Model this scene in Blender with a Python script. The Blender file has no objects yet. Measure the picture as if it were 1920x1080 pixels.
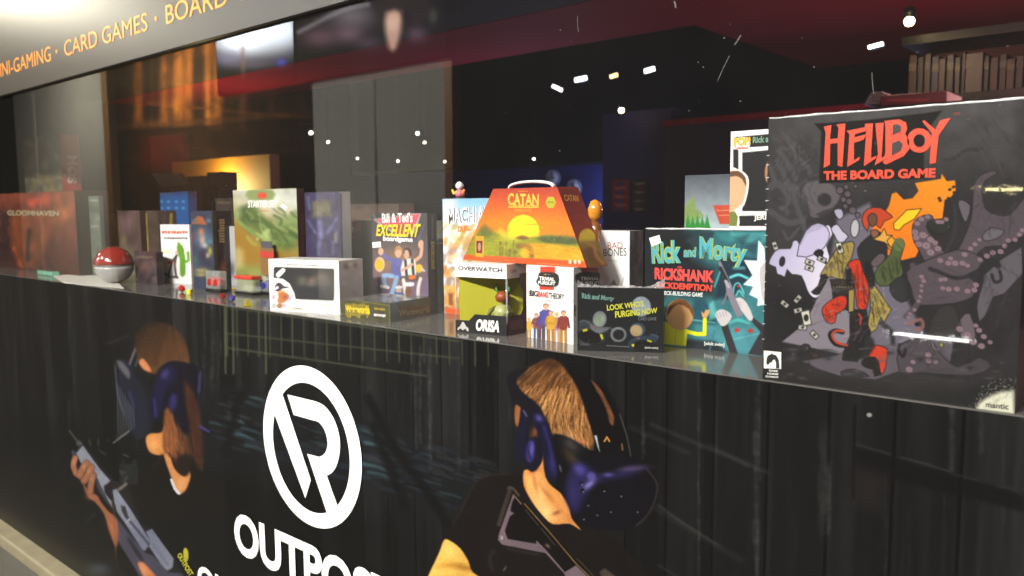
import bpy, bmesh, math, random
import numpy as np
from mathutils import Vector, Matrix
random.seed(7); rng = np.random.default_rng(7)
SC = bpy.context.scene
COL = SC.collection
# ------------------------------------------------------------------ camera
PW, PH = 1920.0, 1080.0
FPX, YAW, PITCH, ROLL = 1511.4, math.radians(49.296), math.radians(5.716), math.radians(-0.411)
CAM = np.array([0.0, -0.8894, 0.2024])
def _basis():
    cy, sy = math.cos(YAW), math.sin(YAW)
    F = np.array([-cy*math.cos(PITCH), sy*math.cos(PITCH), -math.sin(PITCH)])
    r0 = np.cross(F, [0, 0, 1]); r0 /= np.linalg.norm(r0); u0 = np.cross(r0, F)
    return math.cos(ROLL)*r0+math.sin(ROLL)*u0, -math.sin(ROLL)*r0+math.cos(ROLL)*u0, F
CR, CU, CF = _basis()
cd = bpy.data.cameras.new('camera'); cam = bpy.data.objects.new('camera', cd); COL.objects.link(cam)
cd.sensor_width = 36.0; cd.lens = 36.0*FPX/PW; cd.clip_start = 0.02; cd.clip_end = 300
M = Matrix.Identity(4)
for i in range(3):
    M[i][0], M[i][1], M[i][2], M[i][3] = CR[i], CU[i], -CF[i], CAM[i]
cam.matrix_world = M; SC.camera = cam
cd.dof.use_dof = True; cd.dof.focus_distance = 1.15; cd.dof.aperture_fstop = 7
def ray(x, y): return CF+(x-PW/2)/FPX*CR-(y-PH/2)/FPX*CU
def proj(P):
    d = np.asarray(P, float)-CAM; z = d@CF
    return np.stack([PW/2+FPX*(d@CR)/z, PH/2-FPX*(d@CU)/z], -1)
def on_y(x, y, Y): d = ray(x, y); return CAM+d*((Y-CAM[1])/d[1])
def on_z(x, y, Z): d = ray(x, y); return CAM+d*((Z-CAM[2])/d[2])
def on_pl(x, y, O, N): d = ray(x, y); return CAM+d*(((np.asarray(O)-CAM)@N)/(d@N))
def street(x, y, Y): p = on_y(x, y, Y); return np.array([p[0], -p[1], p[2]])   # what the pane mirrors
# ------------------------------------------------------------------ world, exposure
w = bpy.data.worlds.new('World'); SC.world = w; w.use_nodes = True
nt = w.node_tree; bg = nt.nodes['Background']; sky = nt.nodes.new('ShaderNodeTexSky')
sky.sky_type = 'NISHITA'; sky.sun_disc = False; sky.sun_elevation = math.radians(-4); sky.sun_rotation = math.radians(200)
nt.links.new(sky.outputs[0], bg.inputs[0]); bg.inputs[1].default_value = 0.05
SC.view_settings.view_transform = 'Standard'; SC.view_settings.look = 'None'
SC.view_settings.exposure = 0.0; SC.view_settings.gamma = 1.0
SC.cycles.use_denoising = True; SC.cycles.max_bounces = 8; SC.cycles.transparent_max_bounces = 12
SC.cycles.sample_clamp_indirect = 4.0; SC.cycles.caustics_reflective = False; SC.cycles.caustics_refractive = False
# ------------------------------------------------------------------ helpers
def lin(c):
    c = np.asarray(c, float)/255.0
    return np.where(c <= 0.04045, c/12.92, ((c+0.055)/1.055)**2.4)
ALB = 0.92
MATS = {}
def mat(name, col, rough=0.5, metal=0.0, coat=0.0, spec=0.5, emit=None, es=0.0, var=0.0, vscale=30.0, bump=0.0, bscale=200.0, alpha=1.0):
    if name in MATS: return MATS[name]
    m = bpy.data.materials.new(name); m.use_nodes = True; n = m.node_tree.nodes; l = m.node_tree.links
    b = n['Principled BSDF']; c = list(lin(col)*ALB)+[1]
    b.inputs['Base Color'].default_value = c; b.inputs['Roughness'].default_value = rough
    b.inputs['Metallic'].default_value = metal; b.inputs['Coat Weight'].default_value = coat
    b.inputs['Coat Roughness'].default_value = 0.06; b.inputs['Specular IOR Level'].default_value = spec
    b.inputs['Alpha'].default_value = alpha
    if emit is not None:
        b.inputs['Emission Color'].default_value = list(lin(emit))+[1]; b.inputs['Emission Strength'].default_value = es
    if var or bump:
        tc = n.new('ShaderNodeTexCoord'); no = n.new('ShaderNodeTexNoise'); no.inputs['Scale'].default_value = vscale
        no.inputs['Detail'].default_value = 6; l.new(tc.outputs['Object'], no.inputs['Vector'])
        if var:
            mx = n.new('ShaderNodeMix'); mx.data_type = 'RGBA'
            mx.inputs[6].default_value = [v*(1-var) for v in c[:3]]+[1]; mx.inputs[7].default_value = [min(1, v*(1+var)) for v in c[:3]]+[1]
            l.new(no.outputs[0], mx.inputs[0]); l.new(mx.outputs[2], b.inputs['Base Color'])
        if bump:
            n2 = n.new('ShaderNodeTexNoise'); n2.inputs['Scale'].default_value = bscale; l.new(tc.outputs['Object'], n2.inputs['Vector'])
            bu = n.new('ShaderNodeBump'); bu.inputs['Strength'].default_value = bump; bu.inputs['Distance'].default_value = 0.002
            l.new(n2.outputs[0], bu.inputs['Height']); l.new(bu.outputs[0], b.inputs['Normal'])
    if emit is not None: m.cycles.emission_sampling = 'NONE'
    MATS[name] = m; return m
def print_mat(name, rough=0.4, coat=0.0, wrinkle=0.0, spec=0.5, crough=0.05):
    if name in MATS: return MATS[name]
    m = bpy.data.materials.new(name); m.use_nodes = True; n = m.node_tree.nodes; l = m.node_tree.links
    b = n['Principled BSDF']; a = n.new('ShaderNodeAttribute'); a.attribute_name = 'ink'
    l.new(a.outputs['Color'], b.inputs['Base Color']); b.inputs['Roughness'].default_value = rough
    b.inputs['Coat Weight'].default_value = coat; b.inputs['Coat Roughness'].default_value = crough; b.inputs['Specular IOR Level'].default_value = spec
    if wrinkle:
        tc = n.new('ShaderNodeTexCoord'); mp = n.new('ShaderNodeMapping'); mp.inputs['Scale'].default_value = (14, 14, 5)
        no = n.new('ShaderNodeTexNoise'); no.inputs['Scale'].default_value = 2.0; no.inputs['Detail'].default_value = 4; no.inputs['Distortion'].default_value = 1.5
        l.new(tc.outputs['Object'], mp.inputs[0]); l.new(mp.outputs[0], no.inputs['Vector'])
        bu = n.new('ShaderNodeBump'); bu.inputs['Strength'].default_value = wrinkle; bu.inputs['Distance'].default_value = 0.004
        l.new(no.outputs[0], bu.inputs['Height']); l.new(bu.outputs[0], b.inputs['Coat Normal'])
    MATS[name] = m; return m
def mirror_share(n, l, k):
    """how much a thin sheet mirrors at this angle (Schlick), the same from both sides"""
    g = n.new('ShaderNodeNewGeometry'); d = n.new('ShaderNodeVectorMath'); d.operation = 'DOT_PRODUCT'; l.new(g.outputs['Normal'], d.inputs[0]); l.new(g.outputs['Incoming'], d.inputs[1])
    def mth(op, a, b=None):
        q = n.new('ShaderNodeMath'); q.operation = op
        for i, v in enumerate((a, b)):
            if v is None: continue
            if isinstance(v, (int, float)): q.inputs[i].default_value = v
            else: l.new(v, q.inputs[i])
        return q.outputs[0]
    p = mth('POWER', mth('SUBTRACT', 1.0, mth('ABSOLUTE', d.outputs['Value'])), 5.0)
    return mth('MULTIPLY', mth('ADD', mth('MULTIPLY', p, .96), .04), k)
P_MATTE = print_mat('printed_card', 0.5, 0.0)
P_GLOSS = print_mat('printed_card_in_film', 0.6, 0.6, 0.15, spec=0.2)
P_WRAP = print_mat('printed_card_in_shrink_wrap', 0.7, 0.7, 0.045, spec=0.1, crough=0.02)
P_BANNER = print_mat('printed_vinyl', 0.34, 0.0, spec=0.24)

def tag(o, label=None, cat=None, group=None, kind=None):
    if label: o['label'] = label
    if cat: o['category'] = cat
    if group: o['group'] = group
    if kind: o['kind'] = kind
    return o
def empty(name, loc, label, cat, group=None):
    o = bpy.data.objects.new(name, None); COL.objects.link(o); o.location = [float(v) for v in loc]; o.empty_display_size = 0.02
    return tag(o, label, cat, group)
def link(name, me, m, parent=None, off=None):
    o = bpy.data.objects.new(name, me); COL.objects.link(o)
    if m is not None and not me.materials: me.materials.append(m)
    if parent is not None:
        o.parent = parent; p = parent; L = Vector((0, 0, 0))
        while p is not None: L = L+p.location; p = p.parent
        me.transform(Matrix.Translation(-L))
    return o
def from_bm(name, bm, m, parent=None, smooth=False):
    me = bpy.data.meshes.new(name); bmesh.ops.recalc_face_normals(bm, faces=bm.faces); bm.to_mesh(me); bm.free()
    if smooth: me.polygons.foreach_set('use_smooth', [True]*len(me.polygons))
    return link(name, me, m, parent)
def bx(bm, x0, x1, y0, y1, z0, z1, bev=0.0):
    vs = [bm.verts.new((x, y, z)) for z in (z0, z1) for y in (y0, y1) for x in (x0, x1)]
    fs = [bm.faces.new([vs[i] for i in q]) for q in ((0, 2, 3, 1), (4, 5, 7, 6), (0, 1, 5, 4), (2, 6, 7, 3), (0, 4, 6, 2), (1, 3, 7, 5))]
    if bev: bmesh.ops.bevel(bm, geom=list({e for f in fs for e in f.edges}), offset=bev, segments=2, affect='EDGES', profile=0.5)
    return bm
def box(name, x0, x1, y0, y1, z0, z1, m, parent=None, bev=0.0):
    return from_bm(name, bx(bmesh.new(), min(x0, x1), max(x0, x1), min(y0, y1), max(y0, y1), min(z0, z1), max(z0, z1), bev), m, parent)
def hexa(name, front, D, m, parent=None, bev=0.0008):
    """solid from four front corners TL,TR,BR,BL pushed back by D"""
    bm = bmesh.new(); D = np.asarray(D, float)
    f = [bm.verts.new(tuple(p)) for p in front]; b = [bm.verts.new(tuple(np.asarray(p)+D)) for p in front]
    bm.faces.new(f); bm.faces.new(b[::-1])
    for i in range(4): bm.faces.new([f[i], b[i], b[(i+1) % 4], f[(i+1) % 4]])
    if bev: bmesh.ops.bevel(bm, geom=list(bm.edges), offset=bev, segments=2, affect='EDGES', profile=0.5)
    return from_bm(name, bm, m, parent)
def lathe(name, prof, c, m, parent=None, seg=32, axis='z'):
    bm = bmesh.new(); rings = []
    for r, h in prof:
        ring = []
        for k in range(seg):
            a = 2*math.pi*k/seg; x, y = r*math.cos(a), r*math.sin(a)
            v = (x, y, h) if axis == 'z' else ((x, h, y) if axis == 'y' else (h, x, y))
            ring.append(bm.verts.new((c[0]+v[0], c[1]+v[1], c[2]+v[2])))
        rings.append(ring)
    for a, b in zip(rings[:-1], rings[1:]):
        for k in range(seg): bm.faces.new([a[k], a[(k+1) % seg], b[(k+1) % seg], b[k]])
    bm.faces.new(rings[0][::-1]); bm.faces.new(rings[-1])
    return from_bm(name, bm, m, parent, True)
def tube(name, pts, r, m, parent=None, seg=8, flat=1.0):
    bm = bmesh.new(); pts = [Vector(p) for p in pts]; rings = []
    rr = r if hasattr(r, '__len__') else [r]*len(pts)
    for i, p in enumerate(pts):
        t = (pts[min(i+1, len(pts)-1)]-pts[max(i-1, 0)]).normalized()
        a = t.cross(Vector((0, 1, 0)) if abs(t.y) < 0.9 else Vector((1, 0, 0))).normalized(); b = t.cross(a)
        rings.append([bm.verts.new(p+rr[i]*(math.cos(2*math.pi*k/seg)*a+flat*math.sin(2*math.pi*k/seg)*b)) for k in range(seg)])
    for a, b in zip(rings[:-1], rings[1:]):
        for k in range(seg): bm.faces.new([a[k], a[(k+1) % seg], b[(k+1) % seg], b[k]])
    bm.faces.new(rings[0][::-1]); bm.faces.new(rings[-1])
    return from_bm(name, bm, m, parent, True)
def smooth(pts, n=5, closed=True):
    p = np.asarray(pts, float); N = len(p); out = []
    for i in range(N if closed else N-1):
        if closed: a, b, c, d = p[(i-1) % N], p[i], p[(i+1) % N], p[(i+2) % N]
        else: a, b, c, d = p[max(i-1, 0)], p[i], p[i+1], p[min(i+2, N-1)]
        for k in range(n):
            t = k/n; out.append(0.5*((2*b)+(-a+c)*t+(2*a-5*b+4*c-d)*t*t+(-a+3*b-3*c+d)*t**3))
    if not closed: out.append(p[-1])
    return np.array(out)
def vnoise(x, y, seed=0, octs=4):
    out = np.zeros_like(x, float); amp, tot = 1.0, 0.0
    for o in range(octs):
        xi, yi = np.floor(x).astype(np.int64), np.floor(y).astype(np.int64); fx, fy = x-xi, y-yi
        fx, fy = fx*fx*(3-2*fx), fy*fy*(3-2*fy)
        def h(a, b):
            v = np.sin(a*127.1+b*311.7+(seed+o)*74.7)*43758.5453; return v-np.floor(v)
        out += amp*((h(xi, yi)*(1-fx)+h(xi+1, yi)*fx)*(1-fy)+(h(xi, yi+1)*(1-fx)+h(xi+1, yi+1)*fx)*fy)
        tot += amp; amp *= 0.5; x = x*2.03+11.3; y = y*2.03+5.7
    return out/tot
def T(x0, y0, s): return lambda pts: [(x0+a/s, y0+b/s) for a, b in pts]
# ------------------------------------------------------------------ a printed sheet: a fine grid whose ink is a colour per vertex
class Sheet:
    def __init__(s, corners, base, px=1.25, off=0.0005, rows=None, Pgrid=None):
        c = [np.asarray(p, float) for p in corners]      # TL TR BR BL
        s.O = c[3]; n = np.cross(c[2]-c[3], c[0]-c[3]); s.N = n/np.linalg.norm(n); s.off = off
        if s.N@(CAM-s.O) < 0: s.N = -s.N
        if Pgrid is None:
            q = proj(np.array(c)); wpx = max(np.linalg.norm(q[1]-q[0]), np.linalg.norm(q[2]-q[3])); hpx = max(np.linalg.norm(q[3]-q[0]), np.linalg.norm(q[2]-q[1]))
            nx, ny = int(min(420, max(4, wpx/px))), int(min(480, max(4, hpx/px)))
            u = np.linspace(0, 1, nx)[None, :, None]; v = np.linspace(0, 1, ny)[:, None, None]
            Pgrid = (c[0]*(1-u)+c[1]*u)*(1-v)+(c[3]*(1-u)+c[2]*u)*v
        s.P = Pgrid; s.ny, s.nx = Pgrid.shape[:2]
        s.ol = None; s.S = proj(Pgrid.reshape(-1, 3)); s.C = np.tile(np.asarray(base, float), (s.ny*s.nx, 1))
    def _sel(s, pts, pad):
        lo, hi = pts.min(0)-pad, pts.max(0)+pad; S = s.S
        return np.where((S[:, 0] >= lo[0]) & (S[:, 0] <= hi[0]) & (S[:, 1] >= lo[1]) & (S[:, 1] <= hi[1]))[0]
    def blend(s, idx, al, col, a=1.0):
        al = np.clip(al*a, 0, 1)[:, None]; col = np.asarray(col, float)
        s.C[idx] = s.C[idx]*(1-al)+col*al
    def mask(s, pts, f=1.2):
        pts = np.asarray(pts, float); idx = s._sel(pts, f+1); Q = s.S[idx]
        ins = np.zeros(len(Q), bool); d2 = np.full(len(Q), 1e18)
        for a, b in zip(pts, np.roll(pts, -1, 0)):
            e = b-a; wv = Q-a; L = e@e
            if L < 1e-12: continue
            t = np.clip(wv@e/L, 0, 1); r = wv-t[:, None]*e; d2 = np.minimum(d2, (r*r).sum(1))
            if a[1] != b[1]:
                c = ((a[1] > Q[:, 1]) != (b[1] > Q[:, 1])) & (Q[:, 0] < (b[0]-a[0])*(Q[:, 1]-a[1])/(b[1]-a[1])+a[0]); ins ^= c
        sd = np.sqrt(d2)*np.where(ins, 1, -1); return idx, np.clip(0.5+sd/(2*f)*1.0, 0, 1)
    def poly(s, pts, col, f=1.0, a=1.0, sm=0):
        if sm: pts = smooth(pts, sm)
        idx, al = s.mask(pts, f); s.blend(idx, al, col, a)
        if s.ol: s.line(list(pts)+[pts[0]], s.ol, 1.7, .9, .75)
    def grad(s, pts, c0, c1, p0, p1, f=1.0, a=1.0, sm=0):
        if sm: pts = smooth(pts, sm)
        idx, al = s.mask(pts, f); p0, p1 = np.asarray(p0, float), np.asarray(p1, float); d = p1-p0
        t = np.clip(((s.S[idx]-p0)@d)/(d@d), 0, 1)[:, None]
        s.blend(idx, al, np.asarray(c0, float)*(1-t)+np.asarray(c1, float)*t, a)
    def ell(s, cx, cy, rx, ry, col, rot=0, f=1.0, a=1.0):
        t = np.linspace(0, 2*math.pi, 29)[:-1]; x, y = rx*np.cos(t), ry*np.sin(t); r = math.radians(rot)
        s.poly(np.stack([cx+x*math.cos(r)-y*math.sin(r), cy+x*math.sin(r)+y*math.cos(r)], -1), col, f, a)
    def spot(s, cx, cy, rx, ry, col, a=1.0, rot=0):
        R = max(rx, ry)*2.6; idx = s._sel(np.array([[cx, cy]]), R); d = s.S[idx]-[cx, cy]; r = math.radians(rot)
        x = d[:, 0]*math.cos(r)+d[:, 1]*math.sin(r); y = -d[:, 0]*math.sin(r)+d[:, 1]*math.cos(r)
        s.blend(idx, np.exp(-(x/rx)**2-(y/ry)**2), col, a)
    def line(s, pts, col, wd=2.0, f=0.8, a=1.0, sm=0, w1=None):
        pts = np.asarray(pts, float)
        if sm: pts = smooth(pts, sm, False)
        w1 = wd if w1 is None else w1; idx = s._sel(pts, max(wd, w1)+f+1)
        if len(idx) == 0: return
        Q = s.S[idx]; al = np.zeros(len(Q)); n = len(pts)-1
        for i in range(n):
            A, B = pts[i], pts[i+1]; e = B-A; L = e@e
            if L < 1e-12: continue
            t = np.clip((Q-A)@e/L, 0, 1); r = Q-A-t[:, None]*e; d = np.sqrt((r*r).sum(1)); ww = wd+(w1-wd)*(i+t)/n
            al = np.maximum(al, np.clip(0.5+(ww/2-d)/(2*f), 0, 1))
        s.blend(idx, al, col, a)
    def mottle(s, amp, sx, sy, seed=0, octs=4):
        n = vnoise(s.S[:, 0]/sx, s.S[:, 1]/sy, seed, octs)-0.5; s.C *= (1+2*amp*n)[:, None]
    def hair(s, region, n, col0, col1, direction, ln=22, wd=1.0, jit=0.25, a=0.6):
        region = np.asarray(region, float); lo, hi = region.min(0), region.max(0); k = 0
        while k < n:
            p = lo+rng.random(2)*(hi-lo)
            if not inside(region, p): continue
            k += 1; d = np.asarray(direction(p), float)+rng.normal(0, jit, 2); d /= np.linalg.norm(d); b = rng.normal(0, .06)
            q = p+d*ln*(.5+rng.random()); mid = (p+q)/2+np.array([-d[1], d[0]])*b*ln
            if not inside(region, q): q = p+(q-p)*.35; mid = (p+q)/2
            t = rng.random(); s.line([p, mid, q], np.asarray(col0)*(1-t)+np.asarray(col1)*t, wd*(.6+.8*rng.random()), 1.3, a, 0, .8)
    def build(s, name, m, parent=None):
        P = s.P.reshape(-1, 3)+s.N*s.off; ny, nx = s.ny, s.nx
        i = (np.arange(ny-1)[:, None]*nx+np.arange(nx-1)[None, :]).reshape(-1)
        q = np.stack([i, i+nx, i+nx+1, i+1], -1)
        a, b, c = P[q[0, 0]], P[q[0, 1]], P[q[0, 2]]
        if np.cross(b-a, c-b)@s.N < 0: q = q[:, ::-1]
        me = bpy.data.meshes.new(name); me.vertices.add(len(P)); me.vertices.foreach_set('co', P.astype(np.float32).ravel())
        me.loops.add(q.size); me.loops.foreach_set('vertex_index', q.astype(np.int32).ravel())
        me.polygons.add(len(q)); me.polygons.foreach_set('loop_start', (np.arange(len(q))*4).astype(np.int32))
        me.update(calc_edges=True)
        at = me.color_attributes.new('ink', 'FLOAT_COLOR', 'POINT')
        c4 = np.ones((len(P), 4), np.float32); c4[:, :3] = lin(np.clip(s.C, 0, 255))*ALB; at.data.foreach_set('color', c4.ravel())
        return link(name, me, m, parent)
def inside(poly, p):
    ins = False
    for a, b in zip(poly, np.roll(poly, -1, 0)):
        if (a[1] > p[1]) != (b[1] > p[1]) and p[0] < (b[0]-a[0])*(p[1]-a[1])/(b[1]-a[1])+a[0]: ins = not ins
    return ins
# flat shapes and lettering cut from thin film and laid on a face
_tc = {}
def glyphs(body, bold, shear, spacing):
    k = (body, bold, shear, spacing)
    if k not in _tc:
        c = bpy.data.curves.new('t', 'FONT'); c.body = body; c.offset = bold; c.shear = shear; c.space_character = spacing; c.resolution_u = 4
        o = bpy.data.objects.new('t', c); COL.objects.link(o); dg = bpy.context.evaluated_depsgraph_get()
        me = bpy.data.meshes.new_from_object(o.evaluated_get(dg)); n = len(me.vertices); v = np.zeros(n*3); me.vertices.foreach_get('co', v)
        _tc[k] = (v.reshape(-1, 3)[:, :2].copy(), [tuple(p.vertices) for p in me.polygons])
        bpy.data.objects.remove(o); bpy.data.curves.remove(c); bpy.data.meshes.remove(me)
    return _tc[k]
def letters(name, body, quad, O, N, m, parent=None, bold=0.02, shear=0.0, spacing=1.0, off=0.0009, world=False):
    """lettering stretched over quad TL,TR,BR,BL (photo pixels on the face through O with normal N)"""
    v, f = glyphs(body, bold, shear, spacing); lo, hi = v.min(0), v.max(0); uv = (v-lo)/np.maximum(hi-lo, 1e-9)
    N = np.asarray(N, float)
    W = [np.asarray(p, float) for p in quad] if world else [on_pl(p[0], p[1], O, N) for p in quad]
    u, t = uv[:, :1], 1-uv[:, 1:]
    P = (W[0]*(1-u)+W[1]*u)*(1-t)+(W[3]*(1-u)+W[2]*u)*t+N*off
    me = bpy.data.meshes.new(name); me.from_pydata([tuple(p) for p in P], [], f); me.update()
    if len(f) and sum(np.array(p.normal)@N*p.area for p in me.polygons) < 0: me.flip_normals()
    return link(name, me, m, parent)
def decal(name, polys, O, N, m, parent=None, off=0.0009):
    N = np.asarray(N, float); V, Fc = [], []
    for pts in polys:
        i0 = len(V); V += [tuple(on_pl(p[0], p[1], O, N)+N*off) for p in pts]; Fc.append(list(range(i0, len(V))))
    me = bpy.data.meshes.new(name); me.from_pydata(V, [], Fc); me.update()
    for p in me.polygons:
        if np.array(p.normal)@N < 0: p.flip()
    me.update(); return link(name, me, m, parent)
def dashes(quad, O, N, m, par, n=9, name='small_print'):
    """print too small to read: a row of short bars"""
    q = [np.asarray(p, float) for p in quad]; out = []
    for k in range(n):
        a, b = (k+.08+.1*rng.random())/n, (k+.8+.15*rng.random())/n; t0, t1 = .1*rng.random(), 1-.25*rng.random()
        P = lambda u, t: tuple((q[0]*(1-u)+q[1]*u)*(1-t)+(q[3]*(1-u)+q[2]*u)*t)
        out.append([P(a, t0), P(b, t0), P(b, t1), P(a, t1)])
    return decal(name, out, O, N, m, par)
def ink(c, rough=0.45, coat=0.0, nm=None): return mat('ink_%02x%02x%02x_%d' % (*[int(v) for v in c], int(rough*100)), c, rough, coat=coat)
WHITE, BLACK = (238, 238, 234), (24, 23, 24)
# ------------------------------------------------------------------ lamps of the street and the shop
def area(name, loc, target, size, power, col, parent=None, sy=None):
    d = bpy.data.lights.new(name, 'AREA'); d.energy = power; d.color = col; d.size = size
    if sy: d.shape = 'RECTANGLE'; d.size_y = sy
    o = bpy.data.objects.new(name, d); COL.objects.link(o)
    q = (Vector(target)-Vector(loc)).to_track_quat('-Z', 'Y')
    o.rotation_euler = q.to_euler(); o.location = loc
    if parent: o.parent = parent; o.location = Vector(loc)-parent.location
    return o
GREYM = mat('lamp_grey_metal', (70, 72, 74), 0.4, 0.7)
def pendant_lamp(x, y, z, label, power, col, target, sz):
    r = empty('pendant_lamp', (x, y, z), label, 'pendant lamp', 'flat lamps hanging from the street canopy')
    for dx in (-.4, .4): tube('stem', [(x+dx, y, z+.07), (x+dx, y, 3.299)], .012, GREYM, r, 8)
    box('lamp_head', x-.62, x+.62, y-.17, y+.17, z, z+.07, GREYM, r, .015)
    box('lens', x-.58, x+.58, y-.14, y+.14, z-.012, z-.001, mat('lamp_lens', (230, 225, 210), .3, emit=(255, 240, 215), es=4), r)
    area('lamp_light', (x, y, z-.03), target, sz, power, col, r, .3)
    return r
pendant_lamp(-1.0, -3.1, 2.4, 'flat grey lamp under the canopy before the orange case', 640, (1.0, .96, .89), (-1.2, 0, 0), 1.1)
pendant_lamp(-3.6, -3.1, 2.5, 'flat grey lamp under the canopy before the rifle player', 90, (1.0, .94, .85), (-2.6, 0, -.1), 1.1)
pendant_lamp(.7, -3.1, 2.5, 'added fill lamp under the canopy right of the big grey box', 70, (1.0, .96, .9), (-.5, 0, .1), 1.1)  # unseen fill from the right, added to lift the shadow on the deck box
pendant_lamp(-6.7, -3.85, 2.6, 'added lamp under the canopy brightening the middle pillars', 700, (1.0, .96, .9), (-6.7, -4.75, .2), 1.1)  # unseen lamp added so the middle pillars show up in the pane
pendant_lamp(-13.4, -3.0, 2.6, 'added lamp under the canopy brightening the far left pillars', 180, (1.0, .93, .80), (-13.4, -4.6, .3), 1.1)  # unseen lamp added to light the left pillars for their reflection
# sign lamp that washes the fascia at upper left
BLKM = mat('black_metal', (22, 22, 22), .4, .5)
sl = empty('sign_lamp', (-4.6, -.02, 1.5), 'small black arm lamp shining on the grey lettered fascia', 'lamp')
tube('arm', [(-4.6, -.02, 1.5), (-4.6, -.3, 1.6), (-4.6, -.62, 1.57), (-4.6, -.7, 1.44)], .012, BLKM, sl)
lathe('shade', [(.02, .06), (.03, .05), (.085, -.03), (.08, -.03), (.02, .03)], (-4.6, -.7, 1.39), BLKM, sl)
area('lamp_light', (-4.6, -.7, 1.35), (-3.4, 0, .78), .14, 20, (1, .93, .72), sl)
# ------------------------------------------------------------------ setting: street, shop shell
struct = lambda o: tag(o, kind='structure')
PAVE = mat('pavement_stone', (92, 90, 86), .8, var=.3, vscale=14, bump=.3, bscale=120)
struct(box('pavement', -40, 30, -12, .0, -1.25, -1.15, PAVE))
struct(box('canopy', -32, 8, -5.4, -.002, 3.3, 3.45, mat('canopy_plaster', (150, 148, 142), .8, var=.1)))
struct(box('shop_floor', -9, 3.5, .12, 8, -1.25, -1.1, mat('dark_floor', (28, 27, 30), .5, var=.2)))
DARK = mat('black_paint', (18, 18, 20), .9, spec=.1, var=.25, vscale=6)
NAVY = mat('navy_wall_paint', (32, 34, 92), .7, var=.15, vscale=5)
struct(box('back_wall', -9, 3.5, 6.5, 6.7, -1.1, 2.6, NAVY))
struct(box('side_wall', -9.2, -9, .1, 6.5, -1.1, 2.6, DARK))
struct(box('side_wall', 3.3, 3.5, .1, 6.5, -1.1, 2.6, mat('dark_red_paint', (66, 16, 22), .7, var=.2)))
struct(box('ceiling', -9.2, 3.5, .1, 6.7, 2.6, 2.75, DARK))
# the red dropped ceiling: a strip along the window and a deep part on the right
RED = mat('red_ceiling_paint', (132, 26, 42), .9, var=.12, vscale=3, spec=.04)
ZR = 1.35
ya, yb = on_z(855, 55, ZR)[1], on_z(855, 122, ZR)[1]; xr = on_z(1310, 50, ZR)[0]; yc = on_z(1610, 151, ZR)[1]
bm = bmesh.new(); bx(bm, -9, xr, ya, yb, ZR, ZR+.25); bx(bm, xr, 3.3, ya, min(yc, 6.3), ZR, ZR+.25)
struct(from_bm('dropped_ceiling', bm, RED))
struct(box('window_soffit', -9, 3.3, .1, ya-.003, ZR+.003, ZR+.2, mat('dark_grey_paint', (44, 43, 42), .9, spec=.08, var=.3, vscale=4)))
# beam above the lit strip of the back wall
zb0 = on_y(1000, 311, 6.2)[2]; zb1 = on_y(1000, 246, 6.2)[2]
tag(box('beam', -8.9, 3.29, 6.1, 6.49, zb0, 2.59, DARK), 'black beam running across the navy back wall', 'beam')
# blue partition right of it
px0 = on_y(1130, 300, 4.6); px1 = on_y(1257, 300, 4.6)
pt = empty('partition_wall', ((px0[0]+px1[0])/2, 4.6, -1.1), 'navy partition wall with two small posters', 'wall')
box('panel', px0[0], px1[0], 4.6, 4.75, -1.1, on_y(1130, 214, 4.6)[2], mat('navy_partition_paint', (36, 36, 104), .7, var=.15, vscale=5), pt)
for (a, b, c, d, cols, nm) in ((1148, 337, 1180, 396, [(150, 40, 50), (60, 70, 150), (190, 150, 150)], 'red and blue'), (1184, 337, 1216, 396, [(22, 22, 26), (170, 165, 150), (120, 40, 40)], 'black with pale lettering')):
    q = [on_y(a, b, 4.59), on_y(c, b, 4.59), on_y(c, d, 4.59), on_y(a, d, 4.59)]
    s = Sheet(q, cols[0], 1.2)
    for k in range(7): s.poly([(a+3, b+6+8*k), (a+8+rng.random()*20, b+5+8*k), (c-5, b+8+8*k), (a+10, b+11+8*k)], cols[1+k % 2], 1.5)
    o = hexa('poster', q, (0, .006, 0), ink((30, 30, 34)), None, 0); tag(o, 'small '+nm+' poster on the navy partition', 'poster')
    s.build('print', P_MATTE, o)
tag(box('dark_partition', px1[0]+.01, 3.29, 4.5, 4.62, -1.1, on_y(1300, 232, 4.5)[2], mat('slate_wall_paint', (52, 52, 66), .7, var=.2, vscale=5)), 'dark slate partition right of the navy one', 'wall')
tag(box('crimson_rail', px1[0]+.01, 3.29, 4.45, 4.5, on_y(1300, 233, 4.47)[2], on_y(1300, 222, 4.47)[2], mat('red_ceiling_paint', (120, 24, 40))), 'thin dark red rail on top of the slate partition', 'rail')
# round wall clocks
for i, (x, y, r_) in enumerate(((1037, 334, 15), (1076, 352, 16))):
    p = on_y(x, y, 6.46); R_ = np.linalg.norm(on_y(x+r_, y, 6.46)-p)*.8
    c = empty('wall_clock', p, ['round pale wall clock higher up and further left', 'round pale wall clock just above the orange case'][i], 'clock', 'round clocks on the back wall')
    lathe('rim', [(R_, .03), (R_*1.06, .0), (R_*1.0, -.02), (R_*.94, -.012)], p, mat('clock_rim', (150, 150, 152), .4), c, 28, 'y')
    lathe('dial', [(R_*.9, -.012), (R_*.9, -.018)], p, mat('clock_dial', (205, 205, 205), .5), c, 28, 'y')
    bm = bmesh.new(); bx(bm, p[0]-.008, p[0]+.008, p[1]-.024, p[1]-.02, p[2], p[2]+R_*.6); bx(bm, p[0]-.008, p[0]+R_*.5, p[1]-.03, p[1]-.026, p[2]-.008, p[2]+.008)
    from_bm('hands', bm, ink((30, 30, 30)), c)
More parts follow.
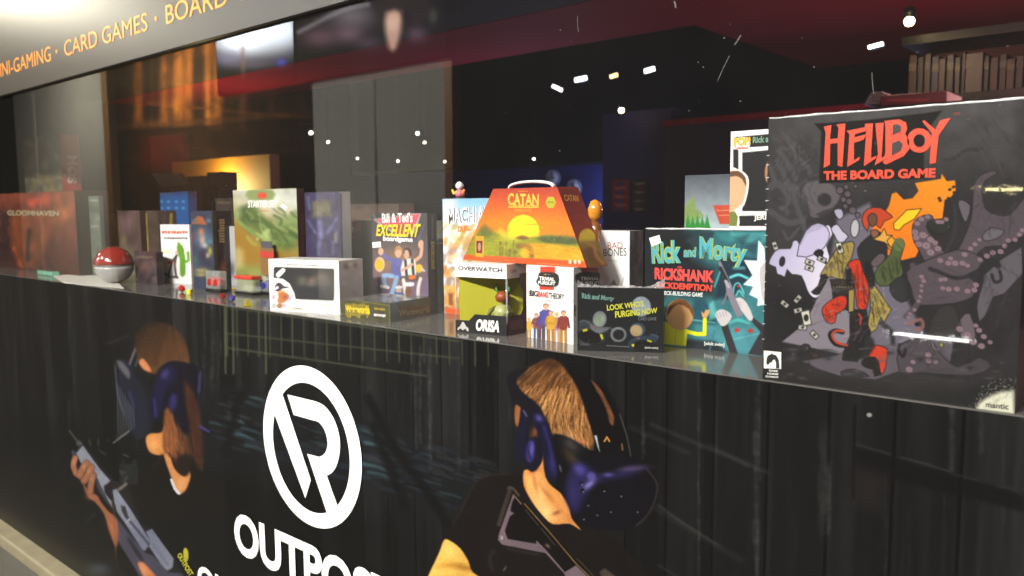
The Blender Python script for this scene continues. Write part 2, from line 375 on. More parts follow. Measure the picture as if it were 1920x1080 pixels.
# ceiling spots and light panels seen in the shop
EW = mat('spot_glow_white', (255, 250, 240), .3, emit=(255, 248, 232), es=14)
EWW = mat('spot_glow_warm', (255, 235, 190), .3, emit=(255, 226, 160), es=30)
EP = mat('panel_glow_white', (255, 255, 255), .3, emit=(240, 245, 255), es=5)
EPW = mat('panel_glow_warm', (255, 230, 180), .3, emit=(255, 215, 150), es=3)
BLKM = mat('black_metal', (22, 22, 22), .4, .5)
spots = [(583, 249, 5.5, 3.6, 'between the two grey reflections'), (615, 266, 5.0, 2.4, 'low beside the dark joint'), (783, 250, 5.0, 3.2, 'below the pink part of the red band'), (796, 267, 5.2, 2.2, 'small and faint under its neighbour'),
         (746, 302, 5.6, 2.0, 'faint, above the pair-of-guitarists box'), (834, 303, 5.6, 1.8, 'faint, at the brown trim'), (670, 297, 5.6, 1.6, 'faintest, above the purple box'), (1001, 298, 5.6, 2.2, 'dim, above the white carry handle'), (1165, 207, 4.4, 6.0, 'bright, at the top of the navy partition'),
         (1705, 40, 2.2, 10, 'largest and brightest, on the red ceiling'), (1768, 118, 3.2, 3, 'above the left end of the bookshelf'), (1897, 103, 3.0, 3, 'above the right end of the bookshelf'), (272, 200, 5.0, 5.5, 'left of the orange windows'), (41, 255, 4.5, 5.5, 'far left beside the pillar'), (1803, 120, 3.2, 2.5, 'above the middle of the bookshelf')]
for x, y, Y, rp, where in spots:
    p = on_y(x, y, Y); R_ = .8*rp/FPX*np.linalg.norm(p-CAM); top = 2.6 if (p[0] < xr and p[1] > yb) or p[1] > min(yc, 6.3) else ZR
    if x in (1768, 1803, 1897): top = None
    o = empty('spotlight', p, 'small black ceiling spotlight, '+where, 'spotlight', 'spotlights glowing inside the shop')
    d = Vector(CAM)-Vector(p); d.normalize()
    lathe('bulb', [(R_*.35, -R_*.9), (R_*.8, -R_*.6), (R_, 0), (R_*.8, R_*.6), (R_*.4, R_*.9)], p, EWW if rp > 5.7 else EW, o, 16)
    lathe('housing', [(R_*1.15, R_*.75), (R_*1.15, R_*2.4), (R_*.8, R_*2.7)], p, BLKM, o, 16)
    if top: tube('stem', [(p[0], p[1], p[2]+R_*2.6), (p[0], p[1], max(top, p[2]+R_*3))], .0012, BLKM, o, 6)
for i, (x, y, Y, wd, hp, rot, m, lab) in enumerate(((1044, 165, 4.4, 22, 7, -25, EP, 'tilted white light panel left of the others'), (1088, 148, 4.2, 24, 9, 4, EP, 'white light panel second from the left'), (1150, 142, 4.2, 15, 8, 8, EPW, 'small warm light panel under the ceiling'), (1217, 131, 3.9, 19, 9, 8, EP, 'white light panel right of the warm one'),
        (1641, 85, 2.4, 22, 7, 8, EP, 'white light panel on the red ceiling'), (1851, 55, 2.4, 26, 8, 8, EP, 'longer white light panel over the bookshelf'), (1877, 50, 2.4, 13, 6, 8, EP, 'short white light panel over the bookshelf'))):
    p = on_y(x, y, Y); k = np.linalg.norm(p-CAM)/FPX; a, b = wd*k/2*1.05, hp*k/2*.8
    o = empty('ceiling_light', p, lab, 'ceiling light', 'rectangular light panels under the shop ceiling'); o.rotation_euler = (0, -math.radians(rot), 0)
    bm = bmesh.new(); bx(bm, -a, a, 0, .012, -b, b); me = bpy.data.meshes.new('diffuser'); bm.to_mesh(me); bm.free(); me.materials.append(m)
    d_ = bpy.data.objects.new('diffuser', me); COL.objects.link(d_); d_.parent = o
    bm = bmesh.new(); bx(bm, -a*1.08, a*1.08, .014, .05, -b*1.2, b*1.2, .002); me = bpy.data.meshes.new('housing'); bm.to_mesh(me); bm.free(); me.materials.append(BLKM)
    d_ = bpy.data.objects.new('housing', me); COL.objects.link(d_); d_.parent = o
def point(name, loc, power, col, r=.06):
    d = bpy.data.lights.new(name, 'POINT'); d.energy = power; d.color = col; d.shadow_soft_size = r
    o = bpy.data.objects.new(name, d); COL.objects.link(o); o.location = [float(v) for v in loc]; return o
pb = on_y(1108, 372, 6.1); point('wall_washer_light', (pb[0]+.1, 6.2, pb[2]-.05), 12, (.35, .5, 1))
point('shop_light', (-4.5, 4.6, .6), 34, (.55, .5, 1.0)); point('shop_light', (-1.6, 4.0, .3), 7, (.5, .42, .9))
q_ = on_y(1705, 46, 2.1); point('spotlight_glow', (q_[0], q_[1]-.12, q_[2]-.05), 4, (1, .7, .4), .03)
point('shop_light', (-.5, 1.5, .75), 12, (1, .5, .45)); point('shop_light', (-1.9, 1.6, .4), 6, (1, .42, .42)); point('shop_light', (-.1, 3.2, .5), 52, (1, .42, .4))
# ------------------------------------------------------------------ the shop front: sill, printed banner, ledge, fascia, pane
tag(box('window_sill', -8.5, 2.2, .003, .62, -.03, 0, mat('sill_grey_gloss', (92, 90, 87), .12, spec=.7, var=.15, vscale=9), None, 0), 'glossy dark display sill carrying the boxes', 'window sill')
tag(box('sill_support', -8.5, 2.2, .02, .119, -1.2, -.032, DARK), 'black wall under the display sill behind the banner', 'wall')
ZB = -.861
ld = empty('plinth', (-2.5, -.02, -1.15), 'beige stone ledge on a grey concrete plinth at the foot of the banner', 'plinth')
box('concrete', -8.5, 2.2, -.035, .018, -1.149, ZB-.045, mat('concrete', (92, 90, 80), .85, var=.35, vscale=9, bump=.4), ld)
box('ledge', -8.5, 2.2, -.05, .018, ZB-.043, ZB-.002, mat('ledge_stone', (138, 130, 106), .6, var=.3, vscale=22, bump=.3), ld, .006)
# banner grid: columns follow the width a metre has in view, rows are dense where the print is seen
xs = [-8.4]
while xs[-1] < 2.1:
    x_ = xs[-1]; q = proj([[x_, 0, 0], [x_+.01, 0, 0]]) if x_ < -.2 else None
    g = max(.0011, 1.35/max(1e-6, abs(q[1, 0]-q[0, 0]))*.01) if q is not None else .0012 if x_ < .02 else .05
    xs.append(x_+min(g, .02))
xs = np.array(xs); NR = 400; tr = np.linspace(0, 1, NR)
Pg = np.zeros((NR, len(xs), 3))
for j, x_ in enumerate(xs):
    q = proj([[min(x_, -.12), 0, 0]])[0]; zv = -.86
    if x_ > -2.44: zv = max(-.86, on_y(q[0], 1100, 0)[2])
    k = .86; t = np.where(tr < k, tr/k*zv, zv+(tr-k)/(1-k)*(ZB-zv)) if zv > ZB+.01 else tr*ZB
    Pg[:, j, 0] = x_; Pg[:, j, 2] = t-.001
bn = empty('printed_banner', (-1.6, 0, ZB), 'large dark banner with two headset players and a white round emblem', 'banner')
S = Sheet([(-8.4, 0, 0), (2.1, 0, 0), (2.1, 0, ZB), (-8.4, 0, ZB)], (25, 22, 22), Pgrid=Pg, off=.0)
vis = S.S[:, 0] < 2400
# ---- ground of the print: tall weathered planks
X = S.P[..., 0].reshape(-1); Z = S.P[..., 2].reshape(-1)
pl = np.floor(X/.062+.2*np.sin(X*9)); h1 = np.modf(np.abs(np.sin(pl*91.7)*4371.3))[0]; fr = X/.062+.2*np.sin(X*9)-pl
streak = vnoise(X*130, Z*5, 3, 4); fine = vnoise(X*500, Z*14, 8, 3)
broad = vnoise(X*34, Z*2.2, 5, 3); g = 13+9*h1+16*np.clip(broad-.5, 0, 1)*2+9*np.clip(streak-.55, 0, 1)*2.2+4*(fine-.5)
g = np.where((fr < .05), g*.45, g); g = np.where((fr > .06) & (fr < .12), g+6*h1, g)
S.C = np.stack([g*1.0, g*.99, g*1.02], -1)
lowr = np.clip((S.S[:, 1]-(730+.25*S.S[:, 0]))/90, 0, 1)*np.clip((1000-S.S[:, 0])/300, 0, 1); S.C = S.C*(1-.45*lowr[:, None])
# olive railing behind the emblem
for k in range(23):
    x = 424+20*k+.35*k*k*.3; y0 = 574+.14*(x-424); S.line([(x, y0), (x+1, y0+92-.10*(x-424))], (54, 58, 44), 3 if k else 5, 1, .8 if k % 3 else 1)
for a, b, c, d, wd in ((424, 575, 860, 640, 3.2), (424, 625, 860, 672, 2.6), (424, 652, 800, 705, 3.2)): S.line([(a, b), (c, d)], (58, 62, 48), wd+.6, 1.4, .8)
for x in (421, 436, 497): S.line([(x, 570), (x+2, 700)], (74, 80, 60), 4, 1.2, .7)
# wet floor with teal glints
S.poly([(380, 740), (500, 735), (700, 770), (920, 880), (900, 1000), (640, 900), (390, 880)], (18, 20, 23), 30, .7)
for k in range(230):
    x = 395+rng.random()*520; y = 738+(x-395)*.28+rng.random()*110-20
    l = 8+rng.random()*40; c = [(40, 50, 56), (48, 68, 74), (34, 38, 46), (50, 50, 52), (30, 36, 56)][rng.integers(5)]
    S.line([(x, y), (x+l*.6, y+l*.16), (x+l, y+l*.3)], c, 1.5+rng.random()*4, 2.2, .3+.3*rng.random())
for x, y, l, wd in ((432, 786, 26, 8), (436, 812, 40, 10), (462, 834, 34, 5), (470, 745, 26, 4), (686, 830, 40, 8), (682, 870, 52, 9), (700, 815, 20, 4), (690, 885, 60, 5), (560, 700, 22, 2), (395, 792, 20, 4)):
    S.line([(x, y), (x+l*.5, y+l*.1), (x+l, y+l*.32)], (66, 98, 106), wd, 3, .62, 2, 1.5)
for pts in ([(690, 745), (745, 850), (800, 920), (850, 1000)], [(450, 740), (435, 800), (425, 850)], [(700, 800), (760, 950)]): S.line(pts, (13, 13, 15), 17, 5, .85, 3)
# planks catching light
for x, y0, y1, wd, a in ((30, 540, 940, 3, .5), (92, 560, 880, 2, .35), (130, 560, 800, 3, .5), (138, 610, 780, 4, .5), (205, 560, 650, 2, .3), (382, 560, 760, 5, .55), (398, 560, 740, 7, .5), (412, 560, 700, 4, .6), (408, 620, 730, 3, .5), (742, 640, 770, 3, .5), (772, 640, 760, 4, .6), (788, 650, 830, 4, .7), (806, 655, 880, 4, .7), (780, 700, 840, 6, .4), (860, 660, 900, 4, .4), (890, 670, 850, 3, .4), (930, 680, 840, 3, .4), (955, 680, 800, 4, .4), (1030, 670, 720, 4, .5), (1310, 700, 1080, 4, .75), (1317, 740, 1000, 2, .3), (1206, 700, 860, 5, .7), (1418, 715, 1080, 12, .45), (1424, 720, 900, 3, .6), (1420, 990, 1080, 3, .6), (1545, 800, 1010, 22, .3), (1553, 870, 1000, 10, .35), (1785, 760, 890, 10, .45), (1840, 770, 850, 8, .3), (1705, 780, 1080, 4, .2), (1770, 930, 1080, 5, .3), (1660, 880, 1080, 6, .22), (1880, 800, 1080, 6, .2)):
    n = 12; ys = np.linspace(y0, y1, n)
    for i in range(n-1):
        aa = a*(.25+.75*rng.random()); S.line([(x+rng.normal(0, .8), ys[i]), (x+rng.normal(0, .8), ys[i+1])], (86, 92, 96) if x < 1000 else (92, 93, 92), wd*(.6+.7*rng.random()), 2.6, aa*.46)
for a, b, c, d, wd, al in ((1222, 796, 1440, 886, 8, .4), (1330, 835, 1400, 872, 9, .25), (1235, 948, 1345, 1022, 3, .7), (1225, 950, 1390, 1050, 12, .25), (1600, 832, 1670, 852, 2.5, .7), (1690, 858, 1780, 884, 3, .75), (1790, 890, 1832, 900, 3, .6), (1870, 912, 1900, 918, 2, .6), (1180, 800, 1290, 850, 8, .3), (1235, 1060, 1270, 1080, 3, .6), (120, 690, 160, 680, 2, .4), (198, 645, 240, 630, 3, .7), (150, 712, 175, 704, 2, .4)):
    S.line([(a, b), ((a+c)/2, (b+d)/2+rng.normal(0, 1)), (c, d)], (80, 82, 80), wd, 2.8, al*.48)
S.poly([(1600, 760), (1606, 760), (1604, 935), (1596, 935)], (10, 10, 10), 2, .8); S.poly([(1605, 840), (1900, 922), (1920, 932), (1920, 960), (1600, 880)], (12, 11, 12), 5, .75)
S.ell(1630, 778, 5, 4, (130, 130, 125), 0, 1.2)
S.poly([(1605, 875), (1660, 890), (1650, 960), (1600, 940)], (36, 30, 30), 18, .5)
# ---- right player
A = T(920, 660, 3.0); B = T(780, 860, 4.8)
shirt = A([(-180, 1100), (-130, 640), (40, 540), (190, 480), (330, 860), (500, 1010), (720, 1010), (860, 980), (1050, 1300), (-200, 1300)])
S.poly(B([(230, 760), (330, 600), (430, 420), (500, 270), (570, 180), (680, 140), (900, 135), (1010, 120), (1060, 500), (1300, 590), (1500, 620), (1700, 640), (2100, 1056), (2200, 1300), (200, 1300)]), (20, 16, 16), 4, .95, 3)
S.line(B([(330, 600), (430, 420), (500, 270), (570, 180), (680, 145), (840, 140)]), (46, 34, 30), 3, 2.5, .6, 3)
S.poly(A([(430, 62), (560, 160), (640, 190), (720, 330), (760, 480), (795, 590), (600, 570), (560, 430), (500, 240)]), (13, 11, 13), 3, 1, 3)
hairp = smooth(A([(145, 150), (180, 110), (240, 76), (310, 42), (375, 52), (440, 125), (490, 210), (532, 330), (562, 430), (580, 515), (545, 525), (490, 500), (440, 470), (350, 470), (322, 400), (270, 300), (190, 235), (150, 185)]), 4)
S.grad(hairp, (74, 46, 26), (150, 98, 50), A([(250, 60)])[0], A([(460, 470)])[0], 2.5)
cA = np.array(A([(330, 60)])[0])
def hd(p):
    t = np.clip((p[1]-675)/140, 0, 1); sx = (p[0]-1030)/80; return (-.75+.9*t+.55*sx*(1-t), .75+.15*t)
S.hair(hairp, 420, (66, 40, 24), (180, 122, 64), hd, 58, 2.4, .045, .5)
S.hair(hairp, 150, (42, 26, 16), (72, 44, 26), hd, 58, 2.8, .045, .5)
S.hair(hairp[len(hairp)//3:], 160, (190, 134, 74), (212, 160, 98), hd, 40, 2.0, .06, .5)
S.spot(*A([(330, 70)])[0], 20, 8, (40, 24, 16), .6); S.spot(*A([(170, 130)])[0], 10, 14, (40, 26, 20), .5)
S.spot(*A([(455, 470)])[0], 14, 9, (226, 170, 112), .75, 35); S.spot(*A([(510, 500)])[0], 12, 5, (190, 110, 70), .6, 20)
for k in range(30):
    p = A([(400+rng.random()*150, 400+rng.random()*70)])[0]; S.line([p, (p[0]+4+rng.random()*6, p[1]+12+rng.random()*14)], (104, 64, 34), 1.2, .8, .6)
brn = A([(565, 160), (610, 200), (655, 280), (692, 360), (688, 412), (668, 390), (650, 320), (612, 240)]); S.poly(brn, (104, 62, 38), 2, 1, 3); S.hair(np.array(brn), 40, (60, 34, 22), (150, 96, 60), lambda p: (.5, .85), 12, 1, .2, .6)
# skin of jaw and neck
jaw = A([(188, 668), (240, 662), (285, 625), (297, 575), (303, 660), (325, 735), (400, 800), (438, 860), (455, 935), (505, 1000), (445, 965), (350, 968), (290, 915), (228, 835), (188, 750)])
S.poly(jaw, (206, 140, 74), 1.8, 1, 3); idxj, mj = S.mask(smooth(jaw, 3), 1.5)
def inj(cx, cy, rx, ry, col, a, rot=0):      # shading of the photographed skin, kept inside its outline
    c = A([(cx, cy)])[0]; d = S.S[idxj]-c; r = math.radians(rot); x = d[:, 0]*math.cos(r)+d[:, 1]*math.sin(r); y = -d[:, 0]*math.sin(r)+d[:, 1]*math.cos(r)
    S.blend(idxj, mj*np.exp(-(x/(rx/3))**2-(y/(ry/3))**2), col, a)
inj(270, 800, 36, 110, (240, 192, 122), .9, -14); inj(320, 900, 60, 50, (238, 190, 124), .8, 30); inj(215, 720, 30, 60, (226, 166, 92), .6); inj(250, 740, 14, 70, (178, 112, 56), .75, -12)
inj(345, 830, 14, 110, (170, 100, 48), .75, -40); inj(390, 870, 40, 70, (214, 142, 78), .8, -38); inj(370, 905, 26, 12, (120, 72, 40), .75, -20); inj(450, 950, 22, 40, (186, 112, 66), .8, -30); inj(245, 668, 40, 14, (168, 80, 50), .7, -25); inj(298, 610, 8, 40, (190, 96, 60), .7); inj(190, 760, 12, 60, (176, 108, 52), .7, -8)
# head strap, ear phones
S.poly(A([(92, 130), (170, 96), (215, 90), (150, 150), (150, 185), (190, 235), (270, 300), (322, 400), (345, 470), (378, 620), (376, 690), (345, 716), (310, 700), (290, 560), (255, 440), (200, 400), (120, 290)]), (20, 18, 24), 2.5, 1, 3)
S.poly(A([(140, 300), (170, 318), (165, 380), (150, 420), (135, 380)]), (146, 92, 50), 2, .9, 3); S.spot(*A([(250, 450)])[0], 7, 14, (120, 66, 40), .8, 20)
S.ell(*A([(240, 575)])[0], 17, 33, (18, 16, 30), 4, 2); S.ell(*A([(222, 560)])[0], 9, 21, (42, 38, 92), 4, 3); S.spot(*A([(232, 545)])[0], 3.5, 13, (88, 84, 156), .8, 6); S.line(A([(205, 520), (215, 570), (235, 620)]), (28, 24, 60), 3, 1.5, .8, 3)
S.poly(A([(172, 318), (208, 360), (205, 470), (185, 610), (158, 625), (134, 590), (140, 480), (160, 400)]), (20, 19, 36), 2, 1, 3); S.line(A([(185, 330), (202, 360)]), (90, 88, 130), 3, 1.5, .8)
S.poly(A([(235, 345), (290, 360), (335, 440), (362, 590), (380, 670), (355, 716), (318, 700), (300, 600), (285, 500), (245, 410)]), (19, 18, 42), 2.5, 1, 3); S.spot(*A([(272, 372)])[0], 8, 6, (84, 78, 146), .75, 40); S.spot(*A([(345, 640)])[0], 7, 18, (44, 40, 96), .7, -15); S.line(A([(300, 420), (335, 540), (352, 640)]), (48, 44, 104), 5, 3, .7, 3)
# headset
S.poly(A([(345, 472), (400, 466), (470, 500), (545, 545), (620, 560), (780, 590), (860, 640), (930, 715), (935, 810), (885, 920), (800, 990), (700, 1005), (560, 990), (470, 950), (455, 900), (430, 850), (400, 795), (382, 700), (370, 600)]), (13, 12, 17), 2.5, 1, 3)
S.spot(*A([(450, 520)])[0], 18, 10, (56, 54, 54), .9, 35); S.spot(*A([(450, 590)])[0], 9, 20, (60, 48, 34), .8, -40)
S.poly(A([(440, 690), (490, 630), (560, 650), (620, 690), (700, 680), (800, 640), (862, 652), (790, 695), (660, 715), (590, 745), (540, 800), (500, 880), (470, 900), (440, 850), (425, 760)]), (31, 27, 64), 8, .95, 3)
S.spot(*A([(500, 660)])[0], 14, 10, (70, 64, 140), .8, 40); S.spot(*A([(555, 745)])[0], 14, 6, (120, 114, 182), .85, -40); S.ell(*A([(566, 700)])[0], 8, 8, (80, 76, 140), 0, 3, .8); S.spot(*A([(800, 655)])[0], 26, 5, (80, 66, 96), .7, -5); S.spot(*A([(660, 690)])[0], 10, 4, (74, 70, 132), .8); S.spot(*A([(460, 800)])[0], 10, 26, (40, 36, 84), .8)
for x, y, r_ in ((515, 780, 5), (508, 740, 4), (635, 778, 6), (730, 806, 5), (545, 858, 3.6), (595, 912, 3.6), (520, 936, 3), (672, 895, 5), (822, 895, 5)):
    p = A([(x, y)])[0]; S.ell(*p, r_*.7, r_, (7, 7, 10), 20, 1.2, .9); S.spot(p[0]+1.5, p[1]+2, 1.8, 1.6, (120, 128, 150), .8)
S.line(A([(880, 660), (935, 740), (925, 830), (880, 920), (820, 975)]), (58, 48, 46), 2.4, 2, .8, 3)
S.poly(A([(583, 470), (597, 470), (613, 560), (602, 535)]), (176, 190, 190), 1.6); S.line(A([(640, 502), (654, 478), (668, 502)]), (186, 130, 54), 3, 1); S.line(A([(725, 350), (762, 460), (788, 585)]), (78, 78, 82), 2, 1.2, .8, 3); S.line(A([(738, 520), (742, 550)]), (150, 110, 60), 3, 1.2, .7); S.line(A([(388, 640), (396, 670)]), (120, 120, 130), 3, 1.5, .6)
# arm
arm = B([(40, 1240), (110, 1060), (160, 950), (215, 830), (252, 735), (300, 735), (400, 810), (470, 920), (512, 1025), (700, 1150), (600, 1300), (40, 1300)])
S.poly(arm, (226, 178, 84), 1.8, 1, 3); ia, ma = S.mask(smooth(arm, 3), 1.5)
def ina(cx, cy, rx, ry, col, a, rot=0):
    c = B([(cx, cy)])[0]; d = S.S[ia]-c; r = math.radians(rot); x = d[:, 0]*math.cos(r)+d[:, 1]*math.sin(r); y = -d[:, 0]*math.sin(r)+d[:, 1]*math.cos(r)
    S.blend(ia, ma*np.exp(-(x/(rx/4.8))**2-(y/(ry/4.8))**2), col, a)
ina(430, 980, 130, 30, (160, 104, 34), .8, 14); ina(300, 960, 120, 22, (190, 136, 50), .7, -4); ina(300, 820, 80, 70, (238, 196, 108), .7); ina(150, 1040, 60, 90, (236, 186, 90), .6); ina(400, 1120, 160, 60, (196, 132, 48), .6)
# rifle stock
MV = (98, 84, 92)
S.poly(B([(860, 300), (980, 400), (1440, 940), (1560, 1056), (1500, 1200), (1340, 1030), (1170, 830), (780, 780), (740, 700)]), (13, 11, 12), 2.5)
S.line(B([(850, 270), (800, 420), (745, 590)]), (52, 44, 40), 8, 1.5, .9); S.line(B([(830, 265), (865, 262), (900, 300), (925, 330)]), (66, 56, 48), 5, 1.2, .9, 3)
S.poly(B([(872, 320), (890, 345), (862, 400), (850, 470), (890, 495), (845, 520), (800, 650), (826, 722), (1080, 765), (1085, 735), (1180, 830), (1340, 1020), (1440, 960), (1540, 1056), (1640, 1180), (1420, 1200), (1330, 1030), (1165, 850), (775, 775), (738, 730), (742, 690)]), MV, 1.4)
S.poly(B([(900, 480), (850, 520), (806, 650), (830, 715), (1070, 757), (1070, 640)]), (15, 13, 14), 1.4); S.ell(*B([(772, 712)])[0], 2.5, 4, (140, 128, 130), 0, 1)
S.poly(B([(1070, 640), (1110, 620), (1250, 770), (1400, 960), (1330, 1000), (1180, 830)]), (14, 12, 12), 1.4)
S.line(B([(975, 405), (1200, 660), (1440, 945), (1560, 1060)]), (128, 100, 52), 2, 1, .9); S.line(B([(985, 460), (1100, 600)]), (84, 72, 54), 1.5, .9, .8); S.line(B([(1130, 630), (1250, 780)]), (84, 76, 60), 1.5, .9, .7); S.line(B([(880, 330), (945, 405)]), (120, 92, 74), 3, 1, .8); S.spot(*B([(1185, 785)])[0], 5, 3, (110, 96, 80), .8, 40)
for k in range(12): S.line(B([(820+26*k, 800+5*k), (822+26*k, 822+5*k)]), (84, 76, 76), 1.2, .8, .7)
S.poly(B([(1650, 1020), (1700, 985), (1800, 1060), (1850, 1130), (1700, 1130)]), (70, 60, 52), 2, .9); S.line(B([(1450, 900), (1600, 1056)]), (90, 70, 40), 2, 1, .6); S.line(B([(790, 1005), (810, 975)]), (96, 90, 84), 3, 1.3, .7)
S.line(B([(700, 830), (660, 900), (690, 1000)]), (40, 36, 36), 6, 3, .6, 3)
# ---- left player
C_ = T(120, 580, 2.84); D_ = T(100, 800, 3.857)
S.poly(C_([(280, 1100), (330, 960), (420, 860), (520, 780), (680, 800), (800, 900), (860, 1100)]), (14, 12, 12), 5, .95, 3)
S.poly(C_([(300, 270), (345, 280), (400, 380), (440, 470), (455, 640), (385, 690), (320, 560), (282, 420)]), (26, 28, 40), 3, 1, 3)
for k in range(7): S.line(C_([(284+14*k, 400+22*k), (290+14*k, 690-10*k)]), (96, 102, 112), 2, 1.2, .55)
S.line(C_([(272, 300), (285, 450), (320, 560)]), (84, 88, 96), 2, 1.5, .7, 3); S.poly(C_([(280, 275), (310, 280), (350, 330), (345, 370), (300, 320)]), (104, 104, 110), 3, .7, 3); S.line(C_([(350, 440), (372, 520)]), (58, 56, 104), 5, 3, .6); S.line(C_([(262, 712), (345, 650)]), (120, 126, 128), 2.5, 1.2, .8); S.line(C_([(380, 210), (350, 290)]), (104, 104, 112), 4, 1.8, .8); S.line(C_([(395, 260), (380, 300)]), (90, 90, 110), 3, 1.5, .7)
for k in range(10): S.line(C_([(300+10*k, 800+rng.random()*40), (302+10*k, 930)]), (60, 70, 76), 1.6, 1.2, .6)
hl = smooth(C_([(380, 190), (388, 120), (450, 72), (540, 72), (605, 112), (645, 170), (668, 255), (662, 310), (600, 285), (550, 285), (505, 320), (490, 345), (440, 322), (400, 270)]), 4)
S.grad(hl, (36, 25, 18), (84, 54, 32), C_([(440, 90)])[0], C_([(560, 300)])[0], 2.5)
S.hair(hl, 200, (34, 22, 15), (112, 74, 42), lambda p: (-.25+.5*(p[0]-300)/40, 1), 30, 2.2, .08, .28)
S.poly(C_([(398, 282), (425, 264), (465, 328), (430, 325)]), (186, 116, 78), 2, 1, 3)
S.poly(C_([(455, 500), (490, 350), (540, 290), (600, 275), (720, 310), (745, 400), (700, 500), (690, 620), (640, 660), (590, 600), (560, 540), (520, 560), (490, 620), (460, 570)]), (17, 15, 26), 3, 1, 3)
S.poly(C_([(500, 360), (540, 305), (590, 310), (590, 370), (540, 440), (520, 540), (480, 590), (458, 540), (470, 440)]), (21, 20, 46), 5, 1, 3); S.spot(*C_([(538, 345)])[0], 10, 7, (70, 66, 128), .6, -50); S.line(C_([(480, 480), (490, 570)]), (58, 54, 120), 3, 2, .7)
S.ell(*C_([(580, 495)])[0], 7, 17, (48, 44, 104), 5, 4, .7); S.line(C_([(725, 340), (718, 440)]), (58, 56, 90), 5, 2.5, .8)
S.poly(C_([(640, 380), (690, 440), (725, 560), (740, 740), (735, 860), (690, 800), (672, 640), (650, 520)]), (56, 32, 24), 4, .95, 3)
S.poly(C_([(436, 690), (460, 662), (520, 655), (545, 600), (600, 640), (600, 700), (540, 765), (490, 775), (450, 750)]), (204, 134, 74), 2, 1, 3); S.spot(*C_([(480, 720)])[0], 8, 9, (226, 166, 100), .8); S.spot(*C_([(545, 690)])[0], 5, 14, (150, 84, 44), .8)
S.poly(C_([(530, 772), (560, 770), (590, 850), (640, 890), (668, 860), (672, 900), (645, 965), (608, 980), (585, 930)]), (196, 132, 78), 2, 1, 3)
S.poly(C_([(540, 530), (572, 545), (600, 630), (660, 680), (676, 760), (668, 850), (640, 880), (606, 850), (585, 800), (560, 770), (536, 760), (528, 690)]), (74, 44, 28), 4, .95, 3)
S.poly(C_([(542, 545), (566, 560), (596, 640), (606, 720), (585, 775), (548, 765), (534, 700)]), (150, 88, 48), 5, .9, 3)
hr = np.array(C_([(536, 545), (578, 545), (650, 690), (664, 830), (600, 800), (545, 760)])); S.hair(hr, 80, (48, 28, 20), (176, 108, 60), lambda p: (.16, 1), 26, 2.4, .1, .5)
S.poly(C_([(600, 800), (640, 770), (676, 790), (676, 850), (650, 885), (612, 860)]), (20, 16, 15), 5, .9, 3)
S.line(C_([(520, 770), (505, 815), (470, 836)]), (84, 48, 30), 3, 2, .6, 3, 1.5)
S.hair(np.array(C_([(640, 390), (700, 480), (735, 640), (735, 820), (680, 760)])), 60, (34, 20, 16), (96, 54, 36), lambda p: (.15, 1), 30, 2.4, .1, .5)
S.spot(*C_([(620, 930)])[0], 9, 11, (220, 158, 100), .8)
S.poly(C_([(570, 905), (586, 930), (608, 980), (628, 978), (612, 984), (595, 972)]), (206, 204, 208), 1.4); S.line(C_([(572, 908), (590, 955), (612, 980)]), (206, 204, 208), 5, 1.2)
S.line(C_([(725, 625), (770, 650)]), (70, 62, 140), 4, 2, .8)
# rifle and hands
S.poly(D_([(150, 200), (200, 130), (250, 150), (420, 380), (540, 430), (640, 700), (720, 740), (880, 960), (940, 1080), (640, 1090), (470, 830), (440, 640), (300, 420)]), (26, 24, 27), 3)
for k in range(16):
    p = D_([(210+rng.random()*330, 90+rng.random()*330)])[0]
    if p[1] < 800+(p[0]-140)*1.0: S.line([p, (p[0]+rng.normal(0, 6), p[1]+rng.random()*9)], (74, 70, 66), 2+rng.random()*2, 1.4, .6)
S.poly(D_([(440, 640), (520, 740), (660, 910), (720, 930), (830, 1050), (930, 1060), (960, 1110), (640, 1110), (470, 830)]), (62, 60, 76), 2, 1)
S.poly(D_([(300, 370), (350, 420), (370, 480), (430, 590), (400, 560), (330, 470)]), (58, 56, 66), 2)
S.grad(D_([(165, 195), (215, 135), (245, 180), (340, 310), (410, 388), (405, 400), (365, 430), (370, 478), (420, 540), (424, 582), (390, 520), (300, 340), (240, 275), (200, 262)]), (122, 128, 142), (134, 136, 152), D_([(200, 150)])[0], D_([(420, 560)])[0], 1.5)
S.grad(D_([(428, 462), (455, 448), (560, 600), (700, 825), (690, 860), (660, 900), (640, 885), (520, 700), (460, 615), (440, 540)]), (128, 132, 148), (104, 108, 130), D_([(440, 460)])[0], D_([(680, 880)])[0], 1.5)
S.grad(D_([(668, 758), (714, 740), (870, 955), (862, 1020), (822, 1042), (785, 1005), (690, 865), (700, 830)]), (104, 110, 130), (120, 124, 140), D_([(690, 750)])[0], D_([(840, 1030)])[0], 1.5)
S.line(D_([(520, 640), (690, 850)]), (60, 60, 74), 5, 1.5, .85); S.poly(D_([(490, 570), (520, 575), (548, 670), (525, 665), (495, 610)]), (46, 44, 50), 1.5, 1); S.line(D_([(528, 690), (550, 672)]), (150, 150, 158), 4, 1, .9); S.line(D_([(475, 455), (525, 415)]), (112, 104, 98), 6, 1.5, .8); S.line(D_([(720, 850), (830, 1000)]), (84, 86, 104), 3, 2, .7); S.line(D_([(550, 820), (640, 960)]), (30, 28, 34), 8, 2, .8)
S.line(D_([(115, 30), (165, 95)]), (70, 68, 62), 4, 1.5, .8); S.ell(*D_([(185, 120)])[0], 6, 5, (66, 66, 72), 30, 2); S.ell(*D_([(145, 190)])[0], 4, 5, (56, 60, 72), 0, 2)
SK = (146, 96, 70)
S.poly(D_([(160, 350), (200, 380), (260, 470), (320, 500), (342, 540), (400, 612), (458, 672), (468, 790), (452, 872), (408, 760), (365, 630), (300, 545), (245, 500), (205, 400)]), (138, 86, 60), 2, 1, 3)
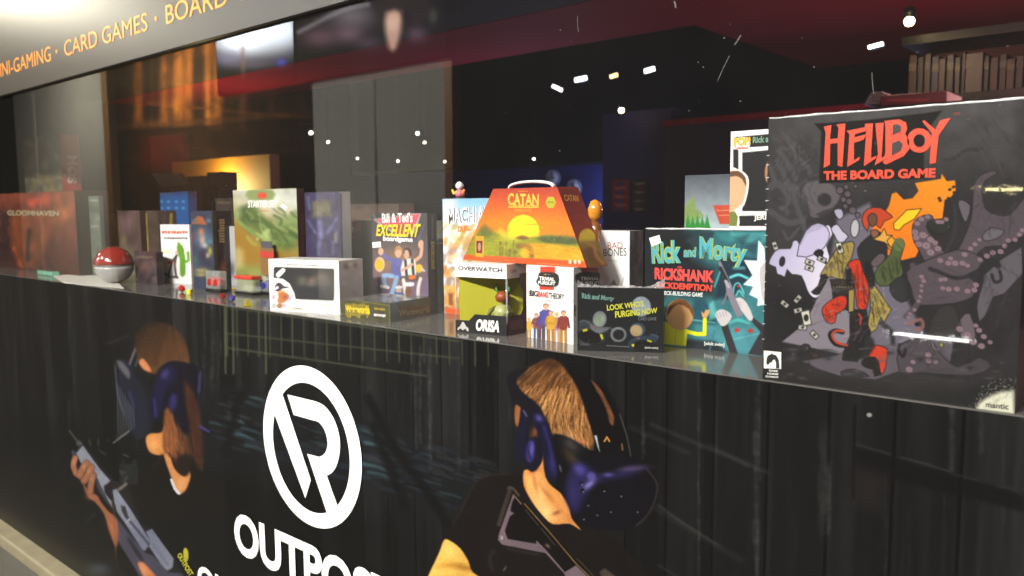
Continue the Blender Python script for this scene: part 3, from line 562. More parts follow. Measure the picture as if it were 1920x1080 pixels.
S.spot(*D_([(430, 740)])[0], 8, 22, (168, 98, 62), .7, -15); S.spot(*D_([(270, 500)])[0], 9, 8, (156, 96, 66), .7)
for a, b, c, rr in (((160, 225), (145, 280), (165, 340), 34), ((240, 265), (210, 310), (190, 350), 44), ((275, 295), (250, 350), (225, 390), 44), ((290, 350), (275, 400), (265, 470), 40)):
    S.line(D_([a, b, c]), (96, 60, 46), rr/3.857+2.5, 1.5, .9, 3); S.line(D_([a, b, c]), SK, rr/3.857, 1.6, 1, 3); S.spot(*D_([((a[0]+b[0])/2-4, (a[1]+b[1])/2)])[0], 3.4, 4.5, (178, 124, 94), .8)
S.poly(D_([(612, 990), (640, 980), (680, 1010), (760, 1110), (680, 1120), (640, 1060)]), (184, 112, 72), 2, 1, 3); S.spot(*D_([(650, 1030)])[0], 6, 12, (214, 146, 104), .7, -30)
S.spot(*D_([(330, 1030)])[0], 22, 12, (58, 68, 78), .8); S.line(D_([(240, 690), (300, 630)]), (46, 52, 54), 3, 2, .7); S.line(D_([(440, 880), (415, 980)]), (60, 56, 40), 3, 2, .5)
S.ell(*D_([(958, 926)])[0], 5, 13, (178, 172, 50), -4, 1)
S.mottle(.10, 1.7, 1.7, 5, 2); S.mottle(.10, 30, 90, 9, 3)
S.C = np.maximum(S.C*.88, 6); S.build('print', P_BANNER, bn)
box('backing', -8.45, 2.15, .002, .018, ZB, -.031, BLKM, bn)
NF = np.array([0, -1.0, 0]); O0 = np.zeros(3)
WF = mat('white_vinyl', (250, 250, 247), .5)
# round emblem and its letter, cut from white vinyl
E_ = T(420, 670, 2.635)
def circ(px_top, px_bot, px_l, px_r, n=96):
    z1, z0 = on_y(*px_top, 0)[2], on_y(*px_bot, 0)[2]; x0, x1 = on_y(*px_l, 0)[0], on_y(*px_r, 0)[0]
    t = np.linspace(0, 2*math.pi, n, endpoint=False); return np.stack([(x0+x1)/2+(x1-x0)/2*np.cos(t), np.full(n, -.0015), (z0+z1)/2+(z1-z0)/2*np.sin(t)], -1)
ro = circ(*E_([(388, 38), (500, 858), (198, 370), (684, 540)])); ri = circ(*E_([(388, 121), (478, 778), (245, 385), (624, 485)]))
me = bpy.data.meshes.new('emblem_ring'); n = len(ro)
me.from_pydata([tuple(p) for p in ro]+[tuple(p) for p in ri], [], [(k, (k+1) % n, n+(k+1) % n, n+k) for k in range(n)]); me.update(); link('emblem_ring', me, WF, bn)
decal('emblem_letter', [E_([(252, 275), (262, 215), (293, 182), (433, 605), (406, 695)]),
    list(E_([(317, 183), (455, 216)]))+[tuple(p) for p in smooth(E_([(470, 222), (505, 243), (540, 290), (565, 350), (577, 415), (574, 480), (560, 533), (538, 568), (512, 583)]), 4, False)]+list(E_([(540, 664), (572, 752), (520, 790), (465, 625), (415, 475), (470, 490)]))+[tuple(p) for p in smooth(E_([(478, 490), (498, 478), (512, 452), (516, 420), (508, 378), (492, 342), (472, 320), (458, 314)]), 4, False)]+list(E_([(348, 283)]))], O0, NF, WF, bn, .0019)
zt_, zb_ = on_y(458, 964, 0)[2], on_y(467.5, 1047, 0)[2]; xl_ = on_y(441, 1000, 0)[0]; xp_ = on_y(576, 1040, 0)[0]
v_, f_ = glyphs('OUTPOST', .035, 0, 1.0); v3, _ = glyphs('OUT', .035, 0, 1.0); fr_ = (v3[:, 0].max()-v3[:, 0].min())/(v_[:, 0].max()-v_[:, 0].min())
wd_ = (xp_-xl_)/(fr_*1.045)
letters('name_lettering', 'OUTPOST', [(xl_, 0, zt_), (xl_+wd_, 0, zt_), (xl_+wd_, 0, zb_), (xl_, 0, zb_)], O0, NF, WF, bn, .035, off=.0019, world=True)
za, zb2 = on_y(385, 1063, 0)[2], on_y(385, 1110, 0)[2]; xa = on_y(372, 1075, 0)[0]; xb = on_y(432, 1085, 0)[0]
letters('small_lettering', 'OU', [(xa, 0, za), (xb, 0, za), (xb, 0, zb2), (xa, 0, zb2)], O0, NF, WF, bn, .03, off=.0019, world=True)
letters('yellow_lettering', 'OUTPOST', D_([(925, 905), (1020, 1060), (990, 1085), (900, 930)]), O0, NF, ink((178, 172, 50)), bn, .02, off=.0019)
# fascia band on the glass
zf = on_y(0, 183, 0)[2]
fa = empty('fascia', (-2.5, -.004, zf), 'grey lettered fascia strip over the shop window', 'shop sign')
box('panel', -8.5, 2.2, -.012, -.001, zf, zf+.55, mat('fascia_grey', (36, 36, 32), .36, var=.06, vscale=4, spec=.6), fa, .001)
OF = np.array([0, -.012, 0.]); OR = ink((226, 140, 26), .38)
tl, br_ = on_pl(120, 62, OF, NF), on_pl(123, 98, OF, NF); x1_, x2_ = on_pl(120, 75, OF, NF)[0], on_pl(277, 40, OF, NF)[0]; x3_ = on_pl(311, 20, OF, NF)[0]; x4_ = on_pl(419, 0, OF, NF)[0]; x0_ = on_pl(95, 90, OF, NF)[0]
zt2, zb3 = on_pl(232, 38, OF, NF)[2], on_pl(240, 69, OF, NF)[2]
def fl(body, xa, xb):
    full = glyphs(body, .0, 0, 1.0)[0]; W_ = full[:, 0].max()-full[:, 0].min(); pos = 0.0; words = body.split(' ')
    for k, wd in enumerate(words):
        v = glyphs(wd, .0, 0, 1.0)[0]; ww = (v[:, 0].max()-v[:, 0].min())/W_; x0 = xa+(xb-xa)*(0 if k == 0 else 1-ww); x1 = x0+(xb-xa)*ww
        letters('lettering', wd, [(x0, -.012, zt2), (x1, -.012, zt2), (x1, -.012, zb3), (x0, -.012, zb3)], OF, NF, OR, fa, .0, off=.0008, world=True)
fl('CARD GAMES', x1_, x2_); Ln = (x2_-x1_)/10
xb4 = x3_+(x4_-x3_)*11/5; fl('BOARD GAMES', x3_, xb4); fl('MINI-GAMING', x0_-Ln*9.6, x0_)
for xd in (on_pl(106, 88, OF, NF)[0], on_pl(292, 24, OF, NF)[0]):
    t = np.linspace(0, 2*math.pi, 20, endpoint=False); zc = (zt2+zb3)/2; r_ = (zt2-zb3)*.13
    me = bpy.data.meshes.new('bullet'); me.from_pydata([(xd+r_*math.cos(a), -.0128, zc+r_*math.sin(a)) for a in t], [], [list(range(20))]); link('bullet', me, OR, fa)
WALL = mat('facade_paint', (52, 50, 48), .8, var=.2, vscale=7)
tag(box('facade_wall', -8.5, 2.2, -.001, .1, zf+.551, 3.297, WALL), 'plain dark wall above the lettered fascia', 'wall')
# the pane: clear float glass, mirrors the street, a breath of dust mixed in as haze to lift the blacks
gm = bpy.data.materials.new('window_glass'); gm.use_nodes = True; n_ = gm.node_tree.nodes; l_ = gm.node_tree.links; n_.clear()
out = n_.new('ShaderNodeOutputMaterial'); tr_ = n_.new('ShaderNodeBsdfTransparent'); gl = n_.new('ShaderNodeBsdfGlossy'); gl.inputs['Roughness'].default_value = 0.0
mx = n_.new('ShaderNodeMixShader'); l_.new(mirror_share(n_, l_, 1.75), mx.inputs[0]); l_.new(tr_.outputs[0], mx.inputs[1]); l_.new(gl.outputs[0], mx.inputs[2])
df = n_.new('ShaderNodeBsdfDiffuse'); df.inputs[0].default_value = (.6, .6, .58, 1); tc = n_.new('ShaderNodeTexCoord'); no = n_.new('ShaderNodeTexNoise'); no.inputs['Scale'].default_value = 5; no.inputs['Detail'].default_value = 8
mr = n_.new('ShaderNodeMapRange'); mr.inputs['To Min'].default_value = .004; mr.inputs['To Max'].default_value = .012; l_.new(tc.outputs['Object'], no.inputs[0]); l_.new(no.outputs[0], mr.inputs[0])
m2 = n_.new('ShaderNodeMixShader'); l_.new(mr.outputs[0], m2.inputs[0]); l_.new(mx.outputs[0], m2.inputs[1]); l_.new(df.outputs[0], m2.inputs[2]); l_.new(m2.outputs[0], out.inputs[0])
me = bpy.data.meshes.new('window_pane'); me.from_pydata([(-8.4, .0005, .0005), (2.1, .0005, .0005), (2.1, .0005, zf+.6), (-8.4, .0005, zf+.6)], [], [(0, 1, 2, 3)])
tag(link('window_pane', me, gm), 'large clear window pane mirroring the street', 'window')
WP = bpy.data.objects['window_pane']; SCR_M = mat('scratch_white', (150, 148, 142), .6, alpha=.26)
def pane_marks(name, lines):
    V, F_ = [], []
    for pts, wd in lines:
        q = np.array([on_y(x, y, -.0004) for x, y in pts]); k0 = np.linalg.norm(q[0]-CAM)/FPX*wd/2
        for i in range(len(q)-1):
            d = q[i+1]-q[i]; n = np.array([-d[2], 0, d[0]]); n = n/max(1e-9, np.linalg.norm(n))*k0; b0 = len(V); V.extend([tuple(q[i]-n), tuple(q[i+1]-n), tuple(q[i+1]+n), tuple(q[i]+n)]); F_.append((b0, b0+1, b0+2, b0+3))
    me = bpy.data.meshes.new(name); me.from_pydata(V, [], F_); me.update(); return link(name, me, SCR_M, WP)
pane_marks('scratch', [(smooth([(1389, 66), (1383, 76), (1377, 84)], 4, False), 2.2)]); pane_marks('scratch', [(smooth([(1368, 104), (1357, 126), (1345, 153)], 4, False), 1.3)]); pane_marks('scratch', [(smooth([(1635, 136), (1636, 155), (1638, 176)], 4, False), 1.3)]); pane_marks('scratch', [(smooth([(1264, 2), (1266, 8), (1267, 15)], 4, False), 3)]); pane_marks('scratch', [(smooth([(1083, 30), (1083, 44), (1084, 58)], 4, False), 1.2)])
pane_marks('dust', [([(x, y), (x+1.2+rng.random()*1.6, y+rng.random())], 1+rng.random()*1.6) for x, y in [(900+rng.random()*1000, 5+rng.random()*420) for k in range(34)]])
# ------------------------------------------------------------------ what the pane mirrors: pillars and the front across the street
PG = mat('pillar_plaster', (206, 204, 192), .8, var=.05, vscale=3); PT = mat('pillar_brown_wood', (150, 108, 60), .6, var=.2)
Yp = 4.6
def pillar(xa, xb, xt, label):
    a, b = street(xa, 390, Yp), street(xb, 390, Yp); t = street(xt, 390, Yp)
    r = empty('street_pillar', (a[0], -Yp, -1.15), label, 'pillar', 'pale pillars across the pavement')
    box('shaft', a[0], b[0], -Yp-.12, -Yp, -1.15, 3.298, PG, r, .01)
    if xt > xb: box('trim', b[0]+.004, t[0], -Yp-.1, -Yp+.03, -1.15, 3.298, PT, r, .01)
pillar(78, 205, 216, 'wide pale pillar with brown trim at the far left'); pillar(38, 74, 0, 'narrow pale pillar left of the wide one')
pillar(592, 703, 0, 'pale pillar left of the dark joint'); pillar(709, 838, 855, 'pale pillar with brown trim right of the dark joint')
Yb = 9.0
ob = empty('opposite_building', (-12, -Yb, -1.15), 'brown house front across the street with tall amber windows', 'building')
box('wall', -32, 8, -Yb-.4, -Yb, -1.15, 7.5, mat('opposite_brick', (70, 48, 50), .85, var=.35, vscale=3), ob)
for i, (x, pw, lab) in enumerate(((335, 4200, 'amber floodlight on the canopy edge left of the lit sign'), (455, 1800, 'amber floodlight on the canopy edge behind the lit sign'))):
    p = street(x, 150, 9.0); wl = empty('floodlight', (p[0], -5.5, 3.38), lab, 'floodlight', 'amber floodlights lighting the house front'); box('case', p[0]-.14, p[0]+.14, -5.56, -5.41, 3.31, 3.44, BLKM, wl, .01); d = bpy.data.lights.new('floodlight_beam', 'SPOT'); d.energy = pw; d.color = (1, .62, .26); d.spot_size = 1.9; d.spot_blend = .9; d.shadow_soft_size = .01
    o = bpy.data.objects.new('floodlight_beam', d); COL.objects.link(o); o.parent = wl; o.location = (0, -.1, -.01); o.rotation_euler = (Vector((p[0], -9, 2.4))-Vector((p[0], -5.6, 3.37))).to_track_quat('-Z', 'Y').to_euler()
Yh = 3.4
BACKLIT = bpy.data.materials.new('backlit_print'); BACKLIT.use_nodes = True; n_ = BACKLIT.node_tree.nodes; l_ = BACKLIT.node_tree.links; at_ = n_.new('ShaderNodeAttribute'); at_.attribute_name = 'ink'; b_ = n_['Principled BSDF']; l_.new(at_.outputs['Color'], b_.inputs['Base Color']); l_.new(at_.outputs['Color'], b_.inputs['Emission Color']); b_.inputs['Emission Strength'].default_value = 17.0; BACKLIT.cycles.emission_sampling = 'NONE'
def mirrored_sheet(xa, xb, y0, y1, Y, base, px):
    """a sheet across the street, drawn where the pane mirrors it"""
    a, b = on_y(xa, y1, Y), on_y(xb, y1, Y); z0 = min(a[2], b[2]); z1 = max(on_y(xa, y0, Y)[2], on_y(xb, y0, Y)[2])
    s_ = Sheet([(a[0], Y, z1), (b[0], Y, z1), (b[0], Y, z0), (a[0], Y, z0)], base, px); s_.box = (a[0], b[0], z0, z1); return s_
def flip(s_): s_.P = s_.P*np.array([1, -1, 1]); s_.N = np.array([0, 1., 0]); return s_
def hang(name, s_, label):
    x0, x1, z0, z1 = s_.box; r = empty(name, ((x0+x1)/2, -Yh, z0), label, 'sign', 'lit signs hanging under the canopy')
    box('casing', x0-.02, x1+.02, -Yh-.09, -Yh-.002, z0-.02, z1+.02, BLKM, r, .004)
    for x in (x0+.1, x1-.1): tube('hanger', [(x, -Yh-.04, z1+.021), (x, -Yh-.04, 3.299)], .008, BLKM, r, 6)
    flip(s_).build('lit_print', BACKLIT, r)
sh = mirrored_sheet(408, 552, 10, 150, Yh, (5, 5, 7), 2.0)
sh.spot(480, 60, 80, 42, (250, 252, 255), 1); sh.spot(450, 78, 50, 26, (240, 246, 255), 1); sh.spot(530, 55, 40, 34, (235, 245, 255), .9); sh.spot(430, 112, 30, 14, (120, 116, 140), .7); sh.spot(528, 118, 10, 8, (70, 70, 190), .8); sh.spot(475, 120, 40, 10, (90, 80, 90), .7); sh.line([(455, 90), (456, 150)], (120, 90, 70), 6, 4, .6)
sh.line([(400, 168), (480, 158), (560, 140)], (5, 5, 7), 34, 12, .95); hang('lit_sign', sh, 'bright white lit sign hanging under the canopy')
sh = mirrored_sheet(556, 836, -10, 104, Yh, (9, 8, 9), 2.2)
sh.spot(660, 30, 50, 30, (104, 96, 100), .9); sh.spot(600, 70, 40, 22, (96, 70, 80), .8); sh.line([(560, 60), (640, 20), (690, 8)], (150, 146, 150), 6, 5, .7, 3); sh.spot(655, 64, 26, 16, (110, 84, 96), .8); sh.poly([(700, -20), (800, -20), (800, 34), (775, 44), (760, 28), (722, 30), (706, 18)], (34, 27, 26), 8, .95, 2); sh.poly([(724, 24), (752, 22), (752, 60), (742, 92), (730, 92), (722, 60)], (196, 156, 132), 6, .95, 2); sh.spot(737, 44, 10, 14, (214, 180, 160), .8); sh.spot(780, 64, 24, 18, (92, 70, 84), .8); sh.spot(690, 80, 30, 14, (70, 54, 66), .8); sh.spot(812, 30, 10, 16, (80, 78, 66), .7); sh.line([(740, 0), (770, 60)], (44, 34, 32), 4, 3, .7)
hang('lit_poster', sh, 'lit poster of blurred pink and tan shapes under the canopy')
sh = mirrored_sheet(60, 640, 20, 430, Yb-.04, (46, 36, 36), 2.2)
for x0, x1, y0, y1, c, a_ in ((200, 250, 60, 260, (58, 42, 38), .9), (250, 455, 60, 240, (92, 66, 46), .8), (455, 640, 40, 240, (52, 40, 44), .8), (200, 640, 250, 430, (50, 38, 36), .7)): sh.poly([(x0, y0), (x1, y0-20), (x1, y1), (x0, y1)], c, 12, a_)
for x0, x1, c in ((206, 218, (110, 74, 46)), (252, 266, (150, 104, 60)), (302, 314, (150, 106, 62)), (326, 344, (196, 140, 78)), (346, 362, (176, 122, 66)), (382, 396, (206, 146, 80)), (400, 414, (196, 138, 74)), (452, 460, (110, 80, 62)), (505, 513, (96, 72, 62)), (560, 568, (84, 66, 62))): sh.poly([(x0, 70), (x1, 66), (x1, 236), (x0, 238)], c, 5, .95)
for x0, x1 in ((270, 298), (364, 380), (420, 448), (468, 500)): sh.poly([(x0, 110), (x1, 104), (x1, 222), (x0, 226)], (24, 20, 28), 6, .95); sh.line([((x0+x1)/2, 108), ((x0+x1)/2, 224)], (84, 60, 40), 3, 2, .8)
for y, c, wd in ((242, (100, 74, 54), 9), (252, (30, 24, 26), 6), (300, (76, 58, 48), 7), (310, (28, 22, 24), 5), (92, (84, 62, 48), 8)): sh.line([(180, y), (640, y-(y-400)*-.0-.16*(640-180)*(400-y)/340)], c, wd, 4, .85)
sh.line([(278, 193), (470, 212), (600, 222)], (150, 104, 56), 3, 1.5, .8); sh.poly([(262, 258), (345, 250), (345, 318), (262, 322)], (88, 34, 40), 8, .8); sh.line([(280, 300), (330, 275), (400, 282)], (96, 60, 50), 5, 4, .7, 3); sh.mottle(.3, 22, 22, 5); sh.mottle(.25, 6, 40, 9)
sh.poly([(60, 20), (190, 20), (190, 430), (60, 430)], (20, 18, 20), 20, .9)
flip(sh).build('front_stone', mat('p_dummy', (0, 0, 0)) if False else print_mat('house_front_stone', .85), ob)
# white light bar low on the shop opposite and a tube lamp above the pavement
TB = mat('tube_white', (255, 255, 255), .3, emit=(255, 255, 250), es=24); TY = mat('tube_yellow', (255, 240, 190), .3, emit=(255, 236, 170), es=20)
a, b = street(1676, 629, 6.0), street(1816, 640, 6.0)
o = empty('light_bar', ((a[0]+b[0])/2, -6, -1.15), 'white light bar low on a post across the street', 'lamp'); 
tube('tube', [(a[0], -6, b[2]+.01), (b[0], -6, b[2])], .011, TB, o); box('base', a[0]-.02, b[0]+.02, -6.1, -6.03, -1.15, b[2]+.03, BLKM, o)
for i, (xa, xb) in enumerate(((1848, 1872), (1878, 1916))):
    a, b = street(xa, 355, 6.5), street(xb, 355, 6.5); o = empty('tube_lamp', ((a[0]+b[0])/2, -6.5, b[2]), ['short yellow tube lamp across the street', 'longer yellow tube lamp across the street'][i], 'lamp', 'yellow tube lamps across the street')
    tube('tube', [(a[0], -6.5, b[2]), (b[0], -6.5, b[2])], .011, TY, o); box('fitting', a[0], b[0], -6.55, -6.53, b[2]-.03, b[2]+.03, BLKM, o); tube('stem', [((a[0]+b[0])/2, -6.54, b[2]+.03), ((a[0]+b[0])/2, -6.54, 3.2)], .01, BLKM, o)
# ------------------------------------------------------------------ boxes on the sill
class Carton: pass
def carton(label, A, B, z0, h, depth, body, name='game_box', cat='game box', rough=.45, coat=.5, group=None, bev=.0009):
    c = Carton(); A = np.array([A[0], A[1], z0]); B = np.array([B[0], B[1], z0]); up = np.array([0, 0, h])
    d = B-A; n = np.array([-d[1], d[0], 0]); n /= np.linalg.norm(n); c.D = n*depth; c.N = -n
    c.F = [A+up, B+up, B, A]; c.SD = [B+up, B+up+c.D, B+c.D, B]; c.SN = d/np.linalg.norm(d); c.TP = [A+up+c.D, B+up+c.D, B+up, A+up]
    c.O, c.SO = A, B; c.z1 = z0+h
    c.root = empty(name, (A+B)/2+c.D/2, label, cat, group)
    c.carton = hexa('carton', c.F, c.D, mat('carton_%02x%02x%02x_%d' % (*body, int(rough*100)), body, rough, coat=coat), c.root, bev)
    return c
def px_w(x, y, z=0.0): p = on_z(x, y, z); return p[:2]
def at_depth(xl, xr, ytop, Y, yt2=None):
    a, b = on_y(xl, ytop, Y), on_y(xr, ytop if yt2 is None else yt2, Y); return (a[0], Y), (b[0], Y), a[2]
def fig(S, x, y, h, coat_c, leg_c, skin, hair_c, arms='down', lean=0):
    """a small generic printed person, feet at x,y"""
    w_ = h*.13
    S.line([(x-w_*.45, y-h*.5), (x-w_*.5+lean*.3, y)], leg_c, w_*.75, .7); S.line([(x+w_*.45, y-h*.5), (x+w_*.55, y)], leg_c, w_*.75, .7)
    S.poly([(x-w_*1.0, y-h*.8), (x-w_*.4, y-h*.86), (x+w_*.4, y-h*.86), (x+w_*1.0, y-h*.8), (x+w_*.9, y-h*.45), (x-w_*.9, y-h*.45)], coat_c, .8, 1, 2)
    if arms == 'cross': S.line([(x-w_, y-h*.76), (x-w_*1.2, y-h*.62), (x+w_*.6, y-h*.62)], np.array(coat_c)*.8, w_*.5, .7); S.line([(x+w_, y-h*.76), (x+w_*1.2, y-h*.6), (x-w_*.5, y-h*.6)], np.array(coat_c)*.9, w_*.5, .7)
    elif arms == 'down': S.line([(x-w_, y-h*.78), (x-w_*1.35, y-h*.5)], np.array(coat_c)*.9, w_*.5, .7); S.line([(x+w_, y-h*.78), (x+w_*1.35, y-h*.5)], np.array(coat_c)*.85, w_*.5, .7)
    S.line([(x, y-h*.86), (x, y-h*.9)], skin, w_*.5, .6)
    S.ell(x, y-h*.95, w_*.62, h*.068, hair_c, 0, .7); S.ell(x, y-h*.935, w_*.5, h*.058, skin, 0, .6)
# ---- the big grey box at the right
c = carton('large dark grey box with orange and lilac cover art, largest on the sill', (-.3848, .008), (on_y(1903, 776, .008)[0], .008), 0, .300, .105, (30, 29, 30), coat=1.0, rough=.3)
S = Sheet(c.F, (40, 38, 40), 1.2); H1 = T(1430, 200, 3.857); H2 = T(1670, 180, 3.6); H3 = T(1430, 450, 3.6); H4 = T(1670, 480, 3.376)
S.grad([(1425, 180), (1930, 150), (1930, 330), (1440, 420)], (70, 69, 70), (44, 43, 45), (1600, 200), (1600, 400), 40); S.spot(1480, 380, 70, 120, (58, 57, 60), .8); S.poly([(1425, 520), (1560, 560), (1500, 660), (1425, 720)], (30, 29, 31), 30, .9); S.poly([(1420, 690), (1700, 730), (1910, 720), (1910, 800), (1420, 760)], (24, 23, 24), 14, .95)
S.mottle(.16, 26, 26, 4)
GR = (74, 73, 76)
for pts, wd in (([(120, 320), (190, 420), (240, 520)], 9), ([(230, 270), (240, 350), (330, 440), (340, 480)], 9), ([(110, 390), (150, 480), (190, 560)], 9), ([(50, 420), (90, 540)], 9), ([(130, 300), (200, 300), (235, 260)], 5), ([(60, 760), (180, 840), (290, 820)], 12), ([(220, 600), (240, 700), (290, 820), (300, 880)], 9), ([(150, 600), (190, 680), (140, 740)], 8), ([(60, 580), (100, 560), (230, 590)], 14), ([(150, 900), (190, 960), (260, 880)], 5)): S.line(H1(pts), GR, wd, 2, .75, 3)
S.poly(H1([(290, 600), (350, 540), (480, 550), (560, 640), (520, 720), (470, 770), (400, 800), (350, 790), (330, 700)]), (88, 84, 88), 2.5, .9, 3); S.ell(*H1([(448, 672)])[0], 13, 12, (44, 43, 46), 10, 2); S.poly(H1([(380, 780), (440, 750), (510, 730), (470, 780), (430, 800)]), (48, 46, 48), 1.5, .8)
LV = (98, 93, 106)
S.poly([(1508, 640), (1545, 560), (1560, 470), (1570, 410), (1630, 380), (1660, 430), (1700, 560), (1740, 640), (1700, 690), (1560, 655), (1468, 641)], LV, 4, .95)
S.poly(H3([(135, 685), (240, 600), (330, 480), (380, 370), (480, 200), (580, 200), (600, 700), (560, 760), (510, 765), (300, 720)]), (112, 106, 116), 1.2)
S.poly(H3([(270, 818), (500, 780), (560, 740), (900, 700), (1100, 640), (1300, 600), (1260, 860), (900, 890), (760, 940), (520, 915), (380, 870)]), (84, 77, 86), 1.5)
S.ol = (22, 21, 23)
S.grad(smooth(H3([(45, 160), (70, 100), (110, 62), (190, 60), (205, 15), (232, 5), (262, 40), (300, -40), (380, -70), (445, -100), (470, -40), (430, 40), (450, 110), (430, 190), (390, 270), (380, 375), (340, 385), (305, 340), (265, 240), (200, 230), (165, 195), (150, 245), (128, 235), (100, 225), (90, 180)]), 2), (150, 146, 176), (186, 182, 196), (1450, 480), (1550, 520), 1.1)
S.poly(H1([(310, 900), (400, 840), (470, 880), (480, 960), (400, 1060), (250, 1080)]), (158, 152, 180), 2.5, .85, 2); S.poly(H1([(495, 880), (540, 850), (580, 900), (620, 940), (560, 990), (520, 930)]), (160, 156, 176), 1.2, 1, 2); S.poly(H1([(515, 750), (570, 740), (585, 790), (550, 815)]), (150, 146, 166), 1.2, .9, 2)
S.ell(*H3([(133, 145)])[0], 5, 9, (36, 34, 40), 10, 1.2); S.poly(H3([(345, 90), (380, 62), (412, 80), (405, 110), (430, 140), (425, 160), (380, 120)]), (30, 28, 30), 1, 1, 2)
FL = (196, 116, 22)
fl_ = H2([(165, 588), (340, 560), (345, 525), (380, 575), (435, 570), (440, 640), (400, 690), (365, 700), (350, 830), (300, 850), (200, 830), (150, 880), (160, 960), (195, 1030), (170, 1085), (70, 1110), (-40, 1060), (-100, 1000), (-130, 880), (-60, 820), (-10, 740), (10, 660), (40, 650), (90, 700), (150, 690), (190, 640)])
S.grad(fl_, (202, 122, 22), (206, 104, 18), (1760, 340), (1680, 460), 1.1)
S.poly(H2([(20, 860), (90, 790), (110, 770), (210, 760), (160, 830), (90, 870), (60, 905), (25, 900)]), (206, 164, 24), 1.1); S.poly(H2([(-40, 1000), (0, 940), (60, 1000), (20, 1060)]), (200, 140, 30), 2, .8)
for x, y in ((400, 632), (430, 650), (425, 614), (390, 690), (335, 706), (328, 690)): S.ell(*H2([(x, y)])[0], 2.6, 1.8, (60, 40, 24), -15, .8)
# curling arms with suckers
TN, TD, TS = (76, 67, 74), (52, 46, 52), (108, 88, 98)
S.poly(H2([(560, 620), (600, 540), (680, 505), (725, 520), (640, 570), (620, 650), (640, 760), (720, 800), (800, 800), (900, 690), (960, 640), (960, 900), (900, 940), (760, 1010), (640, 1020), (560, 1090), (420, 1180), (330, 1180), (440, 1060), (520, 900), (550, 780)]), TN, 2, 1, 2)
S.poly(H2([(150, 870), (190, 820), (260, 800), (290, 830), (240, 880), (290, 960), (350, 1040), (420, 1090), (400, 1180), (260, 1150), (190, 1040), (150, 960)]), TN, 1.5, 1, 2)
S.line(H2([(430, 740), (440, 850), (420, 960), (370, 1060)]), TD, 7, 1.5, .9, 3); S.poly(H2([(250, 850), (330, 830), (400, 840), (390, 910), (330, 930), (270, 900)]), (42, 46, 40), 1.5, .9, 3)
S.poly(H2([(455, 720), (480, 700), (540, 740), (520, 830), (500, 850), (470, 780)]), (92, 88, 98), 1.5, .9, 2); S.poly(H2([(620, 940), (680, 890), (770, 910), (720, 960), (640, 980)]), (92, 88, 96), 1.5, .9, 2)
S.poly(H4([(100, 100), (200, 40), (420, -40), (560, 0), (600, 60), (480, 120), (560, 180), (520, 260), (400, 300), (260, 310), (160, 300), (130, 200)]), TN, 2, 1, 2); S.line(H4([(250, 80), (330, 110), (420, 140), (560, 110)]), (34, 32, 36), 7, 2, .9, 3)
S.poly(H4([(560, 150), (700, 20), (830, -60), (838, 110), (720, 240), (650, 260), (600, 380), (560, 420), (545, 330)]), (86, 82, 90), 2, .95)
S.line(H4([(680, 60), (640, 40), (580, 70), (570, 160), (540, 260), (520, 360), (560, 470), (600, 530)]), (36, 34, 38), 12, 1.5, .95, 3); S.line(H4([(640, 120), (660, 165), (700, 150), (690, 95)]), (36, 34, 38), 6, 1.2, .95, 3)
S.poly(H4([(60, 560), (240, 520), (300, 600), (420, 700), (560, 640), (640, 700), (500, 760), (200, 740), (60, 740)]), (68, 62, 68), 3, .9, 2); S.poly(H4([(440, 400), (500, 360), (540, 500), (500, 560), (420, 470)]), (96, 86, 94), 1.5, .9, 2)
S.line(H4([(140, 60), (190, 200), (180, 290), (100, 380)]), TN, 11, 1.5, .9, 3); S.line(H4([(120, 430), (190, 400), (205, 450), (160, 465)]), (124, 82, 80), 6, 1.4, .9, 3); S.ell(*H4([(168, 432)])[0], 4, 3, (30, 26, 28), 20, 1)
def sucker(p, r_, a=1.0): S.ell(p[0], p[1], r_, r_*.8, TS, 15, .8, a); S.ell(p[0]+.4, p[1]+.2, r_*.55, r_*.42, (132, 108, 116), 15, .7, a); S.ell(p[0]+.4, p[1]+.2, r_*.28, r_*.2, (80, 64, 72), 15, .7, a)
for x, y, r_ in ((560, 605, 7), (605, 580, 5), (615, 632, 6.5), (585, 672, 5.5), (627, 686, 6), (600, 720, 5), (652, 750, 7), (690, 785, 5), (672, 575, 4)): S.ell(*H1([(x, y)])[0], r_, r_, (86, 76, 84), 0, 1, .9)
for k in range(9): S.ell(*H2([(370+30*k, 430-11*k+14*math.sin(k))])[0], 2.6, 2.2, (72, 70, 70), 0, 1, .8)
# a group of plain coated explorers, seen small
KH = (134, 118, 62)
S.poly(H3([(395, 225), (480, 90), (520, 40), (590, 10), (620, 30), (600, 120), (560, 190), (545, 265), (470, 250), (400, 250)]), KH, 1.2, 1, 2); S.poly(H3([(400, 235), (440, 250), (400, 330), (370, 370), (330, 350), (375, 310)]), (38, 36, 36), 1.2, 1, 2); S.poly(H3([(455, 265), (620, 270), (620, 340), (540, 355), (470, 330)]), (52, 44, 36), 1.2); S.poly(H3([(470, 330), (580, 350), (590, 480), (480, 440)]), (34, 32, 33), 1.5)
S.ell(*H1([(668, 880)])[0], 8, 17, (150, 148, 154), 5, 1)
S.poly(H3([(580, 150), (660, 130), (690, 200), (720, 270), (715, 400), (690, 475), (640, 450), (620, 280), (590, 200)]), (182, 48, 26), 1.2, 1, 2)
S.poly(H3([(410, 450), (470, 400), (540, 370), (570, 400), (560, 460), (500, 500), (490, 555), (440, 560), (405, 500)]), (182, 48, 26), 1.4, 1, 2); S.line(H3([(470, 435), (520, 440)]), (120, 30, 20), 2, 1, .8); S.line(H3([(410, 500), (450, 520), (495, 500)]), (120, 30, 20), 1.6, 1, .7)
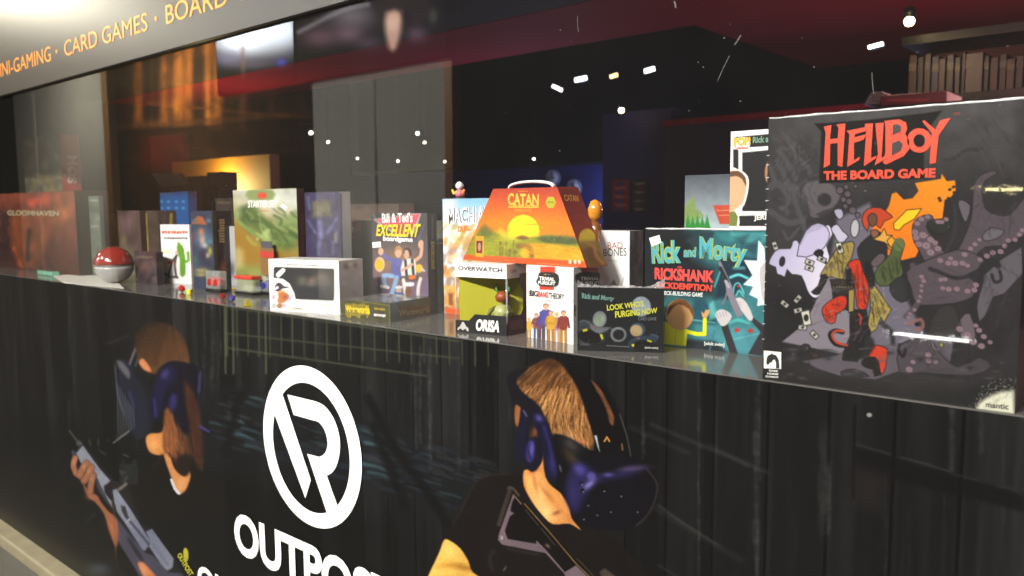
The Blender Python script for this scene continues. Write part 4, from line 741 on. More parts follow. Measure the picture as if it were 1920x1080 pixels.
S.poly(H3([(590, 470), (700, 470), (730, 640), (660, 670), (590, 640)]), (30, 28, 28), 1.5); S.poly(H3([(545, 760), (590, 650), (680, 640), (690, 720), (640, 820), (540, 810)]), (30, 31, 29), 1.5); S.line(H3([(650, 500), (665, 520), (660, 570)]), (176, 50, 30), 4, 1, .9)
S.poly(H3([(715, 290), (760, 310), (870, 470), (845, 510), (820, 560), (800, 520), (770, 600), (735, 625), (710, 570), (730, 460), (725, 360)]), (142, 126, 62), 1.2)
for a, b in (((760, 380), (790, 520)), ((800, 410), (830, 500)), ((745, 420), (750, 560))): S.line(H3([a, b]), (84, 72, 40), 1.8, 1, .8)
S.poly(H3([(580, 340), (620, 320), (615, 480), (580, 490)]), (136, 118, 60), 1, 1); S.poly(H3([(725, 720), (780, 710), (845, 740), (840, 800), (815, 900), (740, 890), (770, 830), (720, 800)]), (184, 52, 30), 1.4, 1, 2); S.poly(H3([(690, 800), (760, 790), (790, 850), (730, 870), (670, 840)]), (26, 24, 24), 1.4, 1, 2); S.poly(H3([(750, 870), (790, 860), (800, 910), (755, 920)]), (24, 22, 22), 1.2)
S.line(H3([(560, 715), (490, 700), (455, 640), (490, 612), (540, 622)]), (26, 24, 24), 8, 1.2, 1, 3); S.line(H3([(570, 710), (500, 690), (470, 640), (500, 612), (545, 615)]), (168, 60, 44), 4.5, 1, 1, 3)
S.poly(H3([(640, 60), (700, -10), (780, -60), (830, 0), (840, 110), (780, 170), (730, 160), (700, 260), (660, 140)]), (38, 36, 40), 1.6, 1, 2); S.poly(H3([(730, 150), (790, 90), (830, 110), (800, 170), (740, 180)]), (92, 78, 84), 1.4, .9, 2)
S.poly(H3([(755, 240), (790, 170), (860, 100), (880, 30), (930, -10), (960, 30), (930, 130), (950, 220), (900, 290), (790, 310)]), (72, 84, 48), 1.5, 1, 2); S.poly(H3([(860, 300), (960, 240), (990, 380), (940, 420), (880, 380)]), (40, 42, 42), 1.8, .9, 2)
S.poly(H1([(720, 800), (760, 740), (850, 730), (910, 770), (940, 800), (880, 830), (850, 880), (800, 830), (770, 850), (760, 900), (730, 860)]), (172, 58, 30), 1.4, 1, 2); S.poly(H1([(760, 800), (790, 770), (825, 790), (825, 840), (795, 870), (770, 840)]), (96, 66, 50), 1.2, 1, 2); S.poly(H1([(800, 960), (850, 930), (880, 880), (900, 930), (940, 930), (900, 970), (930, 1020), (880, 980)]), (180, 136, 60), 1.2, 1, 2)
S.poly(H1([(780, 900), (830, 890), (840, 930), (800, 950)]), (120, 76, 56), 1.2, 1, 2)
for x, y, r_ in ((85, 40, 70), (318, 150, 20), (400, 130, 25), (316, 190, 20), (150, 432, 40), (237, 398, -50), (240, 475, -15), (270, 590, 5), (350, 640, 45)):
    q = H3([(x, y)])[0]; r2 = math.radians(r_); a_ = np.array([math.cos(r2), math.sin(r2)])*8; b_ = np.array([-math.sin(r2), math.cos(r2)])*4.5; q = np.array(q); S.poly([q-a_-b_, q+a_-b_, q+a_+b_, q-a_+b_], (160, 158, 148), .9, .9); S.ell(q[0], q[1], 2, 1.6, (60, 56, 54), 0, .8, .9)
S.poly(H3([(258, 485), (315, 472), (330, 568), (280, 580)]), (172, 170, 158), 1); S.ell(*H3([(295, 525)])[0], 4, 6, (40, 38, 38), 0, .9); S.poly(H3([(490, 25), (530, 15), (550, 85), (515, 95)]), (170, 168, 156), 1); S.ell(*H3([(520, 52)])[0], 3, 4, (50, 46, 44), 0, .9)
S.ell(*H3([(290, 730)])[0], 9, 8, (46, 44, 46), 0, 1.5); S.ell(*H3([(300, 730)])[0], 4, 4, (70, 66, 68), 0, 1.2); S.poly(H3([(170, 750), (230, 755), (260, 780), (200, 775)]), (44, 42, 44), 2, .8); S.poly(H3([(310, 760), (350, 750), (385, 780), (350, 800)]), (66, 50, 46), 2, .8, 2); S.poly(H3([(530, 890), (620, 870), (720, 920), (560, 920)]), (48, 44, 48), 2, .9, 2)
S.ell(*H4([(322, 562)])[0], 4, 5, (122, 128, 62), -20, 1); S.line(H4([(265, 545), (275, 580), (300, 595)]), (116, 114, 118), 2, 1, .8, 3); S.line(H4([(60, 560), (50, 600), (80, 635), (95, 590)]), (30, 28, 30), 6, 1.2, .9, 3)
S.poly(H4([(300, 330), (400, 310), (440, 420), (420, 520), (240, 480)]), (52, 50, 50), 5, .8, 2)
S.ol = None
S.poly(H3([(560, 200), (600, 190), (610, 330), (560, 350)]), (26, 25, 26), 2, .9); S.poly(H3([(690, 150), (740, 170), (760, 300), (720, 330), (700, 240)]), (24, 23, 24), 2, .9, 2); S.poly(H3([(470, 300), (620, 310), (610, 340), (475, 335)]), (34, 28, 24), 1.5, .9)
for k in range(7): S.ell(*H3([(480+20*k, 318)])[0], 1.6, 2.2, (92, 80, 52), 0, .8)
for a, b in (((500, 110), (520, 250)), ((545, 80), (540, 240)), ((430, 200), (470, 150))): S.line(H3([a, b]), (92, 80, 42), 2.2, 1.2, .8)
for a, b in (((640, 170), (650, 420)), ((670, 210), (690, 430)), ((615, 230), (640, 330))): S.line(H3([a, b]), (120, 28, 18), 2.4, 1.2, .8)
for a, b in (((800, 190), (830, 280)), ((850, 150), (870, 270)), ((900, 120), (915, 230))): S.line(H3([a, b]), (44, 54, 30), 2.6, 1.4, .8)
S.poly(H3([(880, 30), (900, -10), (940, -10), (960, 30), (940, 70), (900, 70)]), (86, 100, 58), 1.2, 1, 2); S.line(H3([(900, 20), (940, 60)]), (52, 62, 36), 2, 1, .7)
S.line(H3([(800, 560), (870, 620), (880, 700)]), (34, 33, 35), 8, 3, .8, 3); S.line(H3([(620, 500), (650, 640)]), (52, 44, 40), 3, 1.5, .7); S.poly(H3([(640, 650), (720, 640), (760, 720), (690, 800), (640, 780)]), (26, 26, 26), 3, .8, 2)
tz = [H2([(560, 620), (640, 570), (640, 760), (900, 690), (960, 900), (760, 1010), (420, 1180), (330, 1180), (440, 1060), (550, 780)]), H4([(100, 100), (200, 40), (560, 0), (560, 180), (520, 260), (260, 310), (160, 300)]), H4([(60, 560), (240, 520), (420, 700), (640, 700), (200, 740)])]
for q_ in tz:
    S.hair(np.array(q_), 70, (44, 38, 44), (92, 80, 88), lambda p: (math.cos(p[0]*.021+p[1]*.013), math.sin(p[0]*.017+p[1]*.02)), 22, 2.0, .25, .32)
for q_, n_k in ((H3([(395, 225), (480, 90), (590, 10), (600, 120), (545, 265)]), 40), (H3([(715, 290), (870, 470), (800, 520), (735, 625), (725, 360)]), 40), (H3([(755, 240), (860, 100), (950, 130), (900, 290)]), 40), (H3([(590, 200), (690, 200), (715, 400), (690, 475), (620, 280)]), 34), (H3([(410, 450), (540, 370), (560, 460), (440, 560)]), 24), (H3([(590, 470), (700, 470), (730, 640), (590, 640)]), 26)):
    S.hair(np.array(q_), n_k, (26, 22, 20), (60, 46, 34), lambda p: (.35, 1), 10, 2.2, .35, .36)
for x, y, r_ in ((180, 860, 6), (165, 920, 7), (172, 955, 7), (220, 940, 8), (190, 1000, 7), (240, 1010, 9), (270, 970, 7), (300, 990, 6), (270, 1055, 8), (320, 1030, 7), (208, 830, 6), (250, 815, 5), (345, 850, 5), (375, 832, 5), (320, 850, 5)): sucker(H2([(x, y)])[0], r_)
for x, y, r_ in ((540, 1030, 5), (570, 1000, 5), (500, 1070, 6), (770, 1012, 5.5), (795, 975, 5), (742, 1050, 6), (690, 1058, 6), (650, 1080, 6), (840, 970, 5), (870, 935, 5), (890, 905, 5), (600, 970, 4)): sucker(H2([(x, y)])[0], r_)
for x, y, r_ in ((365, 45, 6), (408, 45, 7), (455, 45, 6), (487, 60, 5), (315, 28, 6), (380, 15, 5), (330, 203, 5), (368, 210, 6), (420, 208, 6), (487, 222, 6), (530, 215, 6), (540, 183, 6), (345, 147, 5), (318, 150, 5), (197, 130, 5), (210, 158, 5), (196, 188, 4), (195, 220, 4), (188, 258, 4), (178, 285, 4), (152, 340, 4), (122, 365, 4), (112, 388, 4), (95, 422, 4), (566, 22, 5), (437, 462, 7), (485, 500, 8), (520, 545, 7), (575, 570, 7), (560, 470, 6), (590, 510, 6), (540, 440, 5), (630, 545, 5), (238, 625, 6), (242, 662, 6), (285, 668, 5), (142, 670, 5), (118, 718, 7)): sucker(H4([(x, y)])[0], r_)
S.hair(np.array([(1445, 250), (1540, 240), (1540, 400), (1450, 420)]), 120, (38, 37, 39), (96, 94, 98), lambda p: (math.cos(p[1]*.05), 1), 24, 2.6, .4, .4)
S.hair(np.array([(1500, 600), (1560, 480), (1700, 560), (1720, 680), (1560, 655)]), 60, (70, 66, 76), (136, 130, 142), lambda p: (1, -.4), 26, 3, .4, .4)
S.hair(np.array([(1820, 220), (1910, 215), (1910, 640), (1850, 640)]), 80, (30, 29, 31), (74, 72, 76), lambda p: (math.sin(p[1]*.03), 1), 30, 3, .3, .4)
for k in range(46):
    x, y = 1470+rng.random()*420, 655+rng.random()*60; S.spot(x, y, 3+rng.random()*10, 1.5+rng.random()*3, [(30, 29, 31), (84, 80, 84), (56, 54, 58)][k % 3], .6)
# title plate
S.poly(H1([(375, 122), (480, 118), (800, 92), (1160, 50), (1300, 28), (1170, 200), (1165, 520), (410, 556), (425, 180)]), (24, 22, 22), 1.1)
# paper patch at the lower right
S.poly(H4([(545, 960), (560, 930), (600, 900), (640, 880), (700, 858), (780, 850), (786, 1005), (540, 975)]), (198, 200, 178), 5, .95)
for k in range(220):
    a_ = math.pi*(1.0+rng.random()*.55); rr = 30+rng.random()**1.6*40; S.ell(1895+rr*math.cos(a_)*1.15, 772+rr*math.sin(a_)*.9, .5+rng.random(), .5+rng.random(), (150, 150, 136), 0, .7, .7)
S.C *= (.68+.30*S.C.mean(1, keepdims=True)/120).clip(.68, 1.0); S.build('cover_print', P_WRAP, c.root)
HR = ink((206, 62, 32), .4)
hp_ = [H1([(445, 145), (500, 133), (488, 235), (545, 230), (552, 152), (535, 130), (600, 122), (578, 435), (545, 425), (545, 262), (490, 268), (488, 420), (444, 442), (458, 190)]),
 H1([(610, 175), (738, 150), (772, 138), (745, 178), (668, 200), (666, 222), (752, 200), (730, 240), (662, 262), (662, 390), (706, 362), (700, 385), (614, 436), (630, 200)]),
 H1([(740, 126), (800, 120), (785, 372), (826, 355), (820, 375), (735, 430), (752, 180)]),
 H1([(818, 122), (878, 116), (862, 372), (905, 345), (900, 372), (812, 425), (838, 340)])]
for k, q_ in enumerate(hp_): decal('title_lettering', [q_], c.O, c.N, HR, c.root, .0009+.00012*k)
def loopd(name, outer, inner, m, par, O, N, off=.0009):
    """ring-like glyph: outer and inner outline with as many points, bridged"""
    N = np.asarray(N, float); o_ = [on_pl(p[0], p[1], O, N)+N*off for p in outer]; i_ = [on_pl(p[0], p[1], O, N)+N*off for p in inner]; n = len(o_)
    me = bpy.data.meshes.new(name); me.from_pydata([tuple(p) for p in o_+i_], [], [(k, (k+1) % n, n+(k+1) % n, n+k) for k in range(n)]); me.update(); return link(name, me, m, par)
decal('title_lettering', [H2([(-40, 168), (60, 158), (105, 180), (112, 225), (98, 256), (128, 300), (126, 360), (90, 405), (-30, 462), (-50, 452), (-33, 380), (-33, 210)])], c.O, c.N, HR, c.root)
BKI = ink((24, 22, 22), .45)
decal('title_counter', [H2([(18, 195), (50, 190), (72, 205), (70, 240), (15, 262)]), H2([(12, 318), (60, 300), (84, 325), (70, 368), (10, 402)])], c.O, c.N, BKI, c.root, .0014)
t = np.linspace(0, 2*math.pi, 32, endpoint=False)
loopd('title_lettering', H2(np.stack([195+82*np.cos(t), 300+82*np.sin(t)], -1)), H2(np.stack([195+40*np.cos(t), 302+44*np.sin(t)], -1)), HR, c.root, c.O, c.N)
decal('title_lettering', [H2([(215, 170), (230, 165), (305, 228), (335, 165), (408, 148), (325, 268), (306, 452), (265, 458), (280, 250)])], c.O, c.N, HR, c.root, .0012)
letters('subtitle_lettering', 'THE BOARD GAME', [(1545, 321), (1755, 315), (1754, 333), (1545, 338)], c.O, c.N, HR, c.root, .045)
letters('mark_lettering', 'TM', [(1787, 212), (1800, 210), (1800, 216), (1787, 218)], c.O, c.N, ink((130, 44, 34)), c.root, .0)
# maker's mark: white plate with a black horse head
decal('emblem_plate', [H3([(10, 746), (127, 756), (127, 870), (10, 865)])], c.O, c.N, ink((214, 214, 208)), c.root)
decal('emblem_horse', [H3([(28, 835), (30, 800), (38, 780), (58, 770), (62, 762), (72, 770), (95, 778), (112, 810), (116, 866), (92, 866), (94, 830), (84, 806), (72, 808), (66, 822), (50, 828), (44, 838), (34, 842)])], c.O, c.N, BKI, c.root, .0013)
for i, (wd, y0) in enumerate((('DARK', 874), ('HORSE', 894), ('COMICS', 914))): letters('emblem_lettering', wd, H3([(46-13*i, y0), (108, y0+5), (108, y0+17), (46-13*i, y0+12)]), c.O, c.N, ink((206, 206, 200)), c.root, .04)
letters('maker_lettering', 'mantic', H4([(603, 922), (748, 936), (748, 972), (603, 956)]), c.O, c.N, ink((40, 40, 40)), c.root, .015)
# folded film: pale ridge along the top edge and crimps down the left edge
FILM = mat('clear_film_fold', (214, 214, 216), .15, coat=1, alpha=.35); FILM2 = mat('clear_film_glint', (235, 235, 235), .1, coat=1, alpha=.75)
tube('film_fold', [c.F[0]+(c.F[1]-c.F[0])*k/24+np.array([0, .002, .0006+.0008*rng.random()]) for k in range(25)], [.0007+.0009*rng.random() for k in range(25)], FILM2, c.root, 6)
bm = bmesh.new()
for k in range(17):
    z = .262-.013*k-.008*rng.random(); x = c.O[0]-.0002; L = .0012+.0022*rng.random(); bx(bm, x-.0008, x+L, c.O[1]-.0022, c.O[1]-.0008, z, z+.0006+.0009*rng.random())
from_bm('film_crimp', bm, FILM, c.root)
BIG = c
# ---- teal and black deck box beside it
x0 = on_y(1210, 432, .14); c = carton('black and teal deck box with lime and cyan lettering behind the lilac grey box', (x0[0], .14), (x0[0]+.255, .146), 0, .1685, .05, (26, 27, 30), coat=1)
S = Sheet(c.F, (24, 26, 30), 1.25); R_ = T(1200, 420, 4.0)
S.grad([(1290, 425), (1480, 425), (1480, 690), (1240, 660), (1240, 560)], (40, 92, 100), (58, 118, 124), (1380, 440), (1380, 660), 14); S.poly(R_([(40, 60), (440, 60), (400, 250), (560, 330), (560, 540), (40, 560)]), (22, 24, 29), 12, .97)
for pts, col, f in (([(340, 130), (420, 60), (560, 60), (500, 230)], (34, 52, 58), 3), ([(560, 60), (700, 60), (690, 140), (600, 120)], (46, 112, 116), 3), ([(680, 60), (940, 60), (960, 120), (900, 160), (780, 130), (690, 120)], (62, 132, 136), 3), ([(600, 240), (880, 260), (840, 380), (700, 560), (560, 560), (590, 380)], (24, 44, 56), 5), ([(190, 540), (240, 520), (340, 560), (420, 640), (400, 800), (200, 760)], (40, 92, 92), 5), ([(400, 560), (480, 560), (600, 700), (560, 760), (400, 740)], (30, 70, 84), 4), ([(520, 600), (550, 580), (590, 700), (520, 720)], (84, 160, 160), 3), ([(500, 760), (900, 780), (880, 960), (560, 940), (480, 860)], (66, 128, 138), 4), ([(340, 860), (560, 880), (680, 980), (340, 960)], (34, 40, 46), 4)): S.poly(R_(pts), col, f)
for pts, col, wd in (([(680, 400), (740, 380), (805, 405)], (92, 190, 196), 5), ([(700, 520), (710, 460), (745, 445), (780, 520)], (92, 190, 196), 2.5), ([(720, 540), (745, 500), (775, 540)], (92, 190, 196), 2.5), ([(560, 470), (600, 360)], (70, 150, 158), 3), ([(680, 740), (740, 720), (820, 745)], (70, 160, 160), 6), ([(400, 720), (560, 740)], (84, 150, 150), 3), ([(640, 880), (900, 820)], (90, 160, 160), 2), ([(705, 330), (780, 330)], (66, 120, 126), 6), ([(520, 960), (560, 800)], (50, 110, 118), 3)): S.line(R_(pts), col, wd, 1.4, .9, 3)
for x, y in ((740, 466), (730, 795), (830, 800)): S.ell(*R_([(x, y)])[0], 5 if y > 500 else 2.5, 4 if y > 500 else 2, (170, 50, 44), 0, 1.5)
S.poly(R_([(700, 100), (820, 80), (760, 180), (900, 110), (860, 240)]), (30, 50, 58), 4, .6); S.mottle(.14, 18, 18, 6)
# plain yellow jacket shape with raised sleeve, pale star shape, gloved hands round a grey tool
S.poly(R_([(186, 730), (240, 760), (300, 780), (360, 790), (345, 915), (180, 900)]), (212, 212, 34), 1.1); S.line(R_([(345, 805), (430, 825), (485, 825), (488, 715)]), (212, 212, 34), 7.5, 1, 1); S.line(R_([(268, 800), (262, 900)]), (150, 148, 24), 1, .8, .8); S.ell(*R_([(298, 680)])[0], 26, 29, (196, 150, 96), 0, 1.2); S.poly(R_([(205, 690), (215, 620), (270, 565), (340, 570), (400, 640), (400, 700), (370, 640), (290, 600), (240, 640)]), (104, 66, 36), 1.2, 1, 2)
S.poly(R_([(470, 700), (460, 655), (480, 670), (495, 640), (505, 645), (525, 640), (520, 670), (500, 705)]), (196, 148, 96), 1, 1)
S.poly(R_([(890, 120), (935, 180), (960, 600), (880, 615), (885, 560), (820, 530), (850, 470), (775, 455), (845, 385), (780, 270), (880, 275)]), (206, 224, 226), 1.1); S.poly(R_([(900, 330), (960, 300), (960, 560), (920, 570), (905, 460)]), (176, 170, 172), 1.2, 1, 2)
S.poly(R_([(610, 770), (660, 755), (740, 985), (680, 985)]), (44, 42, 48), 1.2); S.poly(R_([(830, 720), (850, 700), (960, 790), (920, 990), (810, 975), (905, 810)]), (44, 42, 48), 1.2)
S.poly(R_([(565, 680), (600, 640), (650, 650), (690, 690), (660, 745), (610, 765)]), (184, 180, 182), 1.1, 1, 2); S.poly(R_([(700, 570), (750, 550), (800, 590), (850, 700), (820, 725), (770, 660), (710, 610)]), (184, 180, 182), 1.1, 1, 2)
for k in range(4): S.line(R_([(575+22*k, 670-6*k), (590+20*k, 700-4*k)]), (120, 116, 122), 1, .7, .8); S.line(R_([(705, 575+16*k), (760, 590+18*k)]), (130, 126, 132), 1, .7, .7)
S.poly(R_([(585, 285), (605, 278), (690, 460), (710, 540), (775, 680), (730, 700), (700, 640), (650, 520), (640, 430)]), (118, 112, 124), 1.1); S.line(R_([(605, 330), (655, 430)]), (36, 36, 42), 6, 1); S.line(R_([(645, 430), (665, 470)]), (150, 146, 156), 6, 1); S.line(R_([(620, 600), (640, 560), (650, 520)]), (110, 104, 116), 3, 1, 1, 3)
S.build('cover_print', P_WRAP, c.root)
LIME, CYAN, REDI = ink((150, 168, 60)), ink((70, 156, 166)), ink((206, 66, 60))
for b_, m_, o_ in ((.062, LIME, .0009), (.02, CYAN, .0013)):
    letters('title_lettering', 'Rick', R_([(82, 120), (312, 120), (312, 295), (92, 300)]), c.O, c.N, m_, c.root, b_, off=o_); letters('title_lettering', 'and', R_([(330, 172), (426, 172), (422, 250), (328, 250)]), c.O, c.N, m_, c.root, b_, off=o_); letters('title_lettering', 'Morty', R_([(448, 90), (815, 150), (790, 330), (448, 305)]), c.O, c.N, m_, c.root, b_, off=o_)
letters('subtitle_lettering', 'THE', R_([(282, 317), (316, 317), (316, 332), (282, 332)]), c.O, c.N, REDI, c.root, .04); letters('subtitle_lettering', 'RICKSHANK', R_([(112, 325), (562, 350), (555, 442), (112, 415)]), c.O, c.N, REDI, c.root, .05); letters('subtitle_lettering', 'RICKDEMPTION', R_([(130, 432), (545, 455), (538, 508), (130, 478)]), c.O, c.N, ink((204, 60, 40)), c.root, .045); letters('subtitle_lettering', 'DECK-BUILDING GAME', R_([(165, 500), (474, 515), (470, 548), (165, 530)]), c.O, c.N, ink((210, 216, 214)), c.root, .02)
letters('maker_lettering', '[adult swim]', R_([(484, 880), (636, 893), (634, 926), (484, 912)]), c.O, c.N, ink((206, 210, 206)), c.root, .03)
decal('price_sticker', [R_([(72, 105), (150, 82), (166, 140), (92, 168)])], c.O, c.N, ink((228, 228, 224)), c.root, .0018)
tube('film_fold', [c.F[0]+(c.F[1]-c.F[0])*k/24+np.array([0, .002, .001+.001*rng.random()]) for k in range(25)], [.0008+.001*rng.random() for k in range(25)], FILM2, c.root, 6)
RICKB = c
# ---- black card game in crumpled film
a, b = px_w(1082.7, 657), px_w(1244, 661.7); c = carton('small black card game in crumpled film with yellow slanted lettering', a, b, 0, .0897, .026, (22, 22, 24), coat=1)
S = Sheet(c.F, (25, 26, 28), 1.1); Q = T(1000, 460, 4.908)
S.ell(*Q([(993, 563)])[0], 18, 19, (128, 140, 146), 0, 1.2); S.spot(*Q([(980, 540)])[0], 8, 6, (150, 160, 164), .6)
S.poly(Q([(420, 710), (480, 690), (540, 700), (640, 800), (660, 860), (600, 900), (430, 900)]), (50, 54, 58), 1.6, 1, 2); S.ell(*Q([(520, 840)])[0], 23, 13, (17, 17, 19), 12, 1.2); S.ell(*Q([(610, 680)])[0], 13, 15.5, (104, 112, 116), 8, 1.4); S.ell(*Q([(607, 690)])[0], 10, 11.5, (122, 134, 118), 8, 1.2); S.poly(Q([(520, 720), (580, 750), (640, 750), (700, 770), (610, 810), (540, 780)]), (92, 96, 102), 1.2, 1, 2); S.line(Q([(665, 755), (710, 760), (725, 775)]), (84, 92, 96), 2, 1, .9, 3); S.line(Q([(425, 705), (470, 690), (520, 720)]), (84, 92, 96), 2, 1, .8, 3)
S.poly(Q([(452, 775), (495, 765), (500, 785), (458, 797)]), (176, 172, 36), .9); S.poly(Q([(610, 815), (635, 820), (646, 862), (628, 866)]), (176, 172, 36), .9); S.poly(Q([(558, 742), (590, 748), (575, 772)]), (130, 70, 70), 1)
S.ell(*Q([(783, 820)])[0], 15.3, 14.2, (98, 104, 108), 0, 1.2); S.ell(*Q([(785, 822)])[0], 10.5, 9.8, (24, 25, 27), 0, 1); S.line(Q([(730, 780), (760, 760), (800, 770)]), (140, 146, 148), 1.5, 1, .6, 3)
S.ell(*Q([(960, 775)])[0], 14.5, 13, (46, 66, 84), 6, 1.4); S.ell(*Q([(948, 785)])[0], 11.5, 11.2, (150, 130, 96), 6, 1.2); S.poly(Q([(870, 900), (940, 840), (1040, 830), (1150, 830), (1120, 900), (1000, 960), (900, 960)]), (40, 54, 68), 1.5, 1, 2); S.ell(*Q([(1010, 925)])[0], 23, 11, (17, 17, 19), -4, 1.2); S.line(Q([(1080, 820), (1120, 825), (1150, 845)]), (70, 92, 108), 2, 1, .8, 3); S.poly(Q([(1050, 865), (1092, 880), (1088, 895), (1046, 882)]), (176, 172, 36), .9); S.poly(Q([(905, 910), (930, 905), (925, 935), (905, 930)]), (176, 172, 36), .9); S.poly(Q([(950, 850), (985, 850), (968, 866)]), (140, 80, 84), 1)
S.poly(Q([(425, 898), (515, 903), (515, 922), (430, 920)]), (66, 68, 70), 1); S.mottle(.12, 9, 9, 3); S.build('cover_print', P_WRAP, c.root)
YL = ink((192, 192, 52)); TQ = ink((92, 128, 122))
letters('title_lettering', "LOOK WHO'S", Q([(676, 548), (1016, 508), (1020, 560), (680, 602)]), c.O, c.N, YL, c.root, .03); letters('title_lettering', 'PURGING NOW', Q([(752, 606), (1140, 572), (1142, 622), (755, 668)]), c.O, c.N, YL, c.root, .03)
letters('subtitle_lettering', 'CARD GAME', Q([(965, 662), (1132, 662), (1132, 690), (965, 690)]), c.O, c.N, ink((112, 116, 116)), c.root, .0); letters('series_lettering', 'Rick and Morty', Q([(445, 436), (750, 470), (735, 522), (450, 504)]), c.O, c.N, TQ, c.root, .05); letters('maker_lettering', '[adult swim]', Q([(1028, 930), (1148, 934), (1148, 958), (1028, 952)]), c.O, c.N, ink((190, 192, 190)), c.root, .03)
dashes(Q([(672, 915), (880, 928), (878, 940), (672, 928)]), c.O, c.N, ink((96, 96, 98)), c.root)
def crumple(c, h=.006, n=26, amp=.006):
    bm = bmesh.new(); F0, F1 = c.F[0], c.F[1]; row = []
    for k in range(n+1):
        t = k/n; p = F0+(F1-F0)*t; e = abs(t-.5)*2; z = (h*.5+h*1.6*(e**6))*(.4+.9*rng.random())
        row.append([bm.verts.new(tuple(p+np.array([0, 0, .0004]))), bm.verts.new(tuple(p+c.D*.3*rng.random()+np.array([rng.normal(0, .001), 0, z]))), bm.verts.new(tuple(p+c.D*.9+np.array([0, 0, .0005+z*.2])))])
    for a_, b_ in zip(row[:-1], row[1:]):
        for i in range(2): bm.faces.new([a_[i], b_[i], b_[i+1], a_[i+1]])
    return from_bm('film_crumple', bm, FILM, c.root)
crumple(c)
# ---- white party quiz box
c = carton('white quiz box with red stripe, black oval plate and printed group of people', (-.798, .0735), (-.6995, .0625), 0, .1135, .058, (222, 222, 216), coat=.15)
S = Sheet(c.F, (232, 232, 228), 1.1)
S.poly(Q([(66, 195), (204, 195), (192, 412), (58, 408)]), (196, 56, 34), .9); t_ = T(1000, 460, 4.908)
S.poly(Q([(50, 262), (80, 246), (205, 252), (238, 290), (240, 340), (215, 380), (120, 380), (50, 368), (28, 330), (44, 300)]), (28, 28, 29), 1, 1, 2)
for i, cc in enumerate(((200, 60, 40), (220, 180, 40), (70, 150, 60), (60, 90, 170), (200, 120, 60))): S.ell(*Q([(100+12*i, 268)])[0], 1, 1, cc, 0, .6)
for x, y, h_, cc, lc, hc, ar in ((992, 634, 38, (196, 150, 50), (150, 110, 50), (176, 120, 50), 'down'), (1006, 636, 48, (124, 66, 64), (60, 70, 110), (40, 30, 26), 'cross'), (1016, 638, 54, (90, 50, 90), (84, 50, 50), (80, 44, 30), 'down'), (1024, 640, 70, (70, 66, 140), (70, 60, 70), (70, 46, 34), 'down'), (1044, 644, 58, (150, 110, 120), (170, 130, 110), (206, 170, 90), 'down'), (1057, 645, 62, (116, 44, 36), (150, 110, 50), (30, 26, 26), 'down'), (1033, 643, 60, (188, 140, 34), (150, 104, 40), (84, 46, 30), 'cross')): fig(S, x, y, h_, cc, lc, (206, 150, 112), hc, ar)
S.build('cover_print', P_MATTE, c.root)
letters('plate_lettering', 'TRIVIAL', Q([(58, 284), (200, 298), (200, 330), (56, 322)]), c.O, c.N, ink((230, 230, 226)), c.root, .035); letters('plate_lettering', 'PURSUIT', Q([(48, 326), (208, 336), (206, 368), (48, 358)]), c.O, c.N, ink((230, 230, 226)), c.root, .035)
letters('title_lettering', 'THE', Q([(-42, 418), (-30, 418), (-30, 470), (-42, 470)]), c.O, c.N, ink((40, 38, 38)), c.root, .02); letters('title_lettering', 'BIG', Q([(-28, 408), (46, 420), (46, 474), (-28, 468)]), c.O, c.N, ink((36, 34, 34)), c.root, .05); letters('title_lettering', 'BANG', Q([(48, 420), (142, 430), (142, 486), (48, 476)]), c.O, c.N, ink((196, 50, 44)), c.root, .05); letters('title_lettering', 'THEORY', Q([(146, 432), (290, 448), (288, 502), (146, 488)]), c.O, c.N, ink((36, 34, 34)), c.root, .03); letters('subtitle_lettering', 'EDITION', Q([(92, 496), (176, 505), (174, 524), (92, 514)]), c.O, c.N, ink((130, 128, 126)), c.root, .0)
S = Sheet(c.SD, (206, 206, 200), 1.2); S.poly(Q([(440, 205), (600, 205), (600, 440), (440, 430)]), (186, 54, 36), 1); S.poly(Q([(380, 300), (420, 252), (600, 250), (654, 300), (640, 360), (560, 378), (420, 370)]), (26, 26, 27), 1, 1, 2); S.ell(*Q([(374, 575)])[0], 4, 6, (150, 110, 90), 0, 1); S.line(Q([(372, 590), (372, 640)]), (90, 40, 40), 6, 1.5, .7)
S.build('side_print', P_MATTE, c.root)
letters('side_lettering', 'TRIVIAL', Q([(430, 290), (606, 290), (606, 322), (430, 322)]), c.SO, c.SN, ink((200, 196, 190)), c.root, .03); letters('side_lettering', 'PURSUIT', Q([(420, 332), (612, 332), (612, 362), (420, 362)]), c.SO, c.SN, ink((200, 196, 190)), c.root, .03)
QUIZ = c
# ---- window box with white header, olive inside and a black base
V_ = T(820, 470, 6.3556); A0, B0 = np.array([-.923, .043, 0]), np.array([-.8255, .0575, 0]); dd = (B0-A0); nn = np.array([-dd[1], dd[0], 0]); nn /= np.linalg.norm(nn); Dp = nn*.085; hh = .1135; U3 = np.array([0, 0, 1.])
wb = empty('figure_box', (A0+B0)/2+Dp/2, 'clear fronted figure box with white header and black base', 'figure box'); NW = -nn
WHC = mat('carton_white_window_box', (232, 232, 230), .4, coat=.3); OLV = mat('olive_card', (190, 182, 40), .6, var=.1, vscale=20)
def slab(name, z0, z1, m, i=0.0, par=wb, bev=.0007): return hexa(name, [A0+U3*z1+dd*i+Dp*i, B0+U3*z1-dd*i+Dp*i, B0+U3*z0-dd*i+Dp*i, A0+U3*z0+dd*i+Dp*i], Dp*(1-2*i), m, par, bev)
slab('header', .0905, hh, WHC); slab('base', 0, .009, mat('carton_black_window_box', (26, 26, 28), .4, coat=.3)); BKC = MATS['carton_black_window_box']
